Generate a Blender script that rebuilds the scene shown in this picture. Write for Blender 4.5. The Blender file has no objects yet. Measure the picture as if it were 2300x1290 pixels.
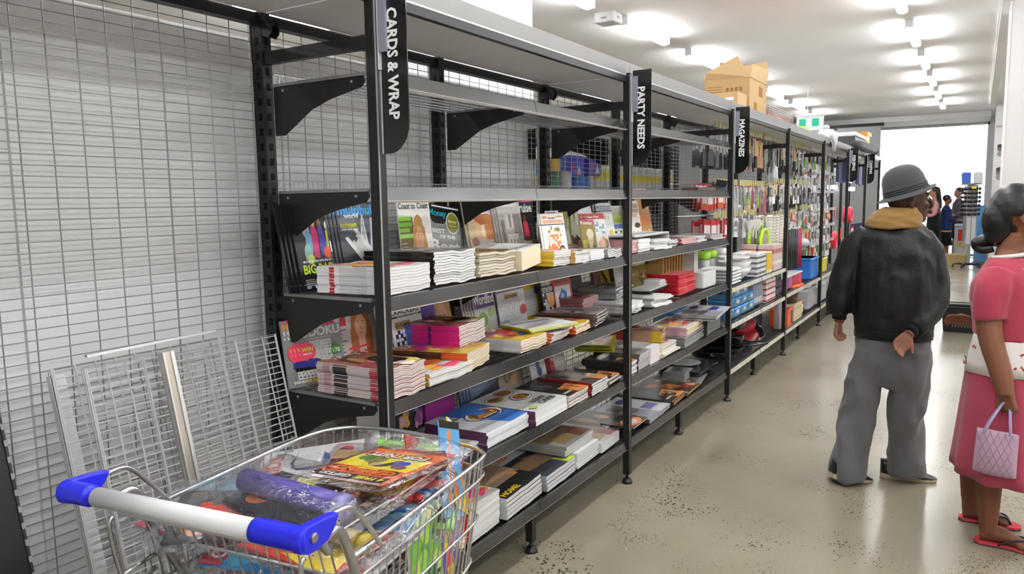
import bpy, math, random
from mathutils import Vector, Matrix, noise
R = math.radians; PI = math.pi
rnd = random.Random(7)
sc = bpy.context.scene
col = sc.collection
# ------------------------------------------------------------------ camera
cd = bpy.data.cameras.new('camera'); cam = bpy.data.objects.new('camera', cd); col.objects.link(cam)
cd.sensor_width = 36.0; cd.lens = 36.0 * 1684.9 / 2300.0; cd.clip_start = .05; cd.clip_end = 200
yaw, pit, rol = .555632, .113633, .0160685
F = Vector((math.cos(yaw)*math.cos(pit), math.sin(yaw)*math.cos(pit), -math.sin(pit)))
rt = Vector((math.sin(yaw), -math.cos(yaw), 0)); up = rt.cross(F)
r2 = rt*math.cos(rol) - up*math.sin(rol); u2 = rt*math.sin(rol) + up*math.cos(rol)
cam.matrix_world = Matrix(((r2.x, u2.x, -F.x, -1.7706), (r2.y, u2.y, -F.y, -1.5772), (r2.z, u2.z, -F.z, 1.55), (0, 0, 0, 1)))
sc.camera = cam
# ------------------------------------------------------------------ world, exposure
w = bpy.data.worlds.new('overcast_sky'); sc.world = w; w.use_nodes = True
bg = w.node_tree.nodes['Background']; bg.inputs[0].default_value = (.93, .97, 1, 1); bg.inputs[1].default_value = 2.6
sc.view_settings.view_transform = 'Standard'; sc.view_settings.look = 'None'
sc.view_settings.gamma = 1; sc.view_settings.use_curve_mapping = False; sc.view_settings.exposure = .72
LAMP = 30.0
# ------------------------------------------------------------------ colours, materials
def lin(c):
    return c/12.92 if c <= .04045 else ((c+.055)/1.055)**2.4
_hc = {}
def hx(s):
    if not isinstance(s, str): return s
    if s not in _hc:
        t = s.lstrip('#')
        if len(t) == 3: t = ''.join(ch*2 for ch in t)
        _hc[s] = tuple(lin(int(t[i:i+2], 16)/255) for i in (0, 2, 4)) + (1.0,)
    return _hc[s]
def newmat(name):
    m = bpy.data.materials.new(name); m.use_nodes = True
    return m, m.node_tree, m.node_tree.nodes['Principled BSDF']
def bump(nt, b, scale, strength, dist=.002, detail=3):
    tc = nt.nodes.new('ShaderNodeTexCoord'); n = nt.nodes.new('ShaderNodeTexNoise'); bp = nt.nodes.new('ShaderNodeBump')
    n.inputs['Scale'].default_value = scale; n.inputs['Detail'].default_value = detail
    bp.inputs['Strength'].default_value = strength; bp.inputs['Distance'].default_value = dist
    nt.links.new(tc.outputs['Object'], n.inputs['Vector']); nt.links.new(n.outputs[0], bp.inputs['Height']); nt.links.new(bp.outputs[0], b.inputs['Normal'])
    return n
FIN = {}
def finish(name, rough, metal=0, spec=.5, bscale=0, bstr=0, coat=0, sss=0, trans=0, alpha=1, sheen=0, dist=.002):
    m, nt, b = newmat(name)
    at = nt.nodes.new('ShaderNodeAttribute'); at.attribute_name = 'Col'
    nt.links.new(at.outputs['Color'], b.inputs['Base Color'])
    b.inputs['Roughness'].default_value = rough; b.inputs['Metallic'].default_value = metal
    b.inputs['Specular IOR Level'].default_value = spec; b.inputs['Coat Weight'].default_value = coat
    b.inputs['Alpha'].default_value = alpha; b.inputs['Sheen Weight'].default_value = sheen
    if sss:
        b.inputs['Subsurface Weight'].default_value = sss; b.inputs['Subsurface Radius'].default_value = (.02, .008, .004); b.inputs['Subsurface Scale'].default_value = .5
    if trans: b.inputs['Transmission Weight'].default_value = trans
    if bscale: bump(nt, b, bscale, bstr, dist)
    FIN[name] = m
finish('paper', .5, spec=.35)
finish('coated_print', .3, spec=.45)
finish('powder_coat', .42, spec=.4, bscale=300, bstr=.15, dist=.0005)
finish('plastic', .33)
finish('matt', .75, spec=.3)
finish('wire', .28, metal=1)
finish('steel', .33, metal=1, bscale=60, bstr=.05)
finish('lip', .2, metal=.85, bscale=25, bstr=.04)
finish('fascia', .36, metal=.55)
finish('zinc', .3, metal=.45, spec=.6)
finish('cloth', .95, spec=.15, bscale=420, bstr=.5, sheen=.2, dist=.001)
finish('jacket', .5, spec=.35, bscale=70, bstr=.5, dist=.004)
finish('skin', .5, spec=.4, sss=.05, bscale=120, bstr=.15)
finish('hair', .38, spec=.5, bscale=160, bstr=.5)
finish('card', .8, spec=.2, bscale=90, bstr=.1)
finish('wall_paint', .85, spec=.2)
finish('tub', .25, trans=.35, alpha=.85)
finish('acrylic', .12, spec=.6)
def filmmat():
    m, nt, b = newmat('clear_film'); n = nt.nodes; out = n['Material Output']
    gl = n.new('ShaderNodeBsdfGlossy'); gl.inputs['Roughness'].default_value = .09; gl.inputs['Color'].default_value = (.95, .95, .95, 1)
    tr = n.new('ShaderNodeBsdfTransparent'); tr.inputs['Color'].default_value = (.95, .95, .96, 1)
    lw = n.new('ShaderNodeLayerWeight'); lw.inputs['Blend'].default_value = .22
    mp = n.new('ShaderNodeMapRange'); mp.inputs['To Min'].default_value = .07; mp.inputs['To Max'].default_value = .55
    mx = n.new('ShaderNodeMixShader'); L = nt.links.new
    tc = n.new('ShaderNodeTexCoord'); ns = n.new('ShaderNodeTexNoise'); ns.inputs['Scale'].default_value = 22; ns.inputs['Detail'].default_value = 4; ns.inputs['Distortion'].default_value = 1.5
    bp = n.new('ShaderNodeBump'); bp.inputs['Strength'].default_value = .8; bp.inputs['Distance'].default_value = .012
    L(tc.outputs['Object'], ns.inputs['Vector']); L(ns.outputs[0], bp.inputs['Height']); L(bp.outputs[0], gl.inputs['Normal'])
    L(lw.outputs['Facing'], mp.inputs['Value']); L(mp.outputs[0], mx.inputs[0]); L(tr.outputs[0], mx.inputs[1]); L(gl.outputs[0], mx.inputs[2]); L(mx.outputs[0], out.inputs[0])
    FIN['film'] = m
filmmat()
def glassmat():
    m, nt, b = newmat('window_glass'); n = nt.nodes; L = nt.links.new
    gl = n.new('ShaderNodeBsdfGlossy'); gl.inputs['Roughness'].default_value = .02
    tr = n.new('ShaderNodeBsdfTransparent'); mx = n.new('ShaderNodeMixShader'); fr = n.new('ShaderNodeFresnel')
    L(fr.outputs[0], mx.inputs[0]); L(tr.outputs[0], mx.inputs[1]); L(gl.outputs[0], mx.inputs[2]); L(mx.outputs[0], n['Material Output'].inputs[0])
    FIN['glass'] = m
glassmat()
def emis(name, c, s):
    m, nt, b = newmat(name)
    b.inputs['Base Color'].default_value = c if 'exit' in name else (.9, .9, .9, 1); b.inputs['Emission Color'].default_value = c; b.inputs['Emission Strength'].default_value = s
    FIN[name] = m
emis('lamp_diffuser', (.965, .98, 1, 1), LAMP)
emis('exit_green', (.0, .30, .16, 1), .5); emis('exit_white', (.85, 1, .95, 1), .5); emis('tube_light', (.9, .95, 1, 1), 14)
def floormat():
    m, nt, b = newmat('polished_concrete'); n = nt.nodes; L = nt.links.new
    tc = n.new('ShaderNodeTexCoord')
    big = n.new('ShaderNodeTexNoise'); big.inputs['Scale'].default_value = .9; big.inputs['Detail'].default_value = 6
    cr = n.new('ShaderNodeValToRGB'); cr.color_ramp.elements[0].position = .3; cr.color_ramp.elements[1].position = .72
    cr.color_ramp.elements[0].color = hx('#837b69'); cr.color_ramp.elements[1].color = hx('#978f7c')
    fine = n.new('ShaderNodeTexNoise'); fine.inputs['Scale'].default_value = 160; fine.inputs['Detail'].default_value = 2
    L(tc.outputs['Object'], big.inputs['Vector']); L(tc.outputs['Object'], fine.inputs['Vector']); L(big.outputs[0], cr.inputs[0])
    def chips(scale, lo, hi, colr, prev, dens_scale, dlo, dhi):
        v = n.new('ShaderNodeTexVoronoi'); v.inputs['Scale'].default_value = scale
        mpg = n.new('ShaderNodeMapping'); mpg.inputs['Rotation'].default_value = (0, 0, scale); mpg.inputs['Scale'].default_value = (1, 1.6, 1)
        wn = n.new('ShaderNodeTexNoise'); wn.inputs['Scale'].default_value = scale*1.3
        ad = n.new('ShaderNodeMixRGB'); ad.blend_type = 'LINEAR_LIGHT'; ad.inputs[0].default_value = .012*40/scale
        L(tc.outputs['Object'], mpg.inputs[0]); L(mpg.outputs[0], ad.inputs[1]); L(wn.outputs['Color'], ad.inputs[2]); L(ad.outputs[0], v.inputs['Vector'])
        d = n.new('ShaderNodeTexNoise'); d.inputs['Scale'].default_value = dens_scale; d.inputs['Detail'].default_value = 4; L(tc.outputs['Object'], d.inputs['Vector'])
        sep = n.new('ShaderNodeSeparateColor'); L(v.outputs['Color'], sep.inputs[0])
        # chip radius depends on a random per cell and on local density
        mr = n.new('ShaderNodeMapRange'); mr.inputs['From Min'].default_value = dlo; mr.inputs['From Max'].default_value = dhi; mr.inputs['To Min'].default_value = -.25; mr.inputs['To Max'].default_value = .45
        L(d.outputs[0], mr.inputs[0])
        mu = n.new('ShaderNodeMath'); mu.operation = 'MULTIPLY'; L(mr.outputs[0], mu.inputs[0]); L(sep.outputs[0], mu.inputs[1])
        lt = n.new('ShaderNodeMath'); lt.operation = 'LESS_THAN'; L(v.outputs['Distance'], lt.inputs[0]); L(mu.outputs[0], lt.inputs[1])
        mx = n.new('ShaderNodeMixRGB'); mx.inputs[2].default_value = colr; L(lt.outputs[0], mx.inputs[0]); L(prev, mx.inputs[1])
        return mx.outputs[0]
    mf = n.new('ShaderNodeMixRGB'); mf.blend_type = 'OVERLAY'; mf.inputs[0].default_value = .25; L(cr.outputs[0], mf.inputs[1]); L(fine.outputs['Color'], mf.inputs[2])
    o = chips(46, 0, 0, hx('#33332f'), mf.outputs[0], 1.6, .38, .66)
    o = chips(31, 0, 0, hx('#cfc8b4'), o, 2.3, .47, .8)
    o = chips(75, 0, 0, hx('#45453e'), o, 2.1, .38, .68)
    L(o, b.inputs['Base Color'])
    rr = n.new('ShaderNodeMapRange'); rr.inputs['To Min'].default_value = .16; rr.inputs['To Max'].default_value = .3; L(big.outputs[0], rr.inputs[0]); L(rr.outputs[0], b.inputs['Roughness'])
    b.inputs['Specular IOR Level'].default_value = .5
    FIN['concrete'] = m
floormat()
# ------------------------------------------------------------------ mesh builder
class MB:
    def __init__(s): s.v = []; s.f = []; s.c = []; s.fi = []; s.cur = 0; s.fins = []
    def fin(s, name):
        if name not in s.fins: s.fins.append(name)
        s.cur = s.fins.index(name); return s
    def add(s, vs, fs, c, M=None):
        o = len(s.v)
        s.v.extend([tuple(M @ Vector(v)) for v in vs] if M is not None else [tuple(v) for v in vs])
        for f in fs: s.f.append(tuple(i+o for i in f))
        s.c.extend([hx(c)]*len(fs)); s.fi.extend([s.cur]*len(fs)); return s
    def box(s, x0, x1, y0, y1, z0, z1, c, M=None):
        v = [(x0,y0,z0),(x1,y0,z0),(x1,y1,z0),(x0,y1,z0),(x0,y0,z1),(x1,y0,z1),(x1,y1,z1),(x0,y1,z1)]
        return s.add(v, [(0,3,2,1),(4,5,6,7),(0,1,5,4),(1,2,6,5),(2,3,7,6),(3,0,4,7)], c, M)
    def rbox(s, x0, x1, y0, y1, z0, z1, r, c, M=None, n=3):      # rounded in plan, chamfered top/bottom
        pts = []
        for cx, cy, a0 in ((x1-r,y1-r,0),(x0+r,y1-r,90),(x0+r,y0+r,180),(x1-r,y0+r,270)):
            for i in range(n+1):
                a = R(a0+90*i/n); pts.append((cx+r*math.cos(a), cy+r*math.sin(a)))
        mx, my = (x0+x1)/2, (y0+y1)/2; b = min(r*.5, (z1-z0)*.25)
        def sh(d): return [(mx+(x-mx)*(1-2*d/max(x1-x0,1e-6)), my+(y-my)*(1-2*d/max(y1-y0,1e-6))) for x, y in pts]
        rings = [[(x,y,z0) for x,y in sh(b)], [(x,y,z0+b) for x,y in pts], [(x,y,z1-b) for x,y in pts], [(x,y,z1) for x,y in sh(b)]]
        return s.loft(rings, c, M=M)
    def loft(s, rings, c, closed=True, caps=True, M=None):
        n = len(rings[0]); vs = [p for r in rings for p in r]; fs = []
        for k in range(len(rings)-1):
            for i in range(n if closed else n-1):
                j = (i+1) % n; fs.append((k*n+i, k*n+j, (k+1)*n+j, (k+1)*n+i))
        if caps and closed:
            fs.append(tuple(range(n-1, -1, -1))); fs.append(tuple((len(rings)-1)*n+i for i in range(n)))
        return s.add(vs, fs, c, M)
    def tube(s, pts, r, c, n=6, M=None, loop=False, caps=True):
        P = [Vector(p) for p in pts]; m = len(P); rs = r if isinstance(r, (list, tuple)) else [r]*m
        rings = []; t0 = None; nrm = None
        for i in range(m):
            if loop: t = (P[(i+1) % m]-P[i-1])
            else: t = (P[min(i+1, m-1)]-P[max(i-1, 0)])
            if t.length < 1e-9: t = Vector((0,0,1))
            t.normalize()
            if nrm is None:
                a = Vector((0,0,1)) if abs(t.z) < .9 else Vector((1,0,0)); nrm = t.cross(a).normalized()
            else:
                nrm = (nrm - t*nrm.dot(t))
                nrm = nrm.normalized() if nrm.length > 1e-6 else t.orthogonal().normalized()
            b = t.cross(nrm)
            ph = PI/n
            rings.append([tuple(P[i] + (nrm*math.cos(2*PI*k/n+ph)+b*math.sin(2*PI*k/n+ph))*rs[i]) for k in range(n)])
        if loop: rings.append(rings[0])
        return s.loft(rings, c, caps=caps and not loop, M=M)
    def lathe(s, prof, c, n=16, M=None, caps=True):
        rings = [[(r*math.cos(2*PI*k/n), r*math.sin(2*PI*k/n), z) for k in range(n)] for r, z in prof]
        return s.loft(rings, c, caps=caps, M=M)
    def prism(s, poly, d0, d1, c, M=None):      # poly in xy, depth along z
        n = len(poly); vs = [(x,y,d0) for x,y in poly]+[(x,y,d1) for x,y in poly]
        fs = [tuple(range(n-1,-1,-1)), tuple(range(n, 2*n))]+[(i,(i+1)%n,n+(i+1)%n,n+i) for i in range(n)]
        return s.add(vs, fs, c, M)
    def poly(s, pts, c, M=None): return s.add(pts, [tuple(range(len(pts)))], c, M)
    def ell(s, cx, cy, rx, ry, z, c, n=14, M=None):
        return s.poly([(cx+rx*math.cos(2*PI*k/n), cy+ry*math.sin(2*PI*k/n), z) for k in range(n)], c, M)
    def ball(s, c0, r, c, n=12, m=8, M=None):
        rx, ry, rz = r if isinstance(r, (tuple, list)) else (r, r, r)
        rings = []
        for i in range(m+1):
            a = -PI/2+PI*i/m; q = max(math.cos(a), .02)
            rings.append([(c0[0]+rx*q*math.cos(2*PI*k/n), c0[1]+ry*q*math.sin(2*PI*k/n), c0[2]+rz*math.sin(a)) for k in range(n)])
        return s.loft(rings, c, M=M)
    def text(s, t, x, y, z, c, h=None, w=None, bold=.0, M=None, anchor='l'):
        vs, fs, W, H = textmesh(t, bold)
        sy = h/H if h else None; sx = w/W if w else None
        if sy is None: sy = sx
        if sx is None: sx = sy
        ox = {'l':0, 'c':-W*sx/2, 'r':-W*sx}[anchor]
        return s.add([(x+ox+vx*sx, y+vy*sy, z) for vx, vy in vs], fs, c, M)
    def build(s, name, fin='plastic', parent=None, smooth=False, loc=None, link=True):
        me = bpy.data.meshes.new(name); me.from_pydata(s.v, [], s.f)
        ca = me.color_attributes.new('Col', 'FLOAT_COLOR', 'CORNER')
        buf = []
        for c, f in zip(s.c, s.f): buf.extend(c*len(f))
        ca.data.foreach_set('color', buf)
        if s.fins:
            for fn in s.fins: me.materials.append(FIN[fn])
            me.polygons.foreach_set('material_index', s.fi)
        else: me.materials.append(FIN[fin])
        if smooth: me.polygons.foreach_set('use_smooth', [True]*len(me.polygons))
        me.update()
        o = bpy.data.objects.new(name, me)
        if link: col.objects.link(o)
        if parent is not None: o.parent = parent
        if loc is not None: o.location = loc
        return o
_tc = {}
def textmesh(t, bold=0.0):
    k = (t, bold)
    if k in _tc: return _tc[k]
    cu = bpy.data.curves.new('lettering', 'FONT'); cu.body = t; cu.size = 1; cu.resolution_u = 2; cu.offset = bold; cu.fill_mode = 'BOTH'
    o = bpy.data.objects.new('lettering', cu); col.objects.link(o)
    bpy.context.view_layer.update()
    me = bpy.data.meshes.new_from_object(o.evaluated_get(bpy.context.evaluated_depsgraph_get()))
    vs = [(v.co.x, v.co.y) for v in me.vertices]; fs = [tuple(p.vertices) for p in me.polygons]
    bpy.data.objects.remove(o); bpy.data.curves.remove(cu); bpy.data.meshes.remove(me)
    if not vs: _tc[k] = ([], [], 1, 1); return _tc[k]
    x0 = min(v[0] for v in vs); y0 = min(v[1] for v in vs); x1 = max(v[0] for v in vs); y1 = max(v[1] for v in vs)
    _tc[k] = ([(a-x0, b-y0) for a, b in vs], fs, x1-x0, y1-y0)
    return _tc[k]
ORD = ['first','second','third','fourth','fifth','sixth','seventh','eighth','ninth','tenth','eleventh','twelfth','thirteenth','fourteenth','fifteenth','sixteenth','seventeenth','eighteenth','nineteenth','twentieth']
def tag(o, label=None, cat=None, group=None, kind=None):
    if label: o['label'] = label
    if cat: o['category'] = cat
    if group: o['group'] = group
    if kind: o['kind'] = kind
    return o
def thing(name, label, cat, loc=(0,0,0), rz=0, group=None):
    o = bpy.data.objects.new(name, None); o.empty_display_size = .05; col.objects.link(o)
    o.location = loc; o.rotation_euler = (0, 0, rz); return tag(o, label, cat, group)
def solo(mb, name, fin, label, cat, group=None, loc=(0,0,0), rot=(0,0,0), smooth=False):
    o = mb.build(name, fin, smooth=smooth); o.location = loc; o.rotation_euler = rot; return tag(o, label, cat, group)
def struct(mb, name, fin, smooth=False):
    return tag(mb.build(name, fin, smooth=smooth), kind='structure')
_kids = {}
def note(o): 
    return o
def dup(root, kids, loc, rot=None, label=None, group=None):
    c = root.copy(); col.objects.link(c); c.location = loc
    if rot is not None: c.rotation_euler = rot
    if label: c['label'] = label
    if group: c['group'] = group
    for k in kids:
        d = k[0].copy(); col.objects.link(d); d.parent = c
        for g in k[1]:
            e = g.copy(); col.objects.link(e); e.parent = d
    return c
def kidsof(root):
    return [(k, list(k.children)) for k in root.children]
BLK = '#1c1c1c'; GAL = '#a9a9a9'
# ------------------------------------------------------------------ room shell
struct(MB().box(-5, 20, -7, 8, -.1, 0, '#aaa'), 'floor', 'concrete')
m, nt, b = newmat('ceiling_paint'); b.inputs['Base Color'].default_value = hx('#f4f2f0'); b.inputs['Roughness'].default_value = .9; bump(nt, b, 3, .05)
FIN['ceiling'] = m
struct(MB().box(-5, 20, -7, 8, 3.4, 3.5, '#ddd'), 'ceiling', 'ceiling')
struct(MB().box(-5.1, -5, -7, 8, 0, 3.4, '#cfcfcf'), 'wall_near', 'wall_paint')
struct(MB().box(-5, 20, 7.9, 8, 0, 3.4, '#d6d6d6'), 'wall_left', 'wall_paint')
struct(MB().box(-5, 20, -7, -6.9, 0, 3.4, '#dcdad8'), 'wall_right', 'wall_paint')
g = MB(); g.box(20, 20.1, .80, 8, 0, 3.4, '#6a6a6a'); g.box(20, 20.1, -7, -1.72, 0, 3.4, '#e0e0e0'); g.box(20, 20.1, -1.72, .80, 3.28, 3.4, '#d8d8d8')
struct(g, 'wall_far', 'wall_paint')
g = MB()
for y in (-1.70, .78): g.box(20.02, 20.08, y-.02, y+.02, 0, 3.28, '#e8e8e8')
for z in (.04, 3.25): g.box(20.02, 20.08, -1.72, .80, z-.03, z+.03, '#d8d8d8')
win = struct(g, 'window_1', 'plastic')
for a, c2 in ((-1.68, -.45), (-.449, .76)):
    MB().box(20.045, 20.055, a, c2, .07, 3.22, '#fff').build('pane', 'glass', win)
struct(MB().box(20.1, 34, -9, 9, -.12, -.02, '#c9c7c0'), 'floor_outside', 'matt')
# bulkhead across the far end, cornice trim and side columns
struct(MB().box(18.4, 20, -1.72, 8, 3.28, 3.4, '#f0eeec'), 'trim_1', 'wall_paint')
g = MB(); g.box(5.6, 17.4, -1.78, -1.68, 3.36, 3.4, '#efeeec'); g.box(5.6, 17.4, -1.72, -1.66, 3.38, 3.4, '#f4f3f1')
struct(g, 'trim_2', 'wall_paint')
struct(MB().box(7.6, 13.1, -3.2, -1.86, 3.22, 3.4, '#b5b3b2'), 'trim_3', 'wall_paint')
g = MB(); g.box(7.0, 7.6, -2.6, -1.75, 0, 3.4, '#d7d3d2'); g.box(6.99, 7.0, -2.6, -1.752, 0, .1, '#c8c4c2'); g.box(6.992, 7.0, -1.76, -1.748, 0, 3.4, '#efefef')
struct(g, 'wall_column_right', 'wall_paint')
struct(MB().box(17.2, 18.2, -2.6, -1.80, 0, 3.4, '#dcdcdc'), 'wall_column_far', 'wall_paint')
struct(MB().box(3.3, 4.42, 2.0, 2.7, 0, 3.4, '#f6f6f6'), 'wall_column_left', 'wall_paint')
g = MB(); g.box(17.0, 17.1, .36, 5, 0, 3.1, '#868686'); g.box(16.97, 17.13, .3, 5, 3.1, 3.16, '#2b2b2b'); g.box(16.98, 17.0, 1.28, 1.31, 2.3, 3.1, '#2b2b2b')
o = struct(g, 'wall_partition_far', 'wall_paint')
# ------------------------------------------------------------------ ceiling lights
def light(x, y, lab, grp):
    t = thing('batten_light', lab, 'ceiling light', (x, y, 3.4), 0, grp)
    g = MB(); g.box(-.56, .56, -.03, .03, -.035, 0, '#eee'); g.build('housing', 'plastic', t)
    g = MB(); g.rbox(-.58, .58, -.045, .045, -.095, -.035, .03, '#fff'); g.build('diffuser', 'lamp_diffuser', t)
    for s in (-1, 1): g = MB(); g.box(s*.6-.02, s*.6+.02, -.04, .04, -.085, 0, '#ddd'); g.build('end_cap', 'plastic', t)
    return t
T0 = light(1, -.86, 'white ceiling batten light over the aisle, first ones from the camera', 'battens over the aisle')
K0 = kidsof(T0)
ordn = ['first', 'second', 'third', 'fourth', 'fifth', 'sixth', 'seventh', 'eighth', 'ninth']
for i in range(-2, 8):
    x = 8.05+1.945*(i-3)
    if x > 17: continue
    vis = x > 4.5
    lb = ('white batten light over the aisle, %s in line from the top edge' % ordn[i-1 if i > 1 else 0]) if vis else 'white batten light over the aisle out of view'
    if i == -2: T0.location.x = x; T0['label'] = lb
    else: dup(T0, K0, (x, -.86, 3.4), label=lb)
T0['label'] = 'white batten light over the aisle out of view'
for i in range(-2, 8):
    x = 6.16+1.99*(i-2)
    lb = ('white batten light beyond the shelving, %s from the left in view' % ordn[i-1]) if x > 3.5 else 'white batten light behind the shelving out of view'
    dup(T0, K0, (x, 1.575, 3.4), label=lb, group='battens beyond the shelving')
for y in (4.4, -2.9, -5.1):  # unseen side rows, added as fill light for the shelving and room
    for i in range(9 if y < 0 else 6):
        dup(T0, K0, (-3.6+(2.2 if y < 0 else 3.6)*i, y, 3.4), label='white batten light added as fill in a side row out of view', group='added fill battens in the side rows')
g = MB(); g.rbox(-.11, .11, -.11, .11, -.1, 0, .02, '#e8e8e8'); g.box(-.03, .03, -.115, -.11, -.06, -.04, '#bbb')
g.box(-.112, -.11, -.03, .03, -.07, -.05, '#aaa')
solo(g, 'alarm_box', 'plastic', 'small white square box on the ceiling beside the batten lights', 'alarm', loc=(5.35, 1.66, 3.4))
t = thing('exit_sign', 'green and white exit sign hanging under the far ceiling', 'exit sign', (12, .98, 2.80))
MB().box(-.02, .02, -.26, .17, -.13, .11, '#e4e4e4').build('sign_box', 'plastic', t)
MB().box(-.035, .035, -.28, .19, .11, .14, '#d8d8d8').build('housing', 'plastic', t)
MB().tube([(0, 0, .14), (0, 0, .6)], .006, '#ccc').build('hanger', 'plastic', t)
g = MB(); g.box(-.024, -.02, -.19, -.08, -.06, .07, '#fff'); g.box(-.024, -.02, .02, .13, -.06, .07, '#fff'); g.build('green_panel', 'exit_green', t)
g = MB(); g.ball((-.026, -.03, .045), (.004, .013, .013), '#fff'); g.prism([(-.06,-.05),(-.045,-.05),(-.035,-.01),(-.02,-.045),(-.005,-.045),(-.02,.03),(-.05,.03)], .02, .026, '#fff', Matrix(((0,0,-1,0),(1,0,0,0),(0,1,0,0),(0,0,0,1))))
g.build('running_figure', 'exit_white', t)
# ------------------------------------------------------------------ shelving run
SP = 1.94; HB = .97; D = .505
LV = [1.955, 1.60, 1.25, .912, .58, .235]
def wiremesh(x0, x1, z0, z1, y, gx=.0805, gz=.0285, r=.0017):
    g = MB(); x = x0
    n = max(2, round((x1-x0)/gx)); 
    for i in range(n+1):
        xx = x0+(x1-x0)*i/n; g.tube([(xx, y, z0), (xx, y, z1)], r*1.15, '#8d8d8d', 5)
    n = round((z1-z0)/gz)
    for i in range(n+1):
        zz = z0+(z1-z0)*i/n; g.tube([(x0, y-.0035, zz), (x1, y-.0035, zz)], r, '#8d8d8d', 5)
    return g
BRP = [(.455,0),(.05,0),(.045,-.02),(.06,-.038),(.10,-.045),(.20,-.065),(.28,-.09),(.34,-.125),(.41,-.165),(.455,-.165)]
MYZ = Matrix(((0,0,1,0),(1,0,0,0),(0,1,0,0),(0,0,0,1)))      # prism xy -> world yz, depth -> x
def bracket_mesh(side=1):
    g = MB(); P = BRP if side == 1 else [(1.01-a, b2) for a, b2 in BRP]
    if side != 1: P = P[::-1]
    g.prism(P, -.002, .002, '#1b1b1b', MYZ)
    y0, y1 = (.05, .45) if side == 1 else (.56, .96)
    g.box(-.006, .006, y0, y1, -.004, .006, '#7d7d7d')
    for yy in ((.10, .41) if side == 1 else (.91, .60)): g.box(-.0035, .0035, yy-.004, yy+.004, -.022, -.014, '#999')
    return g
def shelf_meshes():
    L = HB-.012
    deck = MB(); y = .015
    nx = int(L/.0215)
    for i in range(nx+1):
        x = .006+L*i/nx; deck.tube([(x, .012, -.004), (x, .45, -.004), (x, .452, .03)], .0014, '#9a9a9a', 4)
    for i in range(9):
        yy = .03+.42*i/8; deck.tube([(.004, yy, -.008), (HB-.004, yy, -.008)], .0022, '#8a8a8a', 4)
    deck.tube([(.004, .452, .03), (HB-.004, .452, .03)], .002, '#9a9a9a', 4)
    lip = MB(); lip.prism([(0,.002),(.012,.004),(.012,-.003),(.004,-.005),(-.004,-.036),(.006,-.044),(.005,-.047),(-.008,-.041)], .002, HB-.002, '#626262', MYZ)
    strip = MB(); strip.prism([(-.006,-.040),(.004,-.046),(.004,-.048),(-.007,-.043)], .002, HB-.002, '#e8e8e8', MYZ)  # pale colour paints the light caught by the lip's lower return edge
    return deck, lip, strip
proto_parts = {}
def P_(key, fn):
    if key not in proto_parts: proto_parts[key] = fn()
    return proto_parts[key]
def cp(o, parent, loc=(0,0,0), rot=None):
    c = o.copy(); col.objects.link(c); c.parent = parent; c.location = loc
    if rot: c.rotation_euler = rot
    return c
def once(key, make):
    o, used = proto_parts.get(key, (None, False))
    if o is None:
        o = make(); proto_parts[key] = (o, True); return o, True
    return o, False
def putp(key, make, parent, loc=(0,0,0), subs=None):
    """first use: keep the made object; later: copy it (with sub-parts)"""
    if key not in proto_parts:
        o = make(); proto_parts[key] = o; o.parent = parent; o.location = loc
        return o
    src = proto_parts[key]; c = src.copy(); col.objects.link(c); c.parent = parent; c.location = loc
    for k in src.children:
        d = k.copy(); col.objects.link(d); d.parent = c
    return c
def mk_shelf():
    d, l, s = shelf_meshes(); o = d.build('wire_shelf', 'wire'); l.build('front_lip', 'lip', o); s.build('lip_edge_glint', 'plastic', o)
    return o
def mk_tagshelf():
    d, l, s = shelf_meshes(); o = d.build('wire_shelf', 'wire')
    l.build('front_lip', 'lip', o)
    g = MB(); x = .05
    g.prism([(-.009,-.004),(-.007,-.004),(-.013,-.036),(-.015,-.036)], .01, HB-.01, '#c4c4c2', MYZ)
    while x < HB-.06:
        g.prism([(-.011,-.006),(-.009,-.006),(-.015,-.034),(-.017,-.034)], x, x+.035, '#c9c070' if rnd.random() < .4 else '#bdbdb8', MYZ); x += .075+rnd.random()*.12
    g.build('price_strip', 'plastic', o); s.build('lip_edge_glint', 'plastic', o)
    return o
def mk_post():
    g = MB(); g.rbox(-.019, .019, -.019, .019, .05, 2.2, .004, BLK, n=2); g.box(-.0192, -.0125, -.0205, -.0192, .3, 2.19, '#8c8c8c')  # grey strip paints the brighter, lit look of the aisle-side face
    o = g.build('front_post', 'powder_coat')
    g = MB(); g.lathe([(.005,.055),(.008,.05),(.009,.03),(.02,.026),(.03,.012),(.031,0)], '#141414', 14); g.build('levelling_foot', 'plastic', o)
    return o
def mk_upright():
    g = MB(); g.box(-.02, .02, D-.03, D+.03, .02, 2.19, '#1f1f1f'); g.box(-.026, -.0205, D+.02, D+.028, .05, 2.19, '#b9b9b9'); g.box(.0205, .024, D+.02, D+.026, .05, 2.19, '#9c9c9c')
    o = g.build('rear_upright', 'powder_coat')
    g = MB(); z = .25
    while z < 2.1:
        for xx in (-.0212,):
            g.box(xx, xx+.002, D-.016, D-.002, z-.010, z+.010, '#050505'); g.box(xx, xx+.002, D-.019, D+.001, z-.012, z-.006, '#050505'); g.box(xx, xx+.002, D-.019, D+.001, z+.006, z+.012, '#050505')
        g.box(-.008, .008, D-.0312, D-.03, z-.012, z+.012, '#050505')
        z += .0285*1.75
    tag(g.build('slot', 'matt', o), kind='stuff')
    return o
def mk_arm():
    g = MB(); g.box(-.013, .013, .0, D-.03, 2.018, 2.058, '#212121'); g.box(-.0135, .0135, .0, .004, 2.01, 2.066, '#2a2a2a')
    return g.build('cross_arm', 'powder_coat')
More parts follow.
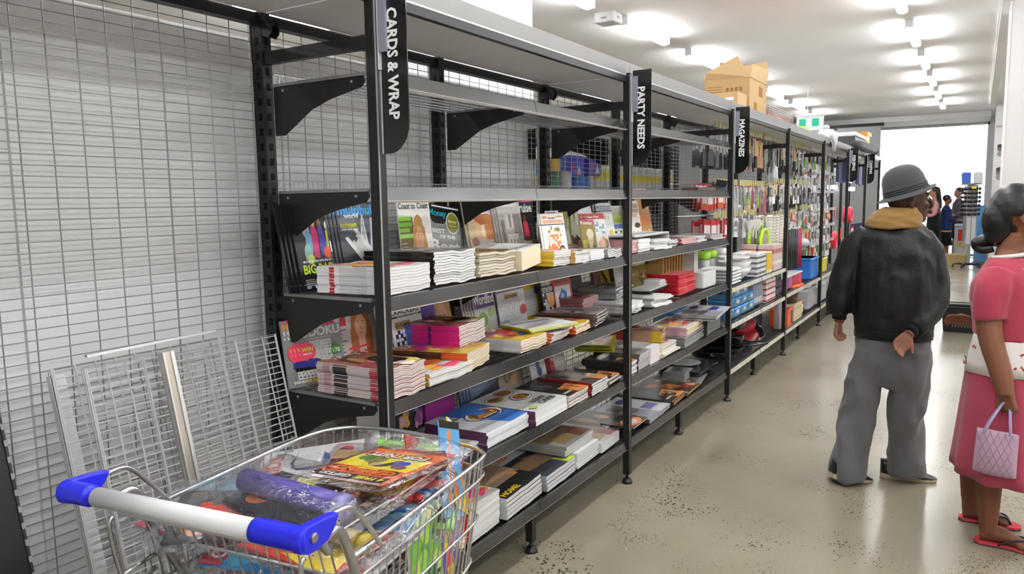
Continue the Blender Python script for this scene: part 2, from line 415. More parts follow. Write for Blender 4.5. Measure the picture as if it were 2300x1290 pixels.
def mk_clip():
    g = MB(); g.prism([(.475,2.165),(.44,2.16),(.425,2.14),(.428,2.115),(.445,2.10),(.475,2.112)], -.018, -.013, '#1a1a1a', MYZ); g.prism([(.475,2.165),(.44,2.16),(.425,2.14),(.428,2.115),(.445,2.10),(.475,2.112)], .013, .018, '#1a1a1a', MYZ)
    return g.build('canopy_bracket', 'powder_coat')
def mk_canopy():
    g = MB(); g.box(.004, SP-.004, .012, D-.03, 2.186, 2.198, '#e6e6e6'); 
    return g.build('canopy_panel', 'wall_paint')
def mk_fascia():
    g = MB(); g.prism([(.0,2.186),(.0,2.192),(-.014,2.248),(-.010,2.25),(.012,2.196),(.012,2.186)], .002, SP-.002, '#b4b4b4', MYZ)
    return g.build('canopy_fascia', 'fascia')
def mk_beam():
    g = MB(); g.box(0, SP, -.001, .024, 2.155, 2.185, '#232323'); return g.build('front_beam', 'powder_coat')
def mk_rbeam():
    g = MB(); g.box(0, SP, D-.02, D+.02, 2.150, 2.185, '#1c1c1c'); return g.build('rear_beam', 'powder_coat')
def mk_basepan():
    g = MB(); g.box(.004, HB-.004, .02, .47, .196, .2, '#4a4a4a'); return g.build('base_deck', 'powder_coat')
def mk_leg():
    g = MB(); g.box(-.017, .017, .03, .064, .05, .2, BLK); o = g.build('base_leg', 'powder_coat')
    g = MB(); g.lathe([(.005,.055),(.008,.05),(.009,.03),(.022,.024),(.030,.010),(.031,0)], '#141414', 14, M=Matrix.Translation((0,.047,0))); g.build('levelling_foot', 'plastic', o)
    return o
def unit(i, lab, levels, tagged=False, back=(), last=False, near=False):
    t = thing('shelving_unit', lab, 'shelving', (SP*i, 0, 0))
    if not near:
        putp('post', mk_post, t); putp('arm', mk_arm, t)
    if last: putp('post', mk_post, t, (SP, 0, 0)); putp('arm', mk_arm, t, (SP, 0, 0))
    for k in range(3 if last else 2):
        if near and k == 0: pass
        putp('upright', mk_upright, t, (HB*k, 0, 0))
        if k != 1: putp('clip', mk_clip, t, (HB*k, 0, 0))
    for k in range(2):
        putp('mesh', lambda: wiremesh(.03, HB-.03, .12, 2.15, D+.012).build('wire_back_panel', 'zinc'), t, (HB*k, 0, 0))
        putp('leg', mk_leg, t, (HB, 0, 0)) if k == 0 else None
        putp('base', mk_basepan, t, (HB*k, 0, 0))
        for z in levels:
            if z == 'nocomb': continue
            putp('tshelf' if tagged else 'shelf', mk_tagshelf if tagged else mk_shelf, t, (HB*k, 0, z))
    for z in levels:
        if z > .3:
            for k in range(2):
                putp('br', lambda: bracket_mesh().build('shelf_bracket', 'powder_coat'), t, (HB*k+.006, 0, z-.008))
                putp('br', None, t, (HB*(k+1)-.026, 0, z-.008)) if False else None
    for z in back:
        for k in range(3): putp('bbr', lambda: bracket_mesh(-1).build('rear_bracket', 'powder_coat'), t, (HB*k, 0, z-.008))
        for k in range(2):
            putp('bsh', lambda: MB().box(.005, HB-.005, .55, .97, -.006, 0, '#777').box(.005, HB-.005, .968, .98, -.04, 0, '#555').build('rear_shelf', 'powder_coat'), t, (HB*k, 0, z))
    putp('canopy', mk_canopy, t); putp('fascia', mk_fascia, t); putp('beam', mk_beam, t); putp('rbeam', mk_rbeam, t)
    return t
U = []
un = unit(-1, 'empty wire backed bay at the left edge with no shelves fitted', [], near=True)
U.append(unit(0, 'black steel magazine shelving unit between the CARDS & WRAP and PARTY NEEDS signs', LV))
U.append(unit(1, 'black steel shelving unit between the PARTY NEEDS and MAGAZINES signs', LV, back=(1.955, 1.60, 1.25)))
U.append(unit(2, 'black steel kitchenware shelving unit just beyond the MAGAZINES sign', [.87, .59, .235], True, back=(1.6,)))
U.append(unit(3, 'black steel homeware shelving unit, second beyond the MAGAZINES sign', [.60, .235], True))
U.append(unit(4, 'black steel hardware shelving unit ending at the FISHING sign', [.60, .235], True))
U.append(unit(5, 'black steel shelving unit between the FISHING and CAMPING signs', [.235], True))
U.append(unit(6, 'last black steel shelving unit of the run beyond the CAMPING sign', [.235], True, last=True))
# grey backing sheets behind the near bays
m, nt, b = newmat('grey_sheet'); b.inputs['Base Color'].default_value = hx('#dedede'); b.inputs['Roughness'].default_value = .4
tc = nt.nodes.new('ShaderNodeTexCoord'); mp = nt.nodes.new('ShaderNodeMapping'); mp.inputs['Scale'].default_value = (1, 1, .25); n1 = nt.nodes.new('ShaderNodeTexNoise'); n1.inputs['Scale'].default_value = 9; bp = nt.nodes.new('ShaderNodeBump'); bp.inputs['Strength'].default_value = .25; bp.inputs['Distance'].default_value = .01
nt.links.new(tc.outputs['Object'], mp.inputs[0]); nt.links.new(mp.outputs[0], n1.inputs[0]); nt.links.new(n1.outputs[0], bp.inputs['Height']); nt.links.new(bp.outputs[0], b.inputs['Normal'])
FIN['sheet'] = m
x = -2.6; k = 0
while x < 2.0:
    w_ = .46; x1 = min(x+w_, 2.02)
    yy = .60+(k % 2)*.004
    g = MB(); g.box(x, x1-.004, yy, yy+.012, .08, 2.128, '#aaa'); g.box(x, x+.012, yy-.003, yy, .08, 2.128, '#aaa')
    solo(g, 'backing_sheet', 'sheet', 'grey backing sheet standing behind the wire mesh, %s from the left end' % ORD[k], 'panel', 'grey backing sheets behind the wire mesh')
    x = x1; k += 1
# aisle blade signs
def blade(x, text, lab, h0=1.725, th=None, tz=None, top=2.21):
    t = thing('aisle_sign', lab, 'sign', (x, 0, 0))
    P = [(-.026,top),(-.026,h0)]
    for i in range(9):
        a = R(90*i/8); P.append((-.052-.078*math.sin(a), h0+.10*(1-math.cos(a))))
    P.append((-.130, top))
    g = MB(); g.prism(P, -.003, .001, '#191919', MYZ); g.build('sign_blade', 'acrylic', t)
    g = MB(); g.box(-.012, .004, -.032, -.024, 1.95, top-.03, '#d8d8dc'); g.box(-.014, -.004, -.058, -.03, 2.0, top-.03, '#8b8b9b'); g.build('sign_clip', 'plastic', t)
    g = MB(); g.box(-.006, -.002, -.029, -.025, h0, top, '#b9b9b9'); g.build('sign_edge', 'plastic', t)
    # letters run downwards, tops to the right (-y)
    vs, fs, W, H = textmesh(text, .035)
    z0, z1 = tz; hh = th
    g = MB(); sx = (z0-z1)/W; sy = hh/H
    g.add([(-.0045, -.055-b2*sy, z0-a*sx) for a, b2 in vs], fs, '#f6f6f6'); g.build('lettering', 'plastic', t)
    return t
blade(0, 'CARDS & WRAP', 'black blade sign reading CARDS & WRAP on the nearest post', 1.70, .042, (2.125, 1.80), 2.22)
blade(SP, 'PARTY NEEDS', 'black blade sign reading PARTY NEEDS', 1.725, .042, (2.125, 1.81), 2.21)
blade(2*SP, 'MAGAZINES', 'black blade sign reading MAGAZINES', 1.73, .042, (2.12, 1.85), 2.21)
blade(5*SP, 'FISHING', 'black blade sign reading FISHING', 1.745, .042, (2.11, 1.9), 2.21)
blade(6*SP, 'CAMPING', 'black blade sign reading CAMPING at the far end', 1.745, .042, (2.11, 1.9), 2.21)
# ------------------------------------------------------------------ printed covers (0..1 x, 0..1 y)
def face(cx, cy, s, skin, hair, dress):
    return [('e',cx,cy-.02*s,.62*s,.95*s,hair), ('e',cx,cy-1.0*s,1.15*s,.6*s,dress), ('e',cx-.45*s,cy-.6*s,.25*s,.85*s,hair), ('e',cx+.45*s,cy-.6*s,.25*s,.85*s,hair),
            ('r',cx-.14*s,cy-.75*s,.28*s,.35*s,skin), ('e',cx,cy+.02*s,.38*s,.56*s,skin), ('p',[(cx-.4*s,cy+.1*s),(cx-.42*s,cy+.5*s),(cx,cy+.8*s),(cx+.42*s,cy+.5*s),(cx+.4*s,cy+.1*s),(cx+.12*s,cy+.46*s),(cx-.1*s,cy+.5*s)],hair),
            ('e',cx-.15*s,cy+.08*s,.06*s,.035*s,'#efe6de'), ('e',cx+.15*s,cy+.08*s,.06*s,.035*s,'#efe6de'), ('e',cx-.15*s,cy+.08*s,.03*s,.034*s,'#2a1e18'), ('e',cx+.15*s,cy+.08*s,.03*s,.034*s,'#2a1e18'), ('r',cx-.23*s,cy+.155*s,.15*s,.022*s,'#6a4a30'), ('r',cx+.08*s,cy+.155*s,.15*s,.022*s,'#6a4a30'), ('e',cx,cy-.08*s,.035*s,.07*s,'#b9805f'), ('e',cx,cy-.26*s,.13*s,.045*s,'#a83a38'), ('e',cx,cy-.25*s,.09*s,.018*s,'#f4efe8')]
def grid(x, y, w, h, n, m=None, white='#f2f2f0', black='#1d1d22', dens=.28, seed=1, nums=False):
    rr = random.Random(seed); m = m or n; L = [('r',x,y,w,h,black)]
    for i in range(n):
        for j in range(m):
            if nums or rr.random() > dens: L.append(('r',x+w*(i+.06)/n,y+h*(j+.06)/m,w*.88/n,h*.88/m,white))
            if nums and rr.random() < .35: L.append(('t',str(rr.randint(1,9)),x+w*(i+.3)/n,y+h*(j+.22)/m,w*.4/n,h*.55/m,black))
    return L
def blobs(x, y, w, h, cols, n, seed, s=.08):
    rr = random.Random(seed); L = []
    for i in range(n):
        a = s*(.4+rr.random()); L.append(('e',x+a+(w-2*a)*rr.random(),y+a+(h-2*a)*rr.random(),a,a*(.5+rr.random()*.5),rr.choice(cols)))
    return L
def lines(x, y, w, n, dy, c, h=.018, seed=3):
    rr = random.Random(seed); return [('r',x,y-i*dy,w*(.6+.4*rr.random()),h,c) for i in range(n)]
def plate(cx, cy, r, seed, rim='#f0f0f0', cols=('#8a4a1c','#c98a3a','#6b3a14','#d9a44a','#4e6b22','#a83a20')):
    return [('e',cx,cy,r,r*.62,'#39404a'), ('e',cx,cy,r*.94,r*.57,rim), ('e',cx,cy,r*.8,r*.46,'#a8763a')]+blobs(cx-r*.78,cy-r*.42,r*1.56,r*.84,cols,26,seed,r*.17)
COV = {}
COV['guide'] = ('#17171a', [('t','GUIDE',.3,.86,.66,.1,'#f2f2f2'),('t','SEASON',.62,.965,.3,.025,'#c8d230')]+
  [('e',.32,.70,.09,.10,'#8d9aa8'),('e',.36,.55,.09,.14,'#5f9ab8'),('e',.30,.42,.10,.12,'#7fa7a0'),('e',.50,.66,.07,.09,'#c22c3c'),('p',[(.42,.38),(.44,.7),(.52,.78),(.6,.66),(.56,.36)],'#c2246e'),('e',.51,.78,.05,.05,'#c98a6a'),
   ('p',[(.6,.4),(.62,.72),(.72,.74),(.8,.5),(.74,.38)],'#3e3aa0'),('e',.67,.77,.045,.05,'#7a4a32'),('p',[(.78,.46),(.8,.68),(.9,.7),(.94,.5)],'#c7b93a'),('e',.85,.74,.05,.05,'#e8dcc0'),('e',.78,.42,.11,.07,'#e0562a'),('e',.34,.36,.08,.06,'#b8c25a'),('e',.24,.80,.03,.03,'#ddd')]+
  [('t','BIG NAMES, BIG HITS, BIG ACTION',.12,.315,.84,.03,'#f0f0f0'),('t','BIG BASH',.1,.19,.86,.11,'#c3dc2a'),('t','IS BACK!',.42,.145,.3,.03,'#f0f0f0')]+lines(.1,.12,.32,4,.022,'#bfbfbf',.009)+
  [('r',.04,.075,.92,.004,'#ddd'),('e',.15,.04,.06,.018,'#6a9ad8'),('r',.3,.02,.05,.04,'#e8e8e8'),('e',.45,.04,.03,.02,'#aaa'),('e',.62,.04,.06,.015,'#c8383a'),('r',.86,.42,.09,.13,'#efefef')])
COV['multihull'] = ('#3b3f46', [('r',0,.6,1,.4,'#4c5058'),('e',.25,.75,.22,.1,'#6a6e74'),('e',.75,.7,.3,.08,'#5a5e66'),('t','multihull',.04,.84,.94,.12,'#3fa0e8'),('t','world',.18,.80,.36,.06,'#f5f5f5'),
   ('p',[(.5,.5),(.62,.84),(.66,.84),(.7,.42)],'#c9ccd0'),('p',[(.72,.35),(.84,.8),(.98,.8),(.98,.3)],'#b9bfd2'),('r',.62,.38,.012,.4,'#22252a'),
   ('p',[(.12,.56),(.2,.58),(.72,.16),(.62,.14)],'#d9d9d6'),('p',[(.36,.66),(.44,.68),(.96,.26),(.9,.2)],'#cfcfcc'),('p',[(.28,.5),(.42,.6),(.74,.34),(.6,.24)],'#b7b7b4'),('p',[(.30,.56),(.36,.6),(.44,.55),(.38,.5)],'#3a3a3e'),
   ('t','OUTREMER',.06,.685,.42,.05,'#d8dc30'),('t','LIGHT WIND MAGIC',.08,.655,.42,.02,'#eee'),('t','LAGOON 46',.2,.05,.34,.028,'#5aa8e0')]+lines(.18,.14,.22,3,.025,'#8fb8d8',.01))
COV['coast'] = ('#f2f0ec', [('r',0,0,.42,.72,'#6b5a34'),('r',0,.68,.38,.05,'#7cc23a'),('r',0,.61,.38,.05,'#6fb834'),('r',0,.54,.3,.05,'#7cc23a'),('r',0,.47,.4,.05,'#8ac84a'),('t','Australian Businesses for Sale',.02,.915,.9,.03,'#7a7a7a'),('t','Coast to Coast',.02,.82,.93,.075,'#4a4a4a')]+
   lines(.04,.4,.2,7,.045,'#c9c0a0',.012)+face(.58,.44,.34,'#d8a27c','#b98a4c','#b49460')+[('e',.82,.66,.12,.09,'#e4e2de')])
COV['money'] = ('#8a8a8a', [('r',0,.80,1,.2,'#16181c'),('p',[(0,.8),(.15,.72),(.45,.72),(.6,.8)],'#16181c'),('t','Money',-.0,.80,.55,.12,'#28a0b4'),('r',.1,.955,.86,.022,'#e6e6e6'),('e',.74,.75,.22,.165,'#d8d8d2'),('e',.74,.75,.19,.145,'#8a8a2c'),('t','Money',.6,.74,.28,.055,'#e9e6c8'),('r',.62,.70,.24,.015,'#d9d6b0'),
   ('t','BEST',.08,.58,.4,.065,'#e9e9e9'),('t','OF THE',.3,.51,.5,.05,'#e9e9e9'),('t','Best',.0,.3,.96,.19,'#e4e4e4'),('t','2020',.0,.1,.36,.14,'#e4e4e4'),('r',.4,.04,.56,.18,'#141414'),('r',.5,.165,.3,.015,'#cfd23a'),('r',.45,.14,.4,.013,'#ddd'),('r',.5,.11,.3,.013,'#cfd23a'),('r',.45,.08,.4,.013,'#ddd')])
COV['home'] = ('#c9beb2', [('r',0,.8,1,.2,'#d2cfcb'),('p',[(0,.3),(0,.85),(.3,.7),(.3,.34)],'#c9b48f'),('r',.3,.42,.36,.3,'#d8b890'),('p',[(.26,.72),(.2,.8),(.9,.8),(.75,.66),(.5,.62)],'#b86a3a'),('r',.66,.4,.3,.38,'#c08050'),('r',.5,.45,.1,.18,'#efe0c0'),('p',[(.02,.08),(.1,.36),(.45,.4),(.5,.08)],'#b4aea8'),('e',.2,.38,.14,.07,'#9a6a5e'),('p',[(.4,.36),(.62,.36),(.96,.05),(.5,.04)],'#8d6a62'),('r',.35,.3,.25,.06,'#cfc8c2'),('r',.02,.02,.2,.06,'#f0f0ee')]+lines(.2,.9,.5,3,.03,'#eee',.01))
COV['kitchen'] = ('#b7b3ae', [('r',0,.74,1,.26,'#c4c1bd'),('r',.2,.84,.7,.13,'#ececec'),('r',.22,.855,.66,.1,'#f6f6f6'),('t','Kitchen+',.25,.885,.56,.05,'#3a3a3a'),('r',.25,.868,.4,.01,'#888'),('r',.08,.3,.14,.34,'#7e7b78'),('r',.28,.5,.4,.22,'#d4d2cf'),('r',.42,.52,.1,.2,'#9a9794'),('r',.62,.4,.32,.32,'#8c857e'),('r',.3,.26,.44,.15,'#efeeec'),('r',.28,.4,.5,.02,'#f8f8f8'),
    ('r',.38,.2,.04,.14,'#77736e'),('r',.52,.2,.04,.14,'#77736e'),('r',.66,.2,.04,.14,'#77736e'),('p',[(.1,.1),(.3,.26),(.9,.26),(.98,.12)],'#a59b92'),('r',.04,.0,.9,.1,'#1e1e22'),('t','150+ PAGES',.6,.05,.3,.03,'#ddd')])
COV['cruise'] = ('#222326', [('r',0,.93,1,.05,'#c23a7c'),('t','Cruise',.02,.76,.95,.16,'#f0f0f0'),('e',.5,.66,.08,.07,'#6a3a2a'),('p',[(.36,.36),(.38,.6),(.5,.64),(.62,.6),(.66,.36)],'#d23a50'),('r',.4,.2,.07,.18,'#7a4632'),('r',.52,.2,.07,.18,'#7a4632'),('t','Enjoy!',.3,.24,.4,.07,'#efefef'),('p',[(.1,0),(.4,.16),(.8,.14),(.9,0)],'#3c3f5c')]+lines(.76,.55,.16,6,.05,'#999',.012))
COV['crosswords'] = ('#efeeea', [('t','Simply',.3,.87,.32,.06,'#2b2b2b'),('r',.06,.9,.2,.04,'#e87a2a'),('r',.66,.91,.28,.04,'#e0a060'),('t','CROSSWORDS',.06,.79,.88,.07,'#ee8a1e'),('r',0,.755,1,.02,'#1a1a1a')]+blobs(.2,.56,.6,.18,['#c9a24a','#8a7038','#e8d49a','#5a4a2a'],18,4,.06)+grid(.2,.26,.6,.3,7,6,'#efeeea','#e8833a',.5,5)+
    [('e',.2,.22,.09,.07,'#d88a3a'),('e',.2,.30,.045,.04,'#d88a3a'),('e',.74,.24,.12,.08,'#2a3a1e'),('t','100',.66,.22,.16,.05,'#e8e86a')])
COV['weight'] = ('#e9ecf2', [('t','Good',.1,.93,.6,.06,'#222'),('t','LASTING',.04,.84,.9,.05,'#4a78c8'),('t','WEIGHT',.04,.77,.9,.05,'#4a78c8'),('t','LOSS',.04,.70,.55,.05,'#4a78c8'),('e',.28,.5,.22,.12,'#d8d84a'),('e',.68,.32,.2,.1,'#c8a07a')]+lines(.5,.6,.4,6,.05,'#c85a5a',.012,8)+lines(.1,.2,.6,4,.04,'#7a9ac8',.014,9))
COV['reader'] = ('#8a7a3c', [('r',0,.86,1,.14,'#a8506a'),('t','Reader',.06,.87,.8,.09,'#d9cfae'),('e',.6,.62,.24,.14,'#d8ccb0'),('p',[(.4,.5),(.5,.2),(.62,.2),(.8,.5)],'#c4b690'),('p',[(.7,.3),(.82,.24),(.86,.32)],'#20202a')]+lines(.08,.42,.3,7,.05,'#c8cc5a',.02,2)+lines(.5,.14,.4,3,.04,'#e8e8d8',.014,2))
COV['plain_green'] = ('#a8ac28', [('r',.1,.1,.8,.8,'#b4b83a')])
COV['lexus'] = ('#ececec', [('t','NEXUS',.04,.84,.92,.11,'#a82a3a'),('r',.0,.0,1,.5,'#c9c4c0')]+blobs(.05,.05,.9,.6,['#b89a7a','#8a8a8a','#e8e0d0','#5a5a5a'],16,7,.12))
COV['plants'] = ('#c9c9b4', [('r',0,.84,1,.16,'#9a9a4a')]+blobs(.05,.4,.9,.5,['#d8d8d0','#8a8a4a','#b4b48a','#e8e8e0'],18,8,.1)+blobs(.1,.0,.8,.35,['#d88a3a','#3a3a3a','#8a4a2a'],10,9,.12))
COV['puzzle_a'] = ('#dcdad6', [('r',0,.86,1,.14,'#b83a3a'),('t','Super Deal',.08,.88,.6,.06,'#eee')]+grid(.1,.5,.8,.3,8,5,'#e9e9e6','#8a9ab0',.2,12)+blobs(.3,.05,.65,.4,['#c8864a','#e0b48a','#8a5a3a'],10,13,.12))
COV['puzzle_b'] = ('#d8dcdc', [('t','PUZZLES',.05,.86,.9,.08,'#5a6a72'),('r',0,.82,1,.02,'#222')]+blobs(.05,.6,.7,.2,['#a8763a','#c8a06a','#7a5a32'],14,14,.07)+grid(.1,.08,.5,.4,6,6,'#e9e9e6','#7a8a9a',.3,15)+[('e',.76,.34,.14,.1,'#c8b83a')])
COV['puzzle_c'] = ('#b8bc9a', [('r',0,.86,1,.14,'#c8c8c0'),('r',.05,.6,.9,.14,'#9ab040'),('r',.05,.46,.9,.1,'#5a6ab0')]+grid(.0,.04,.6,.36,5,5,'#efefea','#15151a',.45,16)+[('e',.8,.22,.15,.15,'#3a4a8a')])
COV['puzzle_d'] = ('#e2dccf', [('t','CODE',.1,.84,.8,.09,'#9a5a3a'),('t','WORDS',.1,.74,.8,.08,'#9a5a3a'),('t','2 FREE',.15,.64,.6,.07,'#c88a5a'),('e',.7,.46,.25,.06,'#3a2a22'),('e',.32,.2,.1,.14,'#e0763a'),('e',.36,.08,.12,.08,'#3a3a4a')])
COV['kraft'] = ('#b08a5a', [('r',.1,.56,.8,.36,'#c29a68'),('t','take a',.1,.5,.5,.05,'#d8741e'),('t','BREAK',.04,.33,.92,.14,'#e8742a')]+blobs(.05,.02,.9,.3,['#e86a1e','#f0b83a','#c8a05a','#8a5a2a'],16,17,.1))
COV['bumper'] = ('#8f9192', [('p',[(.0,.86),(.05,1),(.82,1),(.9,.86)],'#ee4a7c'),('p',[(.82,1),(.9,.86),(1,.86),(1,1)],'#d8d8d8'),('t','BUMPER',.3,.89,.52,.075,'#1a1a1e'),('e',.14,.90,.12,.07,'#d6b84a'),('t','SUDOKU',.03,.71,.94,.14,'#e9e9e9'),('r',.25,.675,.5,.012,'#c9c9c9')]+
    grid(.3,.32,.44,.33,8,7,'#e2e2e0','#a0a0a0',0,21,True)+[('e',.22,.5,.17,.14,'#ef3a5e'),('t','WIN',.1,.5,.24,.07,'#f4e03a'),('t','PRIZE PACK',.12,.455,.2,.025,'#fff'),('p',[(.12,.28),(.14,.35),(.24,.39),(.4,.38),(.5,.34),(.5,.27),(.3,.24)],'#2c2f88'),('e',.2,.25,.04,.03,'#111'),('e',.42,.25,.04,.03,'#111'),
    ('r',.72,.4,.22,.13,'#3d8a2a'),('t','170',.75,.42,.16,.07,'#e8f4d8'),('p',[(.74,.53),(.8,.58),(.9,.53)],'#2f7a22'),('r',.2,.1,.36,.12,'#e6e6e4'),('t','1 5 3 2 9',.22,.17,.32,.03,'#333'),('t','4 2 0 7 1',.22,.12,.32,.03,'#333'),('e',.8,.24,.15,.09,'#c9c9b8'),
    ('t','BIG',.1,-.0+.05,.12,.04,'#f0f0f0'),('t','$15,000',.26,.03,.44,.06,'#d9b23a')])
COV['speak'] = ('#cfc6c4', [('r',0,.8,.3,.2,'#c84a3a'),('r',0,.66,.3,.12,'#d83a4a')]+lines(.03,.6,.26,9,.05,'#5a6ab0',.016,22)+face(.62,.62,.36,'#dca988','#a8683a','#d6c0b4')+[('r',.3,.32,.5,.03,'#d83a4a'),('t','Why I had',.3,.23,.5,.07,'#b03a4a'),('t','to SPEAK',.3,.13,.66,.09,'#d8202e'),('t','OUT',.62,.02,.3,.09,'#d8202e')])
COV['crackers'] = ('#e9e9e8', [('t','Simply',.05,.9,.45,.07,'#2b2b2b'),('r',.52,.92,.42,.035,'#3a3a62'),('t','CRACKERS',.0,.79,.94,.09,'#2a2a2e'),('r',0,.74,1,.03,'#1a1a1a'),('t','CRACK THE CODE!',.2,.745,.7,.02,'#eee'),('r',.1,.55,.5,.13,'#b99a5e'),('t','$15,000',.12,.58,.46,.07,'#2a2420')]+grid(.08,.04,.66,.5,9,8,'#eef','#23264e',.42,24)+[('e',.8,.26,.17,.12,'#b8281e'),('t','100',.69,.24,.22,.06,'#f6f0e0')])
COV['cryptic'] = ('#5f3fa4', [('t','CRYPTIC',.02,.82,.94,.12,'#b9a8dc'),('t','COLLECTION',.5,.77,.44,.025,'#c9bce4'),('p',[(.5,.5),(.66,.56),(.72,.3),(.6,.2),(.5,.24)],'#2a3a7a'),('p',[(.66,.2),(.7,.34),(.82,.3),(.78,.12)],'#dfe3ee'),('p',[(.4,.42),(.6,.44),(.5,.3)],'#3a56a8'),('r',.6,.04,.3,.012,'#c9bce4')])
COV['bigface'] = ('#26221f', [('t','MAGIC',.1,.88,.8,.1,'#efefef'),('t','CROSSWORD',.2,.82,.7,.045,'#e0e0e0')]+face(.5,.36,.62,'#d9aa8e','#c29a5e','#caa79a'))
COV['wordfind'] = ('#b7bab4', [('r',0,.84,1,.16,'#b02a4a'),('t','Lovatts',.06,.9,.4,.05,'#e8d0d8'),('r',.04,.56,.92,.27,'#5a3a7a'),('t','Wordfind',.04,.62,.92,.2,'#f4f4f4'),('e',.35,.34,.22,.14,'#7a9a4a'),('e',.74,.44,.12,.1,'#8aa85a')])
COV['wordfind'][1][1] = ('t','Word',.06,.9,.4,.05,'#e8d0d8')
COV['sudokus'] = ('#dcdfe2', [('t','Simply',.32,.9,.36,.07,'#33332f'),('r',.02,.91,.26,.04,'#d88a4a'),('r',.7,.92,.28,.04,'#5a90d0'),('t','SUDOKUS',.08,.77,.88,.11,'#2a6ac0'),('r',0,.735,1,.02,'#1d1d1d'),('r',.25,.58,.5,.1,'#b8a06a'),('t','$15,000',.3,.6,.4,.06,'#3a3020')]+grid(.02,.14,.8,.46,9,7,'#e0e2e4','#c3c7ca',0,27,True)+[('e',.86,.34,.12,.1,'#b84a42'),('e',.16,.14,.16,.08,'#9aa2aa'),('e',.14,.07,.16,.03,'#d8b83a')])
COV['yellow_sud'] = ('#d6a42a', [('t','SUDOKU!',.02,.72,.9,.16,'#2c4a9a')]+grid(.0,.14,.78,.5,9,8,'#c9c9c6','#b0b0b0',0,28)+[('e',.8,.6,.12,.08,'#3a4a8a')])
COV['codec'] = ('#26262a', [('r',0,.84,1,.16,'#a8324e'),('e',.6,.86,.3,.09,'#4a4488'),('t','code',.04,.71,.5,.11,'#f0f0f0'),('r',.55,.73,.4,.05,'#e08a3a'),('t','crackers',.02,.6,.94,.1,'#eaeaea'),('r',.05,.575,.6,.015,'#ddd')]+grid(.02,.14,.94,.42,8,7,'#e6e6e4','#1d1d22',.3,30)+[('e',.5,.4,.24,.14,'#d8a060'),('r',0,0,1,.13,'#c9ac3a'),('t','$7000',.3,.03,.5,.08,'#1a1a1a')])
COV['superhard'] = ('#c5301e', [('r',0,.86,1,.14,'#b02a30'),('t','SUPER HARD',.06,.8,.88,.07,'#d8b04a'),('t','SUDOKU',.1,.7,.8,.09,'#2a2a2a'),('r',.06,.22,.84,.42,'#e9e9ea'),('p',[(.2,.4),(.45,.58),(.7,.5),(.66,.32),(.4,.26)],'#3a62b0'),('p',[(.34,.42),(.46,.5),(.56,.44),(.44,.36)],'#a8c4e8'),('t','puzzles',.1,.05,.6,.08,'#e8862a')])
COV['get_on'] = ('#c4c4c4', [('e',.2,.88,.2,.1,'#1a1a1a'),('t','get on',.1,.46,.8,.1,'#1d1d1d'),('p',[(.3,0),(.6,.2),(.9,0)],'#1a1a1a')]+lines(.1,.7,.4,4,.05,'#666',.008,31))
COV['honey'] = ('#2b2b2e', [('e',.15+.14*(i%4)+.07*(j%2),.38+.1*j,.055,.042,'#9a9488' if (i+j)%3 else '#3a3632') for i in range(3) for j in range(6)]+[('e',.62+.12*(i%3)+.06*(j%2),.3+.09*j,.07,.052,('#3f4f86','#4f66a0','#6a9ac0','#394878')[(i*2+j)%4]) for i in range(3) for j in range(7)]+blobs(.15,.02,.35,.34,['#c9a43a','#b8949a','#d8c8a0'],14,32,.08)+blobs(.6,.02,.4,.28,['#a86a9a','#8a4a80','#b890b0'],10,33,.09))
COV['art'] = ('#8c2f80', [('t','INDIGENOUS',.3,.95,.5,.03,'#e0c8dc'),('t','ART',.24,.83,.56,.1,'#e6d2e2'),('t','CENTRES',.24,.765,.56,.045,'#e6d2e2')]+[('r',.36,.5,.34,.01,'#cfa8c8'),('r',.28,.46,.5,.01,'#cfa8c8'),('r',.32,.42,.42,.01,'#cfa8c8')])
COV['sea'] = ('#54617c', [('r',0,.8,1,.2,'#6b7078'),('r',.3,.84,.55,.12,'#b9bcc0'),('e',.5,.5,.5,.12,'#4f6898'),('e',.3,.36,.4,.1,'#7184a4'),('p',[(0,.16),(1,.3),(1,0),(0,0)],'#2b2d33')]+lines(.4,.14,.4,3,.03,'#aaa',.01)+[('r',.04,.02,.18,.12,'#8a8c90')])
COV['beige'] = ('#9a9080', [('r',.3,.45,.3,.2,'#c9c5bc')]+blobs(.1,.1,.8,.8,['#a8967a','#8a7a62','#b99a7a','#6a6250'],18,34,.13))
COV['bluerabbit'] = ('#b9bbbc', [('e',.5,.5,.12,.2,'#324a78'),('e',.56,.32,.16,.1,'#2f4370'),('e',.4,.7,.07,.09,'#3a5280')]+lines(.2,.12,.5,2,.04,'#8a8a8a',.012))
COV['redfree'] = ('#8e2428', [('p',[(.3,.1),(.2,1),(1,1),(1,.1)],'#a8a6a4'),('e',.6,.78,.24,.14,'#8a8683'),('t','FREE',.1,.36,.3,.07,'#d8c8c8')]+lines(.06,.26,.5,4,.05,'#b87878',.012))
COV['pasta'] = ('#c9ccd2', [('p',[(.55,0),(.3,1),(1,1),(1,0)],'#3f74c8')]+plate(.66,.5,.36,40)+[('t','5',.1,.74,.1,.12,'#33333a'),('t','INGREDIENTS',.08,.66,.3,.05,'#44444a')])
COV['pasta2'] = ('#d4d4d2', plate(.3,.74,.22,41)+plate(.68,.82,.2,42)+plate(.62,.52,.22,43)+[('t','LOW',.4,.2,.4,.1,'#2b2b2e'),('t','CARB',.4,.08,.45,.1,'#2b2b2e'),('e',.16,.1,.08,.05,'#a8c850')])
COV['barcode'] = ('#dcdcda', [('r',.55,.6,.4,.3,'#f4f4f4')]+[('r',.58+.035*i,.63,.016,.24,'#222') for i in range(10)]+plate(.28,.3,.2,44)+plate(.7,.25,.16,45)+plate(.24,.72,.18,46))
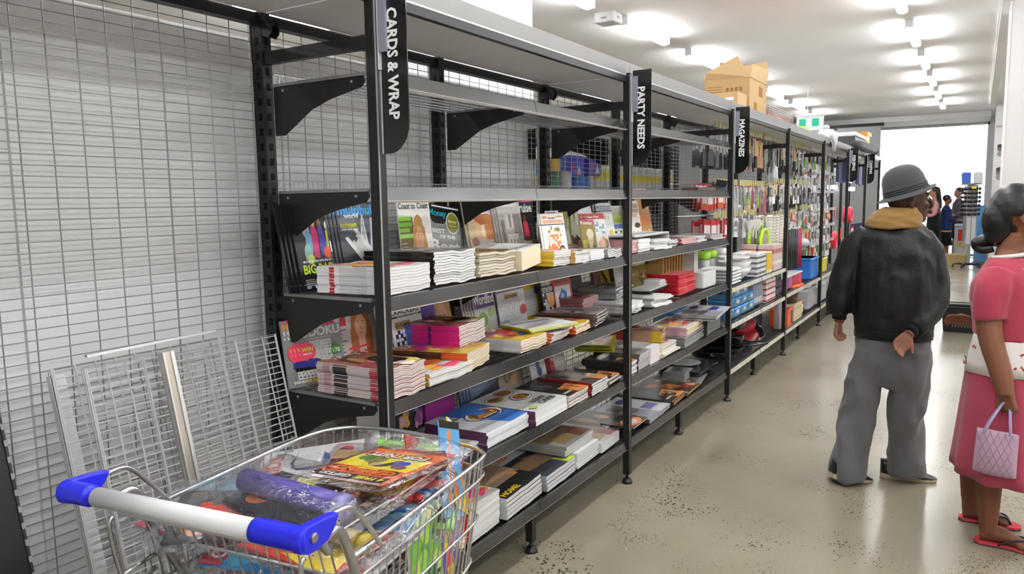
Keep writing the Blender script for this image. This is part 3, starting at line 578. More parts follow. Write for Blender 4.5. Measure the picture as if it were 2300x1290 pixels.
COV['animals'] = ('#4c4a46', blobs(0,0,1,1,['#3a3a36','#6a6256','#8a7a5e','#2b2b2b','#9a8a72'],22,47,.16)+[('r',0,0,.05,1,'#9a2a20'),('p',[(.6,.0),(.55,.3),(1,.36),(1,0)],'#c98a4a')])
COV['sunset'] = ('#2e2c2b', [('p',[(.5,0),(.4,.35),(1,.42),(1,0)],'#d88a4a'),('e',.4,.6,.3,.12,'#52504c'),('r',.1,.1,.35,.05,'#b8a890')]+blobs(.45,.02,.5,.35,['#e8a860','#a85a2a','#f0c890','#4a3020'],14,48,.09))
COV['homes'] = ('#2a2a2c', [('r',0,.8,1,.2,'#9aa0a4'),('r',0,.3,1,.5,'#a08a6e'),('p',[(0,.3),(.5,.42),(1,.34),(1,.0),(0,0)],'#27272a'),('t','HOMES',.05,.8,.9,.16,'#d88a1e'),('p',[(.2,.44),(.55,.74),(1,.6),(1,.4)],'#c9a888'),('r',.55,.3,.35,.2,'#e09a5a'),('t','HOMES',.05,.04,.5,.1,'#e0c020')])
COV['house'] = ('#3e4148', [('r',0,.74,1,.26,'#c8ccd0'),('p',[(.05,.3),(.1,.6),(.6,.66),(.95,.5),(.9,.25)],'#8a6a4e'),('p',[(.0,.6),(.5,.8),(1,.66),(1,.6),(.5,.7)],'#2a2a2e'),('r',.7,.08,.24,.5,'#5b5f9a'),('p',[(.75,.0),(.72,.34),(1,.4),(1,.0)],'#b8cf3a'),('t','DESIGN',.1,.82,.6,.1,'#e8882a')])
COV['room'] = ('#b9b9b8', [('r',0,.82,1,.18,'#c4c4c4'),('t','INTERIORS',.2,.86,.6,.06,'#8c8c8c'),('r',.0,.3,1,.5,'#9a8468'),('r',.1,.56,.2,.2,'#4a4038'),('r',.4,.58,.25,.2,'#d8c8a8'),('r',.7,.5,.2,.28,'#6a5a48'),('p',[(.1,.1),(.2,.34),(.6,.36),(.6,.1)],'#b89a6a'),('p',[(.62,.06),(.66,.34),(1,.34),(1,.04)],'#9a5a4a'),('r',0,0,.1,.3,'#d0d0ce')])
COV['food'] = ('#4b2a1e', blobs(0,0,1,1,['#8a3a1e','#a8522a','#5a2a14','#c9783a','#3a4a22','#d8924a'],30,51,.14)+[('r',0,0,.08,1,'#b8b4ae')])
COV['dark'] = ('#2b2c2f', blobs(.05,.05,.9,.9,['#3a3c40','#4a4a4a','#5a4a42','#26262a'],16,52,.15)+[('t','NOIR',.1,.8,.5,.1,'#a8a8a8')])
COV['faces'] = ('#3a3230', face(.4,.6,.34,'#b8866c','#2a1e18','#6a5a50')+face(.72,.4,.26,'#c89a7c','#4a3222','#3a4a5a')+[('t','LIFE',.08,.08,.4,.12,'#d8d8d8')])
COV['bluebox'] = ('#8a8a96', [('r',.5,0,.5,1,'#c4c2c8'),('e',.74,.8,.18,.1,'#3c3c8a'),('r',.55,.2,.35,.2,'#4a4aa0')]+blobs(0,.1,.5,.8,['#4a4642','#3a3632','#6a5c50'],12,53,.12))
COV['orangedisc'] = ('#5a4a44', [('e',.5,.3,.4,.28,'#e0905a'),('e',.5,.3,.25,.17,'#c9c4c0'),('e',.6,.7,.3,.18,'#2a2a2a')])
COV['mixA'] = ('#c9a43a', blobs(0,0,1,1,['#c83a8a','#e86a2a','#3a5ab0','#e8d04a','#d83a3a'],22,54,.14)+[('t','EXTRA',.1,.8,.8,.12,'#f4f4f0')])
COV['mixB'] = ('#d8d4cc', blobs(0,0,1,1,['#e0702a','#e84a7a','#c8c4b8','#f0b040'],18,55,.15)+[('t','NEW IDEA',.08,.82,.84,.1,'#c8342a')])
COV['gossip'] = ('#a8685a', face(.35,.6,.3,'#d49a78','#5a3a22','#b84a5a')+face(.68,.42,.28,'#c98a6a','#2a1e1a','#e0d0c0')+[('t','DAILY',.1,.84,.8,.13,'#f0e8e0'),('r',.6,.02,.3,.14,'#e8d83a')])
COV['darky'] = ('#26242c', [('p',[(.3,.2),(.5,.5),(.4,.5),(.7,.8),(.6,.5),(.75,.5)],'#e8d820'),('e',.3,.8,.2,.1,'#e07a2a'),('r',.1,.05,.7,.06,'#b8a08a')]+blobs(0,0,1,1,['#3a3648','#4a3a2a'],6,71,.1))
COV['white'] = ('#e4e4e2', [('r',.1,.7,.8,.2,'#9aa2aa')]+lines(.1,.6,.8,8,.06,'#b8b8b8',.015))
COV['greys'] = ('#8a8886', blobs(0,0,1,1,['#a8a4a0','#6a6866','#b8b4b0','#4a4a4a'],14,56,.16)+[('t','WEEKLY',.08,.84,.8,.1,'#e8e8e8')])
COV['wheat'] = ('#7a6a32', blobs(0,.0,1,.8,['#9a8a4a','#5a5228','#c8b46a','#6a3a22'],20,57,.1)+[('r',0,.85,1,.15,'#cfc9a0')])
COV['juice'] = ('#9a9890', [('t','JUICE',.15,.6,.7,.12,'#c4c0b8'),('e',.5,.25,.2,.16,'#6a7a3a'),('r',.44,.1,.12,.3,'#4a2a20')])
COV['stairs'] = ('#6a3a1c', [('r',.4,.35,.6,.65,'#b8982a')]+[('r',.25+.09*i,.78-.08*i,.12,.09,'#2e2620') for i in range(6)]+blobs(0,0,1,.4,['#8a5222','#5a3218'],8,58,.14))
def art(mb, ops, W, H, z, step=.00022, M=None):
    k = 1
    for o in ops:
        zz = z+step*min(k, 9)*.5 + step*.12*k*.1; k += 1
        zz = z + .00006*k
        if o[0] == 'r':
            x, y, w, h = o[1:5]; x2 = min(x+w, 1); y2 = min(y+h, 1); x = max(x, 0); y = max(y, 0)
            mb.poly([(x*W,y*H,zz),(x2*W,y*H,zz),(x2*W,y2*H,zz),(x*W,y2*H,zz)], o[5], M)
        elif o[0] == 'e':
            x, y, a, b2 = o[1:5]
            pts = []
            for i in range(12):
                px = min(max(x+a*math.cos(PI*i/6), 0), 1); py = min(max(y+b2*math.sin(PI*i/6), 0), 1); pts.append((px*W, py*H, zz))
            mb.poly(pts, o[5], M)
        elif o[0] == 'p': mb.poly([(min(max(a,0),1)*W, min(max(b2,0),1)*H, zz) for a, b2 in o[1]][::1], o[2], M)
        elif o[0] == 't': mb.text(o[1], o[2]*W, o[3]*H, zz, o[6], h=o[5]*H, w=o[4]*W, bold=.03, M=M)
PG = '#dedcd8'
def block(W, H, T, cov, spine, pages=PG, wave=0, seg=1, back=None, spine_marks=(), flipwave=0):
    """bound magazine lying flat: x 0..W (spine at x=0), y 0..H, z 0..T"""
    g = MB(); c = .0006 if T > .002 else T*.2
    def zw(x, y): return (wave*math.sin(x/W*PI*2.2+flipwave)*.5+wave*.35*math.sin(x/W*PI*5+1)) * (1 if wave else 0)
    n = seg
    def slab(x0, x1, y0, y1, z0, z1, colr, cols=None):
        for i in range(n):
            a, b2 = x0+(x1-x0)*i/n, x0+(x1-x0)*(i+1)/n; za, zb = zw(a, 0), zw(b2, 0)
            v = [(a,y0,z0+za),(b2,y0,z0+zb),(b2,y1,z0+zb),(a,y1,z0+za),(a,y0,z1+za),(b2,y0,z1+zb),(b2,y1,z1+zb),(a,y1,z1+za)]
            f = [(0,3,2,1),(4,5,6,7),(0,1,5,4),(2,3,7,6)]
            if i == 0: f.append((3,0,4,7))
            if i == n-1: f.append((1,2,6,5))
            g.add(v, f, colr)
    g.fin('paper'); slab(.0012, W-.001, .0008, H-.0008, c, T-c, pages)
    g.fin('coated_print'); slab(0, W, 0, H, 0, c, back or cov); slab(0, W, 0, H, T-c, T, cov)
    g.box(-.0004, .0012, 0, H, zw(0,0), T+zw(0,0), spine)
    for a, b2, cc in spine_marks: g.box(-.0009, .0, a*H, b2*H, T*.08, T*.92, cc)
    return g
PZ = 'crackers sudokus bumper crosswords codec superhard cryptic wordfind yellow_sud puzzle_a puzzle_b puzzle_c puzzle_d bigface'.split()
BK = 'pasta pasta2 food animals honey art redfree juice wheat barcode dark'.split()
def kindname(key): return ('puzzle_book', 'puzzle book') if key in PZ else (('book', 'book') if key in BK else ('magazine', 'magazine'))
def magazine(key, W, H, T, spine=None, pages=PG, wave=0, seg=1, marks=(), withart=True):
    bc, ops = COV[key]
    g = block(W, H, T, bc, spine or bc, pages, wave, seg, spine_marks=marks)
    o = g.build(kindname(key)[0])
    if withart:
        a = MB(); art(a, ops, W, H, T+.0001)
        if wave:
            a.v = [(x, y, z+wave*math.sin(x/W*PI*2.2)*.5+wave*.35*math.sin(x/W*PI*5+1)+.0008) for x, y, z in a.v]
        a.build('cover_print', 'coated_print', o)
    return o
def stack(key, x, y, z, rz, n, T, label, under, group, W=.235, H=.30, spine=None, pages=PG, wave=0, seg=1, marks=(), jit=.004, cat=None, tilt=(0,0), step=None):
    cat = cat or kindname(key)[1]
    top = magazine(key, W, H, T, spine, pages, wave, seg, marks); tag(top, label, cat, group)
    kids = kidsof(top); st = step or T
    if n > 1:
        base = magazine(key, W, H, T, spine, pages, wave, seg, marks, withart=False)
    for i in range(n):
        o = top if i == n-1 else (base if i == 0 else base.copy())
        if i not in (0, n-1): col.objects.link(o)
        jx, jy = (rnd.random()-.5)*jit*2, (rnd.random()-.5)*jit*2
        o.location = (x+jx, y+jy, z+st*i+.0003*i); o.rotation_euler = (tilt[0], tilt[1], R(rz+(rnd.random()-.5)*jit*250))
        if i < n-1: tag(o, under+', '+ORD[n-1-i]+' from the top', cat, group)
        if 'wrapped' in label: o.name = 'wrapped_magazine'
        elif key == 'white': o.name = 'white_paper_item'  # magazines, pads and a leaflet with the white cover share one name
        elif cat == 'paper pad': o.name = 'paper_pad'
    return top
def stand(key, x, y, z, rz, label, W=.215, H=.285, T=.005, lean=10, spine=None, copies=0, dx=-.012, dy=.012, roll=0, under=None, group=None, pages=PG, cat=None):
    cat = cat or kindname(key)[1]
    """upright, cover facing the aisle; (x,y) is the bottom left corner of the cover"""
    o = magazine(key, W, H, T, spine, pages); tag(o, label, cat, group)
    def pose(ob, x, y): 
        ob.matrix_world = Matrix.Translation((x, y, z)) @ Matrix.Rotation(R(rz), 4, 'Z') @ Matrix.Rotation(R(90-lean), 4, 'X') @ Matrix.Rotation(R(roll), 4, 'Z')
    pose(o, x, y)
    for k in range(copies):
        c = o.copy(); col.objects.link(c)
        for ch in o.children:
            d = ch.copy(); col.objects.link(d); d.parent = c
        pose(c, x+dx*(k+1), y+dy*(k+1)); tag(c, under, cat, group)
        c['label'] = under+(', '+ORD[k]+' behind it' if copies > 1 else '')
        if group: c['group'] = group
    return o
S3, S4, S5, S6 = 1.2565, .9185, .5865, .2415
# ---- third shelf (standing at the back)
stand('guide', -.012, .345, S3, 8, 'black cricket guide magazine with lime BIG BASH headline at the left of the third shelf', W=.215, H=.30, copies=3, dx=-.016, dy=.004, under='further copy of the BIG BASH cricket guide tucked behind the front one', group='BIG BASH cricket guides')
stand('multihull', .215, .36, S3, 4, 'dark sailing magazine titled multihull world showing a catamaran', W=.225, H=.305, copies=4, dx=-.016, dy=.003, under='further copy of multihull world with only its edge showing', group='multihull world magazines')
stand('coast', .50, .33, S3, 6, 'business magazine Coast to Coast with a long haired woman on its cover', W=.235, H=.33, lean=6)
stand('money', .72, .365, S3, 2, 'grey money magazine headed BEST OF THE BEST with gold seal', W=.23, H=.30, lean=8, roll=-7)
stand('home', .99, .335, S3, 4, 'interiors magazine with warm timber living room, left of the Kitchen+ title', W=.23, H=.30, copies=1, dx=-.014, dy=.006, under='copy behind the warm timber living room magazine', group='timber living room magazines', pages='#bbb')
stand('kitchen', 1.24, .33, S3, 3, 'Kitchen+ magazine with white kitchen island on the cover', W=.23, H=.325, copies=2, dx=-.014, dy=.006, under='copy tucked behind the front Kitchen+ magazine', group='Kitchen+ magazines')
stand('cruise', 1.42, .345, S3, 6, 'dark cruise magazine with a woman in a red dress', W=.22, H=.315, copies=1, dx=.012, dy=.004, under='copy behind the red dress cruise magazine', group='cruise magazines')
stand('crosswords', 1.36, .17, S3, -6, 'white puzzle book titled Simply CROSSWORDS on the third shelf', W=.195, H=.235, lean=10, copies=1, dx=-.012, dy=.006, under='copy behind Simply CROSSWORDS', group='Simply CROSSWORDS books')
stand('weight', 1.60, .27, S3, 4, 'pale health magazine headed LASTING WEIGHT LOSS', W=.16, H=.245, lean=10)
stand('plants', 1.74, .30, S3, 2, 'green and grey magazine half hidden behind the Reader digest', W=.15, H=.235, lean=8)
stand('reader', 1.70, .14, S3, -8, 'small olive Reader digest with pink masthead', W=.135, H=.20, lean=12, roll=-3)
for i in range(3):
    stand('plain_green', 2.02+.02*i, .40, S3, 60, 'lime green spined magazine standing edge on, number %s from the post side' % ['one','two','three'][i], W=.2, H=.31, T=.008, lean=2, group='lime green spined magazines')
stand('plants', 2.06, .41, S3, 2, 'magazine with olive masthead right of the lime green spines', W=.2, H=.32)
stand('lexus', 2.24, .41, S3, 2, 'white magazine titled NEXUS in red beside the second post', W=.2, H=.33)
stand('puzzle_a', 1.83, .15, S3, -16, 'small white puzzle magazine leaning at the second post, red top', W=.15, H=.23, lean=16, copies=2, dx=-.018, dy=.01, under='copy behind the leaning red topped puzzle magazine', group='leaning red topped puzzles')
# ---- third shelf stacks
stack('mixB', .04, .008, S3, 7, 9, .0095, 'top magazine of the red marked white spined stack at the front post', 'white spined red marked magazine at the front post', 'red marked white spined stack', W=.255, H=.285, spine='#e9e9e9', pages='#dcdcdc', wave=.004, seg=8, marks=((.75,.82,'#b8282e'),(.3,.68,'#c9c9c9')), jit=.002)
stack('greys', .325, .045, S3, 4, 12, .0095, 'top magazine of the black spined white paged stack', 'black spined magazine in the tall white paged stack', 'black spined stack', W=.285, H=.31, spine='#1a1a1a', pages='#e4e4e2', wave=.007, seg=10, marks=((.1,.3,'#3a3a3a'),(.5,.8,'#3a3a3a')), jit=.004)
stack('wheat', .63, .06, S3, 3, 8, .0115, 'top newspaper of the cream folded pile on the third shelf', 'folded cream newspaper in the pile beside the black spined stack', 'cream folded newspapers', W=.29, H=.30, spine='#cfc4a8', pages='#d9d2c0', wave=.006, seg=9, jit=.006)
stack('white', .935, .05, S3, 6, 2, .042, 'upper thick cream paper pad at the middle of the third shelf', 'lower thick cream paper pad at the middle of the third shelf', 'cream paper pads', W=.2, H=.28, spine='#ead9b8', pages='#f0dfc2', cat='paper pad', tilt=(0,R(-6)), jit=.001)
stack('mixB', 1.16, .02, S3, 3, 7, .0095, 'top of the white stack right of the cream pads', 'white paged magazine in the stack right of the cream pads', 'white stack right of the cream pads', W=.18, H=.26, spine='#d8b83a', pages='#dddddb', wave=.005, seg=8)
stack('crosswords', 1.345, .01, S3, 3, 6, .0085, 'top of the yellow spined stack under Simply CROSSWORDS', 'yellow spined magazine in the low stack under Simply CROSSWORDS', 'yellow spined low stack', W=.17, H=.15, spine='#c89a4a', pages='#d9d9d7', wave=.004, seg=7)
stack('white', 1.52, .015, S3, 4, 5, .009, 'top of the bright white low stack before the second post', 'bright white magazine in the low stack before the second post', 'bright white low stack', W=.19, H=.24, spine='#ddd', pages='#ececec', wave=.003, seg=6)
stack('greys', 1.715, .01, S3, 2, 4, .010, 'top of the grey curled stack beside the second post', 'grey curled magazine beside the second post', 'grey curled stack', W=.19, H=.27, spine='#888', pages='#dadada', wave=.008, seg=8)
stack('gossip', 1.58, .29, S3, -8, 4, .014, 'pink covered flat magazine pile behind the white ones', 'pink edged magazine in the flat pile behind the white ones', 'pink edged pile', W=.28, H=.2, spine='#c98a8a', pages='#d8a8a8')
# second unit third shelf
stack('gossip', 2.0, .02, S3, 3, 5, .014, 'top pink edged magazine just past the second post', 'pink edged magazine just past the second post', 'pink edged stack past the second post', W=.13, H=.3, spine='#c99a9a', pages='#dcb0b0')
stack('white', 2.14, .02, S3, 2, 4, .017, 'top of the plain white block stack past the second post', 'plain white block past the second post', 'plain white block stack', W=.2, H=.26, spine='#ddd', pages='#eee')
stack('white', 2.36, .02, S3, -4, 5, .011, 'top of the ragged white stack under the open grey folder', 'ragged white magazine under the open grey folder', 'ragged white stack', W=.24, H=.26, spine='#ddd', pages='#e8e8e6', wave=.005, seg=6, jit=.012)
stack('greys', 2.63, .02, S3, 5, 4, .010, 'top of the curled white stack at the shelf joint', 'curled white magazine at the shelf joint', 'curled white stack at the joint', W=.2, H=.26, spine='#ccc', pages='#e4e4e4', wave=.007, seg=6, jit=.01)
stack('gossip', 2.93, .05, S3, -6, 4, .009, 'top of the pink magazines near the MAGAZINES sign', 'pink magazine near the MAGAZINES sign', 'pink magazines near the MAGAZINES sign', W=.24, H=.28, spine='#b86a7a', pages='#d8b8bc', jit=.02)
stack('white', 3.2, .02, S3, 6, 4, .008, 'top plastic wrapped magazine at the end of the third shelf', 'plastic wrapped magazine at the end of the third shelf', 'wrapped magazines at shelf end', W=.26, H=.28, spine='#aaa', pages='#ccc', jit=.025)
stack('greys', 3.5, .03, S3, -3, 4, .008, 'top of the loose grey magazines by the MAGAZINES post', 'loose grey magazine by the MAGAZINES post', 'loose grey magazines', W=.26, H=.28, spine='#999', pages='#ccc', jit=.02)
g = MB(); g.box(0, .6, 0, .24, 0, .006, '#c9c9c9'); g.box(.6, .606, 0, .24, -.05, .006, '#e0e0e0'); g.box(.0, .6, .0, .24, -.006, 0, '#8a8a8a')
solo(g, 'open_folder', 'paper', 'open grey folder lying across the ragged white magazine stack', 'folder', loc=(2.16, .05, S3+.085), rot=(0, 0, R(2)))
stand('puzzle_b', 2.1, .22, S3, 2, 'white puzzle magazine first past the second post on the third shelf', W=.22, H=.28, copies=1, dx=-.014, under='copy behind the first puzzle magazine past the second post', group='first puzzle past the second post')
stand('puzzle_c', 2.4, .27, S3, 2, 'puzzle magazine with black and white squares and green band', W=.2, H=.26)
stand('puzzle_d', 2.55, .23, S3, 2, 'cream CODE WORDS magazine with small orange figure', W=.21, H=.29, copies=1, dx=.014, under='copy behind the cream CODE WORDS magazine', group='CODE WORDS magazines')
stand('kraft', 2.8, .27, S3, 2, 'brown and orange BREAK magazine in a clear pocket', W=.25, H=.37, copies=1, dx=.014, under='copy behind the brown and orange BREAK magazine', group='BREAK magazines')
# ---- fourth shelf standing
stand('bumper', .012, .405, S4, -10, 'grey BUMPER SUDOKU puzzle book at the left of the fourth shelf', W=.195, H=.235, copies=3, dx=-.014, dy=.004, under='copy tucked behind the front BUMPER SUDOKU', group='BUMPER SUDOKU books')
stand('speak', .18, .39, S4, 2, 'gossip magazine with a smiling long haired woman and red SPEAK OUT headline', W=.24, H=.275, lean=7)
stand('crackers', .44, .33, S4, 3, 'white puzzle book titled Simply CRACKERS beside the front post', W=.205, H=.245, copies=3, dx=-.022, dy=.004, under='copy behind Simply CRACKERS showing its edge', group='Simply CRACKERS books')
stand('cryptic', .54, .37, S4, 3, 'purple CRYPTIC puzzle collection', W=.235, H=.30, lean=7)
stand('bigface', .74, .39, S4, 5, 'dark CROSSWORD magazine with a large face of a blonde woman', W=.21, H=.30, lean=7)
stand('wordfind', 1.03, .35, S4, 4, 'purple and white Wordfind book with green blobs', W=.2, H=.25, copies=4, dx=-.017, dy=.004, under='copy to the left behind the Wordfind book', group='Wordfind books')
stand('sudokus', 1.23, .35, S4, 3, 'white puzzle book titled Simply SUDOKUS', W=.275, H=.262, lean=9)
stand('yellow_sud', 1.46, .37, S4, 3, 'yellow SUDOKU book half hidden behind Simply SUDOKUS', W=.23, H=.275, lean=8)
stand('codec', 1.62, .33, S4, 0, 'black and yellow code crackers puzzle book', W=.17, H=.265, lean=8)
stand('superhard', 1.74, .325, S4, -3, 'red SUPER HARD SUDOKU book', W=.19, H=.27, lean=8)
stand('dark', 1.98, .37, S4, 2, 'dark grey magazine right of the red SUPER HARD SUDOKU', W=.22, H=.3)
stand('stairs', 2.32, .36, S4, 2, 'brown magazine with yellow stepped picture left of the second post', W=.25, H=.31, copies=1, dx=-.016, dy=.005, under='copy behind the yellow stepped picture magazine', group='stepped picture magazines', pages='#777')
stand('dark', 2.55, .37, S4, 2, 'near black magazine behind the second post', W=.22, H=.3, copies=3, dx=.02, dy=.002, under='near black copy behind the second post', group='near black magazines')
stand('juice', 2.28, .20, S4, 0, 'small grey JUICE book past the second post on the fourth shelf', W=.18, H=.24)
stand('wheat', 2.62, .24, S4, 4, 'olive book with pale spines past the JUICE book', W=.18, H=.25, copies=5, dx=.02, dy=.0, under='olive book copy with pale spine past the JUICE book', group='olive books')
# fourth shelf stacks
stack('gossip', .0, -.0, S4, 1, 17, .0058, 'top gossip magazine of the thin pink and white stack at the front post', 'thin magazine with pink and black spine at the front post', 'thin pink and white stack', W=.205, H=.30, spine='#cfc3c2', pages='#e2e2e0', wave=.008, seg=8, marks=((.0,.22,'#b8323e'),(.55,.75,'#2a2428'),(.8,.9,'#b8869a')), jit=.004)
stack('mixB', .215, -.004, S4, 3, 7, .0062, 'top of the low stack with pink and orange cover in front of the brown spines', 'thin magazine in the low stack in front of the brown spines', 'low pink and orange stack', W=.28, H=.17, spine='#c9a04a', pages='#dcdcda', wave=.005, seg=8)
stack('mixA', .46, .01, S4, 14, 11, .0062, 'top of the brown and orange spined stack', 'magazine with brown and orange spine', 'brown and orange spined stack', W=.25, H=.32, spine='#4a2c18', pages='#dcdad6', wave=.005, seg=8, marks=((.0,.32,'#e8622a'),(.62,.68,'#2e1c12')), jit=.003)
stack('gossip', .56, .115, S4+.0685, 10, 11, .0072, 'top of the bright pink and blue spined stack', 'magazine with bright pink and blue spine', 'pink and blue spined stack', W=.25, H=.29, spine='#e0228e', pages='#e0e0de', wave=.005, seg=8, marks=((.72,.92,'#2a7ad0'),(.42,.47,'#5a2a7a')), jit=.003)
stack('mixA', .85, .01, S4, 3, 8, .0065, 'top of the white paged stack below the pink spines', 'white paged magazine below the pink spines', 'white paged stack below the pink spines', W=.24, H=.28, spine='#ccc', pages='#e2e2e0', wave=.006, seg=8)
stack('white', 1.02, .06, S4+.055, -18, 3, .006, 'top lime green edged plastic wrapped magazine', 'lime green edged wrapped magazine', 'lime green wrapped magazines', W=.3, H=.2, spine='#a8b81e', pages='#b4c02a', jit=.012)
stack('mixB', 1.12, .01, S4, 6, 6, .0065, 'top of the orange red covered stack mid shelf', 'magazine in the orange red stack mid shelf', 'orange red stack', W=.22, H=.3, spine='#d86a3a', pages='#dfdcd8', wave=.004, seg=6, jit=.01)
stack('mixA', 1.36, .015, S4, 8, 6, .0065, 'top of the orange spined stack beneath SUPER HARD SUDOKU', 'orange spined magazine beneath SUPER HARD SUDOKU', 'orange spined stack', W=.22, H=.29, spine='#e8541e', pages='#e4e2de', wave=.004, seg=6, jit=.008)
stack('greys', 1.60, .03, S4, 12, 9, .0065, 'top of the dark striped stack left of the second post', 'dark spined magazine left of the second post', 'dark striped stack', W=.24, H=.30, spine='#5a3a2e', pages='#d4ccc6', wave=.004, seg=6, jit=.012)
stack('gossip', 1.80, .20, S4, 6, 14, .0072, 'top of the dull pink striped wrapped stack at the second post', 'dull pink striped wrapped magazine at the second post', 'dull pink striped stack', W=.25, H=.2, spine='#8a5a5e', pages='#b8989a', jit=.006)
stack('white', 2.0, .02, S4, 4, 6, .010, 'top of the rolled white stack past the second post on the fourth shelf', 'white magazine past the second post on the fourth shelf', 'white stack past second post, fourth shelf', W=.24, H=.29, spine='#ccc', pages='#e8e8e8', wave=.008, seg=8, jit=.012)
stack('greys', 2.16, .16, S4+.065, 10, 5, .011, 'top of the clear wrapped grey magazines behind the rolled white ones', 'clear wrapped grey magazine behind the rolled white ones', 'clear wrapped greys', W=.4, H=.28, spine='#8a8a8a', pages='#c4c4c4', wave=.004, seg=6, jit=.012)
stack('white', 2.36, .02, S4, -5, 6, .009, 'top of the untidy white stack under the black folder', 'untidy white magazine under the black folder', 'untidy white stack', W=.26, H=.27, spine='#bbb', pages='#e4e4e4', wave=.006, seg=6, jit=.02)
g = MB(); g.box(0, .42, 0, .22, 0, .01, '#1c1c1e'); g.box(.02, .42, .01, .21, .01, .018, '#d0d0ce'); g.rbox(.3, .46, .02, .2, .0, .05, .02, '#e0e0de')
solo(g, 'ring_binder', 'paper', 'black ring binder with white sheets lying on the fourth shelf before the red towels', 'folder', loc=(2.52, .10, S4+.06), rot=(0, 0, R(4)))
# red tea towels
for i in range(11):
    g = MB(); g.rbox(0, .34, 0, .26, 0, .0115, .01, '#c8202e'); g.rbox(.27, .345, .004, .25, .0005, .0112, .01, '#e8e0dc')
    g.box(.1, .16, -.001, .0, .002, .009, '#d8505a')
    solo(g, 'tea_towel', 'cloth', 'top red tea towel of the folded pile' if i == 10 else 'folded red tea towel below the bamboo boards, %s from the top' % ORD[10-i], 'towel', 'folded red tea towels', loc=(2.93+rnd.random()*.01, .06+rnd.random()*.008, S4+.0125*i), rot=(0, 0, R(rnd.uniform(-2, 2))))
g = MB(); g.rbox(0, .3, 0, .28, 0, .11, .01, '#c9c9c8'); solo(g, 'cloth_bundle', 'cloth', 'grey folded cloth bundle right of the red tea towels', 'cloth', loc=(3.38, .04, S4))
for i in range(8):
    g = MB(); g.rbox(0, .018, 0, .26, 0, .29, .004, '#b5925a'); g.box(-.001, 0, .1, .16, .2, .26, '#8a6a3a')
    solo(g, 'bamboo_board', 'card', 'bamboo chopping board above the red tea towels, %s from the left' % ORD[i], 'chopping board', 'bamboo chopping boards', loc=(2.96+.055*i, .18, S4+.001), rot=(0, 0, 0))
for i in range(3):
    g = MB(); g.rbox(0, .014, 0, .26, 0, .30, .02, '#dad8d0'); solo(g, 'white_board', 'plastic', 'white plastic chopping board right of the bamboo row, %s from the left' % ORD[i], 'chopping board', 'white chopping boards', loc=(3.42+.03*i, .12, S4+.001), rot=(0, 0, 0))
# ---- fifth shelf
stand('get_on', .30, .41, S5, 2, 'white card printed get on behind the front post on the fifth shelf', W=.27, H=.33, T=.003, lean=6)
stand('honey', .50, .42, S5, 3, 'art book with honeycomb shapes in bone and blue', W=.22, H=.31, T=.012, lean=6)
stand('art', .70, .41, S5, 2, 'purple book titled ART CENTRES', W=.22, H=.31, T=.012, lean=4)
stand('sea', 1.0, .375, S5, 2, 'grey blue seascape magazine with thick pages beside the purple book', W=.25, H=.32, copies=3, dx=-.022, dy=.004, under='copy behind the seascape magazine', group='seascape magazines', T=.010, pages='#b8b8b8')
stand('beige', 1.26, .38, S5, 2, 'beige magazine between the seascape and the blue figure card', W=.24, H=.31)
stand('bluerabbit', 1.46, .31, S5, 2, 'grey card with a small dark blue figure', W=.17, H=.26, T=.004, lean=12)
stand('redfree', 1.68, .33, S5, 2, 'dark red book with FREE on it and a grey figure', W=.19, H=.29, T=.012, copies=1, dx=-.02, dy=.004, under='copy behind the dark red FREE book', group='dark red FREE books', lean=12)
stack('barcode', .30, .03, S5, 6, 3, .008, 'recipe magazine showing plates and a barcode near the trolley', 'recipe magazine copy below the barcode one', 'barcode recipe magazines', W=.30, H=.24, pages='#ddd')
stack('dark', .36, .26, S5, 10, 2, .010, 'dark paperback behind the barcode recipe magazine', 'second dark paperback behind the barcode recipe magazine', 'dark paperbacks', W=.16, H=.22, pages='#999')
stack('pasta', .60, .02, S5, 2, 5, .012, 'top cookbook with a bowl of pasta on a blue cloth', 'pasta cookbook underneath the blue cloth one', 'pasta cookbooks', W=.34, H=.30, spine='#5a2850', pages='#dedede', wave=.003, seg=6)
stack('pasta2', .945, .0, S5, 2, 3, .021, 'top thick white LOW CARB cookbook', 'thick white LOW CARB cookbook underneath', 'LOW CARB cookbooks', W=.31, H=.34, spine='#5a2450', pages='#dededd')
stack('sunset', 1.262, .005, S5, 3, 4, .014, 'top magazine with black and orange sunset cover', 'sunset magazine copy underneath', 'sunset magazines', W=.23, H=.30, spine='#c9c4be', pages='#d9cfc8', wave=.003, seg=5)
stack('animals', 1.50, .0, S5, 3, 5, .0125, 'top red spined magazine with dark animal photo', 'red spined magazine underneath the animal photo', 'red spined animal magazines', W=.21, H=.30, spine='#8e2018', pages='#dcdcda', wave=.003, seg=5)
stack('sunset', 1.715, .01, S5, 4, 3, .012, 'top orange fanned magazine next to the second post, fifth shelf', 'orange fanned magazine next to the second post', 'orange fanned magazines', W=.19, H=.28, spine='#b86a2a', pages='#d8d2cc', jit=.012)
stack('white', 1.60, .28, S5, -14, 1, .006, 'blue grey leaflet lying behind the red spined magazines', '', None, W=.22, H=.15)
def roll(x, y, z, L, r, c, lab, grp, spiral=False, mid=None):
    g = MB(); g.tube([(0,0,r), (L,0,r)], r, c, 12)
    if spiral:
        for i in range(14): g.tube([(L*i/14+.01+.004*math.cos(a*PI/4), (r+.003)*math.cos(a*PI/4), r+(r+.003)*math.sin(a*PI/4)) for a in range(9)], .0025, '#d8d8d8', 4)
    if mid: g.tube([(L*.62,0,r),(L*.86,0,r)], r*1.03, mid, 12, caps=False)
    return solo(g, 'spiral_calendar' if spiral else 'rolled_calendar', 'plastic', lab, 'calendar', grp, (x, y, z), (0, 0, R(4)), True)
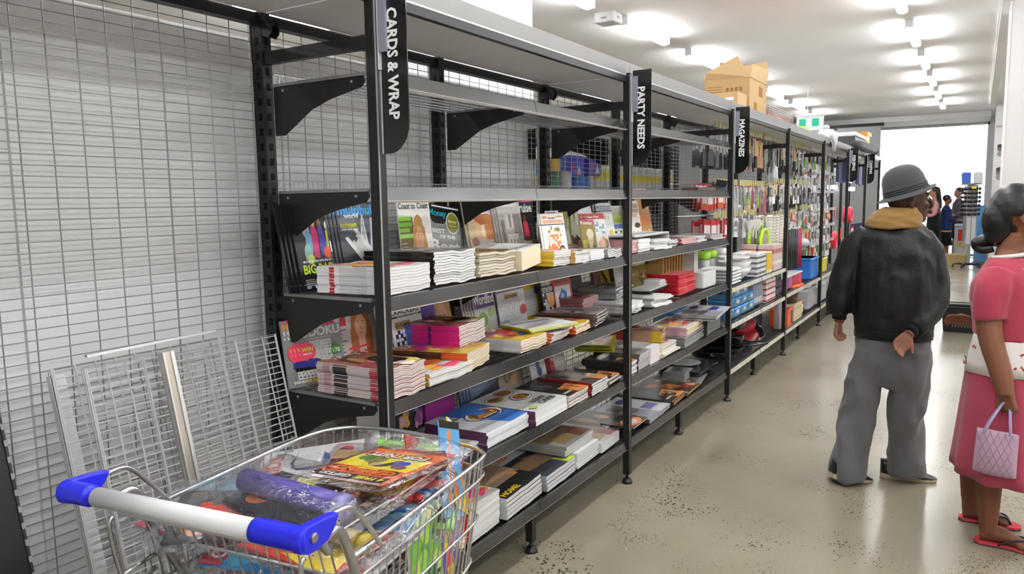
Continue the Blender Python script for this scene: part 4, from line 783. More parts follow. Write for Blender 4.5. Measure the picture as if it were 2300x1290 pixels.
roll(1.80, .27, S5, .2, .014, '#b9b9bc', 'spiral bound calendar lying behind the red spined magazines', None, True)
for i in range(3): roll(1.99+.004*i, .20, S5+.031*i, .36, .0155, '#b4b4b6', '%s wrapped white roll with a green band behind the second post' % ['bottom','middle','top'][i], 'wrapped white rolls', mid='#6a7a2a')
stack('sunset', 1.99, .015, S5, 2, 5, .014, 'top pale orange pad just past the second post, fifth shelf', 'pale pad past the second post', 'pale pads past the post', W=.13, H=.28, pages='#e6e4e4')
stack('greys', 2.14, .015, S5, 2, 7, .013, 'top black and white spiral pad past the second post', 'black and white spiral pad', 'black and white spiral pads', W=.16, H=.28, spine='#555', pages='#b9b9bc', jit=.005)
stack('white', 2.32, .015, S5, 2, 4, .024, 'top rounded pink white pad, fifth shelf', 'rounded pink white pad', 'rounded pink white pads', W=.17, H=.28, pages='#e6dede')
stack('mixB', 2.51, .015, S5, 2, 6, .011, 'top cream and yellow striped stack at the joint, fifth shelf', 'cream and yellow striped magazine at the joint', 'cream yellow stack', W=.3, H=.28, spine='#d8c07a', pages='#e2dcd4', jit=.012)
stack('mixA', 2.10, .16, S5+.10, 20, 5, .008, 'top lime green edged wrapped magazine behind the spiral pads', 'lime green edged wrapped magazine behind the spiral pads', 'lime edged wrapped magazines', W=.34, H=.22, spine='#8a9a1e', pages='#9aa83a', jit=.012)
stack('gossip', 2.62, .06, S5+.075, 14, 8, .0085, 'top red and cream spined magazine of the yellow tipped stack', 'red and cream spined magazine of the yellow tipped stack', 'red cream yellow tipped stack', W=.2, H=.32, spine='#b8987a', pages='#ddd0a8', marks=((0,.2,'#e0c81e'),(.75,1,'#a01e26')), jit=.004)
stack('mixB', 2.92, .0, S5+.07, 4, 6, .009, 'top pink and yellow striped magazine at the shelf end', 'pink and yellow striped magazine at the shelf end', 'pink yellow striped stack', W=.42, H=.26, spine='#c8a0a8', pages='#dcc8a0', jit=.008)
stack('greys', 2.88, .0, S5, 4, 7, .0095, 'top grey magazine supporting the striped stack at the end', 'grey magazine supporting the striped stack at the end', 'grey supporting stack', W=.5, H=.26, spine='#777', pages='#999', jit=.004)
stack('bluebox', 3.24, -.09, S5+.13, 6, 4, .008, 'top wrapped magazine jutting out past the shelf end', 'wrapped magazine jutting out past the shelf end', 'jutting wrapped magazines', W=.52, H=.30, spine='#9a9a9a', pages='#cfcfcf', jit=.012)
stack('greys', 3.42, .02, S5, 2, 8, .0155, 'top thick catalogue beneath the jutting magazines', 'thick catalogue beneath the jutting magazines', 'thick catalogues', W=.35, H=.24, spine='#555', pages='#777', jit=.004)
# ---- bottom shelf
stack('faces', .0, .02, S6, 4, 6, .008, 'top magazine of the bottom shelf pile behind the trolley', 'magazine of the bottom shelf pile behind the trolley', 'pile behind the trolley', W=.24, H=.30, spine='#ddd', pages='#d9d9d9')
stack('mixA', .25, .012, S6, 5, 5, .009, 'top of the yellow covered pile on the bottom shelf by the trolley', 'magazine of the yellow covered pile by the trolley', 'yellow covered pile', W=.20, H=.28, spine='#ccc', pages='#d5d5d5', wave=.004, seg=6)
stack('mixB', .465, .02, S6, 4, 13, .0105, 'top red spined magazine of the tall bottom shelf stack by the trolley', 'red spined white paged magazine on the bottom shelf', 'red spined bottom stack', W=.24, H=.30, spine='#d8301e', pages='#cfcfcf', wave=.002, seg=5, jit=.003)
stack('homes', .73, .015, S6, 4, 5, .018, 'top dark HOMES magazine with orange lettering on the bottom shelf', 'HOMES magazine under the top one', 'HOMES magazines', W=.33, H=.33, spine='#c9c9c9', pages='#cdcdcd', wave=.003, seg=5, jit=.004)
stack('house', 1.075, .02, S6, 3, 4, .018, 'top black house design magazine with lime corner', 'house design magazine underneath', 'house design magazines', W=.31, H=.33, spine='#999', pages='#c9c9c9', wave=.003, seg=5, jit=.004)
stack('room', 1.32, .055, S6+.081, 2, 3, .016, 'top shrink wrapped interiors magazine', 'shrink wrapped interiors magazine underneath', 'wrapped interiors magazines', W=.32, H=.33, spine='#aaa', pages='#c4c4c4', jit=.006)
stack('white', 1.40, .03, S6, 2, 5, .0155, 'top of the pale pile supporting the wrapped interiors magazines', 'pale magazine under the wrapped interiors', 'pale supporting pile', W=.26, H=.33, pages='#c9c9c9', jit=.004)
stack('room', 1.67, .03, S6, 2, 1, .052, 'thick white catalogue with olive cover beside the second post', '', None, W=.25, H=.33, spine='#d8d8d8', pages='#cfcfcf')
g = MB(); g.prism([(0,0),(.0,.05),(.1,.056),(.2,.045),(.27,.018),(.27,0)], 0, .3, '#cfcfcf', Matrix(((1,0,0,0),(0,0,1,0),(0,1,0,0),(0,0,0,1))))
stack('faces', 1.93, .10, S6, 3, 4, .009, 'top magazine with faces half behind the second post on the bottom shelf', 'faces magazine under the top one', 'faces magazines', W=.34, H=.36, spine='#555', pages='#8a8a8a')
stack('orangedisc', 2.02, -.0, S6+.038, 2, 1, .006, 'magazine with orange disc just past the second post, bottom shelf', '', None, W=.24, H=.2)
stack('bluebox', 2.28, .0, S6, 3, 3, .008, 'top grey magazine with small blue ovals along its edge', 'grey blue oval magazine underneath', 'blue oval magazines', W=.40, H=.36, spine='#555', pages='#9a9a9a')
stack('sunset', 2.70, .01, S6, 4, 5, .007, 'top black magazine with orange corner on the bottom shelf', 'black magazine with orange corner underneath', 'orange cornered magazines', W=.27, H=.36, spine='#444', pages='#c08a4a', jit=.008)
stack('food', 2.98, .01, S6, 4, 3, .008, 'top magazine with red brown food picture', 'red brown food magazine underneath', 'red brown food magazines', W=.29, H=.36, spine='#777', pages='#a8864a')
stack('greys', 3.29, .03, S6, 10, 3, .007, 'top grey newspaper beneath the small white box', 'grey newspaper beneath the small white box', 'grey newspapers', W=.34, H=.30, pages='#777', jit=.012)
stack('greys', 3.30, .14, S6+.023, 4, 1, .05, 'small white boxed book lying on grey newspapers at the bottom', '', None, W=.22, H=.16, spine='#8f8f8f', pages='#a0a0a0')
# ---- leaning wire shelves in the empty bay
def lean_shelf(x, y, z, W, L, lean, rz, lab, lipside=None, dens=.0212, roll=0):
    """W across (world x), L up; (x,y,z) lower left corner"""
    g = MB(); n = int(L/dens)
    for i in range(n+1):
        v = .006+(L-.012)*i/n; g.tube([(0, v, 0), (W, v, 0)] if lipside != 'r' else [(0, v, 0), (W-.012, v, 0)], .0022, '#d2d2d2', 5)
    k = max(3, int(W/.052))
    for i in range(k+1):
        u = .004+(W-.008)*i/k; g.tube([(u, 0, .005), (u, L, .005)], .0026, '#c8c8c8', 5)
    g.tube([(0, 0, .004), (W, 0, .004), (W, L, .004), (0, L, .004)], .0028, '#b0b0b0', 5, loop=True)
    for u in (.01, W-.01): g.tube([(u, .0, .004), (u, 0, -.03), (u, L, -.03), (u, L, .004)], .002, '#a4a4a4', 4)
    o = g.build('loose_wire_shelf', 'zinc'); tag(o, lab, 'wire shelf', 'loose wire shelves leaning in the empty bay')
    if lipside:
        h = MB(); u = W if lipside == 'r' else -.022
        h.box(u-.004, u+.026, -.002, L+.002, .002, .012, '#b4ada0'); h.box(u+.020, u+.030, -.002, L+.002, -.03, .016, '#cfcfcf'); h.box(u-.006, u-.001, -.002, L+.002, -.01, .018, '#d2d0cc')
        h.build('front_lip', 'steel', o)
    o.matrix_world = Matrix.Translation((x, y, z)) @ Matrix.Rotation(R(rz), 4, 'Z') @ Matrix.Rotation(R(90-lean), 4, 'X') @ Matrix.Rotation(R(roll), 4, 'Z')
    return o
lean_shelf(-.80, .19, .215, .50, .955, 13.5, 0, 'widest loose wire shelf at the back, its left end nearest the black panel')
lean_shelf(-.56, .20, .215, .475, .93, 13, 0, 'loose wire shelf leaning just before the first upright, rightmost', dens=.0205)
lean_shelf(-.745, .145, .215, .215, .95, 13.5, -1, 'narrow loose wire shelf with a bronze edged steel lip on its right', 'r', dens=.0235)
lean_shelf(-.49, .165, .215, .24, .94, 14, 1, 'narrow dense loose wire shelf right of the steel lip', dens=.019)
g = MB(); g.box(0, .034, 0, .93, -.006, 0, '#c9c9c9'); g.box(0, .004, 0, .93, -.03, 0, '#d0d0d0')
o = g.build('white_shelf_edge', 'plastic'); tag(o, 'narrow white metal strip standing at the left of the loose shelves', 'strip')
o.matrix_world = Matrix.Translation((-.775, .235, .215)) @ Matrix.Rotation(R(76), 4, 'X')
g = MB(); g.box(-.40, 0, 0, .95, -.012, 0, '#1d1d1d'); g.box(0, .006, 0, .95, -.03, .004, '#2a2a2a')
for i in range(22): g.box(-.001, .007, .03+.042*i, .045+.042*i, .004, .006, '#8a8a8a')
o = g.build('black_panel', 'powder_coat'); tag(o, 'black metal end panel standing at the far left of the picture', 'panel')
o.matrix_world = Matrix.Translation((-.90, .27, .20)) @ Matrix.Rotation(R(76), 4, 'X')
# top of a second loose lip resting across the tops
g = MB(); g.prism([(0,0),(.012,0),(.014,.006),(.002,.007)], 0, .40, '#a8a8a8', MYZ)
o = g.build('loose_steel_lip', 'steel'); tag(o, 'thin steel strip laid along the tops of the loose wire shelves', 'strip'); o.matrix_world = Matrix.Translation((-.70, .42, 1.155)) @ Matrix.Rotation(R(-1), 4, 'Y')
# ------------------------------------------------------------------ trolley
TM = Matrix.Translation((-.99, -.365, 0)) @ Matrix.Rotation(R(8), 4, 'Z')
tr = thing('shopping_trolley', 'wire shopping trolley with white bar and blue handle ends, heaped with comics', 'trolley', (-.99, -.365, 0), R(8))
CH = '#c4c6c8'
def smooth_path(P, n=4):
    Q = []; P = [Vector(p) for p in P]
    for i in range(len(P)-1):
        p0 = P[max(i-1,0)]; p1 = P[i]; p2 = P[i+1]; p3 = P[min(i+2,len(P)-1)]
        for k in range(n):
            t = k/n; Q.append(.5*((2*p1)+(p2-p0)*t+(2*p0-5*p1+4*p2-p3)*t*t+(3*p1-p0-3*p2+p3)*t**3))
    Q.append(P[-1]); return Q
RIM = [(.17,.285,.895),(.35,.288,.895),(.58,.283,.90),(.70,.265,.905),(.775,.225,.907),(.815,.15,.907),(.822,.0,.905),(.80,-.17,.90),(.775,-.235,.897),(.72,-.262,.895),(.50,-.262,.89),(.17,-.262,.885)]
def ring(dz, s, zlow=0):   # offset ring
    return [(.17+(x-.17)*s, y*(.35+.65*s) if False else y*(1-(1-s)*.6), z-dz+zlow*(x-.17)) for x, y, z in RIM]
g = MB(); g.tube(smooth_path(RIM, 5), .0058, CH, 8); g.build('basket_rim', 'wire', tr, True)
g = MB(); g.tube(smooth_path(ring(.05, .995), 4), .0036, CH, 6); g.build('basket_rail', 'wire', tr, True)
g = MB(); g.tube(smooth_path(ring(.17, .95, .02), 4), .0034, CH, 6); g.build('basket_rail', 'wire', tr, True)
g = MB(); g.tube(smooth_path(ring(.30, .90, .06), 4), .0034, CH, 6); g.build('basket_rail', 'wire', tr, True)
g = MB(); A = smooth_path(RIM, 8); B = smooth_path(ring(.36, .87, .1), 8)
# resample at even spacing
def resample(Pth, Q, step):
    out = []; acc = 0
    for i in range(len(Pth)-1):
        L = (Pth[i+1]-Pth[i]).length
        while acc <= L:
            t = acc/L; out.append((Pth[i].lerp(Pth[i+1], t), Q[i].lerp(Q[i+1], t))); acc += step
        acc -= L
    return out
prs = resample(A, B, .0265)
for a, b2 in prs: g.tube([a, a.lerp(b2, .5), b2], .0021, CH, 5)
o = g.build('basket_side_wires', 'wire', tr); tag(o, kind='stuff')
g = MB()
for i in range(22):
    y = -.22+.44*i/21; g.tube([(.2, y, .50), (.74, y*.8, .565)], .0021, CH, 4)
for i in range(7):
    x = .22+.5*i/6; g.tube([(x, -.22, .5+.065*(x-.2)/.54), (x, .23, .5+.065*(x-.2)/.54)], .003, CH, 5)
tag(g.build('basket_floor', 'wire', tr), kind='stuff')
g = MB()
for i in range(19):
    y = -.235+.49*i/18; g.tube([(.135, y, .92), (.17, y, .80), (.24, y*.96, .50)], .0021, CH, 5)
for (x, z) in ((.135, .92), (.155, .85), (.19, .70), (.235, .52)): g.tube([(x, -.245, z), (x, .265, z)], .0035, CH, 6)
tag(g.build('rear_gate', 'wire', tr), kind='stuff')
g = MB(); g.box(.075, .12, -.20, .24, .93, .937, '#8f9294'); g.tube([(.075,-.2,.934),(.075,.24,.934)], .006, '#9a9da0', 8); g.build('seat_flap', 'plastic', tr)
g = MB(); g.tube([(0, .2, 1.0), (0, -.2, 1.0)], .0185, '#dcdcdc', 20); g.build('handle_bar', 'plastic', tr, True)
for s in (1, -1):
    g = MB()
    g.tube(smooth_path([(0, (.215 if s > 0 else .19)*s, 1.0), (0, .25*s, 1.0), (.0, (.275 if s > 0 else .285)*s, 1.0), (.004, (.284 if s > 0 else .298)*s, 1.0)], 4), [.0215]*11+[.023, .018], '#1d22d8', 24); o = g.build('handle_grip', 'plastic', tr, True)
    g = MB()
    prof = [(-.020,-.016),(-.0245,.0),(-.018,.017),(.0,.0235),(.04,.021),(.085,.015),(.072,-.006),(.052,-.022),(.02,-.027),(.0,-.025)]
    g.prism(prof, (.268 if s > 0 else .283)*s, (.288 if s > 0 else .303)*s, '#1d22d8', Matrix(((1,0,0,0),(0,0,1,0),(0,1,0,1.0),(0,0,0,1))))
    o = g.build('grip_bracket', 'plastic', o); bm = o.modifiers.new('b', 'BEVEL'); bm.width = .004; bm.segments = 3; bm.limit_method = 'ANGLE'
    h = MB(); h.lathe([(.009,0),(.009,.003),(.006,.0045)], '#a8a8a8', 14, M=Matrix.Translation((.012, (.288 if s > 0 else .303)*s, 1.0)) @ Matrix.Rotation(R(-90*s), 4, 'X')); h.build('bolt', 'steel', o.parent)
    g = MB(); g.tube(smooth_path([(.065, .28*s, 1.003), (.11, .284*s, 1.006), (.145, .286*s, .995), (.195, .284*s, .94), (.235, .28*s, .887)], 5), .0052, CH, 8)
    g.build('handle_stay', 'wire', tr, True)
    g = MB(); g.tube(smooth_path([(.10, .262*s, .93), (.085, .262*s, .95), (.10, .262*s, .96), (.14, .262*s, .945), (.2, .262*s, .80), (.34, .26*s, .52), (.42, .25*s, .33), (.46, .24*s, .25)], 5), .0095, '#b4b6b8', 10)
    g.build('frame_tube', 'wire', tr, True)
    g = MB(); g.tube(smooth_path([(.06, .24*s, .93), (.05, .24*s, .91), (.07, .24*s, .80), (.10, .24*s, .77), (.15, .24*s, .78)], 4), .005, '#b4b6b8', 8)
    g.tube([(.07,.24*s,.80),(.19,.262*s,.80)], .0045, '#c4c4c4', 6); g.build('hook', 'wire', tr, True)
    g = MB(); g.tube(smooth_path([(.46,.24*s,.25),(.3,.25*s,.20),(.08,.26*s,.17)], 4), .011, '#b4b6b8', 8); g.tube(smooth_path([(.46,.24*s,.25),(.62,.2*s,.2),(.78,.17*s,.17)], 4), .011, '#b4b6b8', 8); g.build('chassis_tube', 'wire', tr, True)
    for (x, y) in ((.08, .26*s), (.78, .17*s)):
        g = MB(); g.box(x-.02, x+.02, y-.022, y-.018, .055, .16, '#999'); g.box(x-.02, x+.02, y+.018, y+.022, .055, .16, '#999'); g.box(x-.02, x+.02, y-.022, y+.022, .155, .165, '#999')
        o = g.build('caster_fork', 'steel', tr); h = MB(); h.lathe([(.02,-.014),(.055,-.014),(.06,-.008),(.06,.008),(.055,.014),(.02,.014)], '#3a3a3a', 20, M=Matrix.Translation((x, y, .06)) @ Matrix.Rotation(R(90), 4, 'X')); h.build('wheel', 'plastic', o, True)
# ------------------------------------------------------------------ bagged comics in the trolley
COV['fort'] = ('#e8641e', [('r',0,.0,1,.16,'#e86a1e'),('r',0,.86,1,.14,'#1c1c1c'),('t','4 FREE',.04,.885,.38,.085,'#f0e820'),('t','GIFTS!',.48,.885,.42,.085,'#f4f4f4'),('r',0,.24,1,.42,'#f0e018'),('p',[(.03,.64),(.0,.84),(1,.84),(.97,.64)],'#e8501a'),('t','GAMING',.03,.65,.94,.175,'#2a1208'),('t','GAMING',.07,.672,.86,.125,'#f4781c'),
   ('e',.3,.42,.14,.10,'#2a3fb0'),('e',.5,.48,.16,.11,'#3a3440'),('e',.66,.38,.14,.12,'#7a7f3a'),('p',[(.4,.38),(.5,.56),(.56,.5),(.5,.34)],'#e8d820'),('e',.55,.52,.07,.06,'#c9b48a'),('e',.82,.36,.1,.08,'#4a8a3a'),('e',.2,.54,.1,.06,'#8a4a2a'),('p',[(.1,.3),(.3,.36),(.3,.3)],'#e8e8e8'),('r',.34,.66,.3,.03,'#f0e018'),
   ('t','FORTNITE',.08,.12,.86,.17,'#1a1a1a'),('t','FORTNITE',.105,.138,.81,.13,'#f6f6f6'),('r',.2,.10,.6,.02,'#f0e020'),('e',.9,.2,.04,.03,'#1c1c1c'),('e',.93,.7,.02,.015,'#1c1c1c')])
COV['turtle'] = ('#6a3fa0', blobs(0,0,1,1,['#e84a2a','#f0702a','#5a2a8a','#3a3aa0','#e83a6a','#8a5ac0'],26,61,.13)+[('t','HEROES',.1,.8,.8,.14,'#f0e030')])
COV['green'] = ('#7ac23a', blobs(0,0,1,1,['#9ad83a','#4a9a2a','#e8e03a','#c8e86a','#e04a6a','#2a6a2a'],22,62,.15)+[('t','SLIME',.1,.06,.8,.2,'#2a2a2a')])
COV['redzig'] = ('#d8302a', [('p',[(.1*i,.3+.3*(i%2)) for i in range(0,11)]+[(1,.2),(0,.0)],'#f0d82a'),('t','KNIGHTS',.1,.72,.8,.16,'#f4f4f4')]+blobs(.1,.2,.8,.4,['#e8501a','#2a2a2a','#f0e8d8'],10,63,.12))
COV['blueseas'] = ('#2a8ac8', blobs(0,0,1,1,['#3ab0d8','#1a5aa0','#8ad0e8','#2a3a9a'],20,64,.16)+[('r',0,.8,1,.2,'#c8304a'),('t','OCEAN',.1,.82,.7,.14,'#f0f0f0')])
COV['whitemag'] = ('#e4e4e4', [('e',.5,.5,.3,.2,'#3a5a9a'),('e',.5,.5,.2,.13,'#f0f0f0'),('t','KIDS',.1,.78,.7,.16,'#d8402a')]+blobs(.1,.05,.8,.25,['#e83a2a','#f0b030','#7a2a8a','#a8c83a'],14,65,.08))
COV['tagd'] = ('#c8a06a', blobs(0,0,1,1,['#d8b48a','#8a6a4a','#5a4a6a'],12,66,.14)+[('r',0,0,1,.26,'#3a3840'),('t','DOG TAG',.2,.06,.6,.13,'#c8c8d0')])
def film(W, H, h, seed, ruff=.012):
    g = MB(); nx, ny = 12, 14; rr = random.Random(seed); o1 = Vector((rr.random()*50, rr.random()*50, 0))
    def pt(i, j, top):
        u, v = i/nx, j/ny; e = min(u, 1-u, v, 1-v)*2; edge = min(1, e*5)
        nz = noise.noise(Vector((u*5, v*6, 0))+o1)*ruff + abs(noise.noise(Vector((u*13, v*3, 5))+o1))*ruff*.8
        z = (h*edge+nz*edge+.001) if top else -.001
        return ((u-.5)*(W+.05)+W/2+noise.noise(Vector((v*4,1,0))+o1)*.01*(1 if e < .1 else 0), (v-.5)*(H+.07)+H/2, z + noise.noise(Vector((u*4, v*4, 9))+o1)*.004*(1-edge))
    for top in (1, 0):
        vs = [pt(i, j, top) for j in range(ny+1) for i in range(nx+1)]
        fs = []
        for j in range(ny):
            for i in range(nx):
                a = j*(nx+1)+i; q = (a, a+1, a+nx+2, a+nx+1); fs.append(q if top else q[::-1])
        g.add(vs, fs, '#fff')
    return g
TX = tr.matrix_basis
def bagged(key, lx, ly, z, rz, lab, W=.2, H=.27, toys=(), h=.02, tilt=(0,0), T=.006, wrap=True, seed=1, flip=False):
    """lx,ly = centre in trolley coordinates"""
    t = thing('bagged_comic', lab, 'comic', group='bagged comics heaped in the trolley')
    m_ = magazine(key, W, H, T); m_.name = 'comic'; m_.parent = t; m_.location = (-W/2, -H/2, 0)
    for kd in m_.children: kd.name = 'cover_print'
    for k, (kind, tx, ty, sz, c, ang) in enumerate(toys):
        g = MB(); M = Matrix.Translation((tx, ty, T+.001)) @ Matrix.Rotation(R(ang), 4, 'Z')
        if kind == 'tube': g.tube([(-sz*6,0,sz), (sz*6,0,sz)], sz, c, 12, M=M); g.tube([(-sz*6.05,0,sz), (-sz*5.2,0,sz)], sz*1.06, '#8a86b8' if c == '#544a9c' else c, 12, M=M); [g.ball((-sz*5.6+sz*1.9*math.cos(q*2.4)*(q % 3)*.3+sz*.5*q, sz*.9*math.sin(q*1.7), sz+sz*.62), sz*.12, '#d8d4f0', 6, 4, M) for q in range(12) if c == '#544a9c']
        elif kind == 'figure':
            g.ball((0,0,sz*.6), (sz, sz*.8, sz*.6), c, M=M); g.ball((sz*1.4,0,sz*.6), (sz*.7, sz*.6, sz*.5), c, M=M)
            for s in (-1,1): g.tube([(0,sz*.5*s,sz*.5),(-sz*.6,sz*1.5*s,sz*.4)], sz*.3, c, 6, M=M); g.tube([(-sz*.6,sz*.3*s,sz*.5),(-sz*2.0,sz*.6*s,sz*.4)], sz*.34, c, 6, M=M)
        elif kind == 'shape': g.prism([(sz*math.cos(a*PI/5)*(1 if a % 2 else .55), sz*math.sin(a*PI/5)*(1 if a % 2 else .55)) for a in range(10)], 0, sz*.3, c, M)
        elif kind == 'strip': g.box(-sz*4, sz*4, -sz*.3, sz*.3, 0, sz*.3, c, M)
        elif kind == 'horn':
            g.lathe([(sz,0),(sz*.9,sz*.3),(sz*.45,sz*.9),(sz*.3,sz*1.6),(sz*.28,sz*3)], c, 16, M=M @ Matrix.Translation((0,0,sz)) @ Matrix.Rotation(R(90), 4, 'Y'), caps=False)
        elif kind == 'tray':
            g.rbox(-sz, sz, -sz*.7, sz*.7, 0, sz*.35, sz*.2, c, M)
        g.build('toy', 'plastic', t, kind in ('tube', 'figure', 'horn'))
    if wrap:
        f = film(W, H, T+h, seed); o = f.build('clear_wrap', 'film', t, True); o.location = (-W/2, -H/2, -.002)
    c, s_ = math.cos(R(8)), math.sin(R(8))
    t.matrix_world = Matrix.Translation((-.99+lx*c-ly*s_, -.365+lx*s_+ly*c, z)) @ Matrix.Rotation(R(rz+8), 4, 'Z') @ Matrix.Rotation(R(tilt[0]), 4, 'X') @ Matrix.Rotation(R(tilt[1]), 4, 'Y')
    return t
# lower layers, seen through the side wires
zz = .572
for i in range(9):
    key = ['whitemag','redzig','white','mixA','whitemag','turtle','mixB','redzig','whitemag'][i]
    o = magazine(key, .23, .30, .010, '#dcdcdc' if i % 3 else '#c8302a', pages='#d9d9d9', wave=.003, seg=4)
    tag(o, 'loose comic in the %s layer of the right hand pile inside the trolley' % ordn[i], 'comic', 'loose comics in the trolley')
    o.matrix_world = TM @ Matrix.Translation((.25+.01*(i % 3), -.205+.004*i, zz+.0115*i)) @ Matrix.Rotation(R(-3+2*(i % 4)), 4, 'Z')
for i in range(8):
    key = ['blueseas','whitemag','redzig','blueseas','mixB','green','whitemag','mixA'][i]
    o = magazine(key, .21, .27, .011, '#d8d8d8' if i % 2 else '#2a6ab0', pages='#d9d9d9', wave=.003, seg=4)
    tag(o, 'loose comic in the %s layer of the left hand pile inside the trolley' % ordn[i], 'comic', 'loose comics in the trolley')
    o.matrix_world = TM @ Matrix.Translation((.27+.01*(i % 2), -.0+.12, zz+.013*i)) @ Matrix.Rotation(R(-90+3*(i % 3)+90), 4, 'Z') @ Matrix.Rotation(0, 4, 'X') @ Matrix.Translation((0, -.10, 0))
for i in range(7):
    key = ['green','turtle','redzig','mixA','green','mixB','turtle'][i]
    o = magazine(key, .17, .26, .006, '#e8e0d0', pages='#d9d9d9'); tag(o, 'comic standing on edge inside the right wires of the trolley, %s from the handle' % ordn[i], 'comic', 'upright comics at the trolley front')
    o.matrix_world = TM @ Matrix.Translation((.44+.028*i, -.222+.012*i+(.0 if i < 4 else .01), .60+.01*(i % 3))) @ Matrix.Rotation(R(6-2*i), 4, 'Z') @ Matrix.Rotation(R(84), 4, 'X') @ Matrix.Rotation(R(-4+3*(i % 3)), 4, 'Z')
bagged('redzig', .44, .12, .79, 60, 'bagged comic with red zigzag cover deep in the middle of the heap', toys=(('figure',.02,.03,.022,'#e8502a',30),), tilt=(6,4), seed=2)
bagged('blueseas', .305, .225, .855, 75, 'bagged comic with orange and blue toy at the left rim', W=.22, toys=(('strip',.0,-.02,.016,'#2a4ac8',40),('figure',-.04,.05,.02,'#e8602a',10)), tilt=(-8,6), seed=3, h=.03)
bagged('darky', .275, .125, .862, 35, 'bagged comic with red crab like toy left of the gold tube', W=.2, toys=(('figure',-.02,.03,.026,'#e83a22',60),('figure',.03,-.05,.022,'#e8401e',160)), tilt=(4,-10), seed=4, h=.035)
bagged('blueseas', .27, -.0, .83, 10, 'bagged comic with purple and yellow cover under the white handle bar', W=.2, toys=(('tube',.03,0,.012,'#e8d820',80),), tilt=(0,-14), seed=5, h=.02)
bagged('whitemag', .36, -.13, .80, 95, 'white comic with blue ring picture near the right handle', W=.21, toys=(), tilt=(2,-4), seed=6, wrap=False)
bagged('redzig', .275, -.10, .845, -8, 'bagged comic with orange trumpet and gold tube', W=.2, toys=(('horn',-.01,.10,.026,'#f08a1e',-90),('tube',.0,-.02,.02,'#b09a3a',88)), tilt=(0,-3), seed=7, h=.035)
bagged('green', .66, -.10, .83, -60, 'bagged comic with green slime toy at the front right', W=.2, toys=(('figure',0,0,.03,'#7ad82a',10),), tilt=(30,12), seed=8, h=.03)
bagged('tagd', .55, -.02, .875, -70, 'bagged DOG TAG comic under the orange one', W=.21, H=.28, toys=(('figure',-.02,-.1,.018,'#d8302a',0),('strip',.05,-.08,.02,'#4a7ac8',20)), tilt=(6,2), seed=9, h=.02)
bagged('whitemag', .60, .18, .87, 30, 'bagged white comic at the left front rim', W=.2, toys=(('tray',0,0,.05,'#e0e0e0',0),), tilt=(-6,-4), seed=10, h=.03)
bagged('darky', .315, -.035, .905, -8, 'bagged comic holding a long purple starry foam tube parallel to the handle', W=.17, H=.34, toys=(('tube',-.03,-.0,.026,'#544a9c',90),('shape',.04,.05,.035,'#e8d820',20),('shape',.045,-.08,.03,'#e8842a',0),), tilt=(0,-4), seed=11, h=.05)
bagged('redzig', .52, -.12, .90, -100, 'bagged comic with dark red bottle shaped toy beneath the orange comic', W=.2, toys=(('tube',.0,.0,.024,'#5a1218',20),('strip',.05,.04,.02,'#c82a3a',20)), tilt=(8,-6), seed=12, h=.04)
bagged('blueseas', .46, -.14, .855, -80, 'bagged comic with blue toy strips above the right rail', W=.22, toys=(('strip',.0,.02,.022,'#3a6ac8',15),('strip',.0,-.03,.02,'#5a8ad8',-12),('figure',.06,.0,.02,'#d8301e',0)), tilt=(2,-5), seed=13, h=.03)
ft = bagged('fort', .43, -.10, .957, 178-8-90+0, 'orange and yellow comic headed 4 FREE GIFTS! GAMING on top of the heap', W=.20, H=.235, toys=(), tilt=(3,-1), seed=14, h=.006)
# place it by hand: width along -y to +y, top edge toward the handle
ft.matrix_world = Matrix.Translation((-.555, -.468, .966)) @ Matrix.Rotation(R(92), 4, 'Z') @ Matrix.Rotation(R(4), 4, 'X') @ Matrix.Rotation(R(3), 4, 'Y')
COV['card3'] = ('#c8342e', [('r',.1,.1,.8,.5,'#e8e4e0'),('e',.5,.35,.3,.16,'#b8c4cc'),('e',.3,.8,.1,.08,'#f0f0f0'),('r',.5,.7,.4,.2,'#1c1c22')])
COV['card1'] = ('#5a9ac8', [('p',[(.3,.1),(.4,.8),(.5,.8),(.45,.1)],'#e87a3a'),('e',.45,.85,.1,.06,'#e87a3a'),('r',0,.92,1,.08,'#1c1c1c')])
COV['card2'] = ('#e8c81e', [('p',[(0,0),(0,.5),(1,.9),(1,.4)],'#e8621e'),('p',[(.2,.2),(.4,.5),(.6,.3),(.8,.7),(.7,.2)],'#1c1c1c'),('r',0,.88,1,.12,'#ece0d0')])
for i, (k, px, py, pz, rz, rl, lab) in enumerate((('card1', .60, -.215, .78, 4, -20, 'blue toy card with an orange bone standing up at the trolley front'), ('card2', .655, -.225, .785, 20, -32, 'yellow and orange flame card sticking up highest at the trolley front right'), ('card3', .60, -.13, .735, 16, -24, 'red printed bag with clear blister standing behind the blue card'))):
    o = magazine(k, .11, .24, .004); tag(o, lab, 'toy card')
    o.matrix_world = TM @ Matrix.Translation((px, py, pz)) @ Matrix.Rotation(R(rz), 4, 'Z') @ Matrix.Rotation(R(78), 4, 'X') @ Matrix.Rotation(R(rl), 4, 'Z')
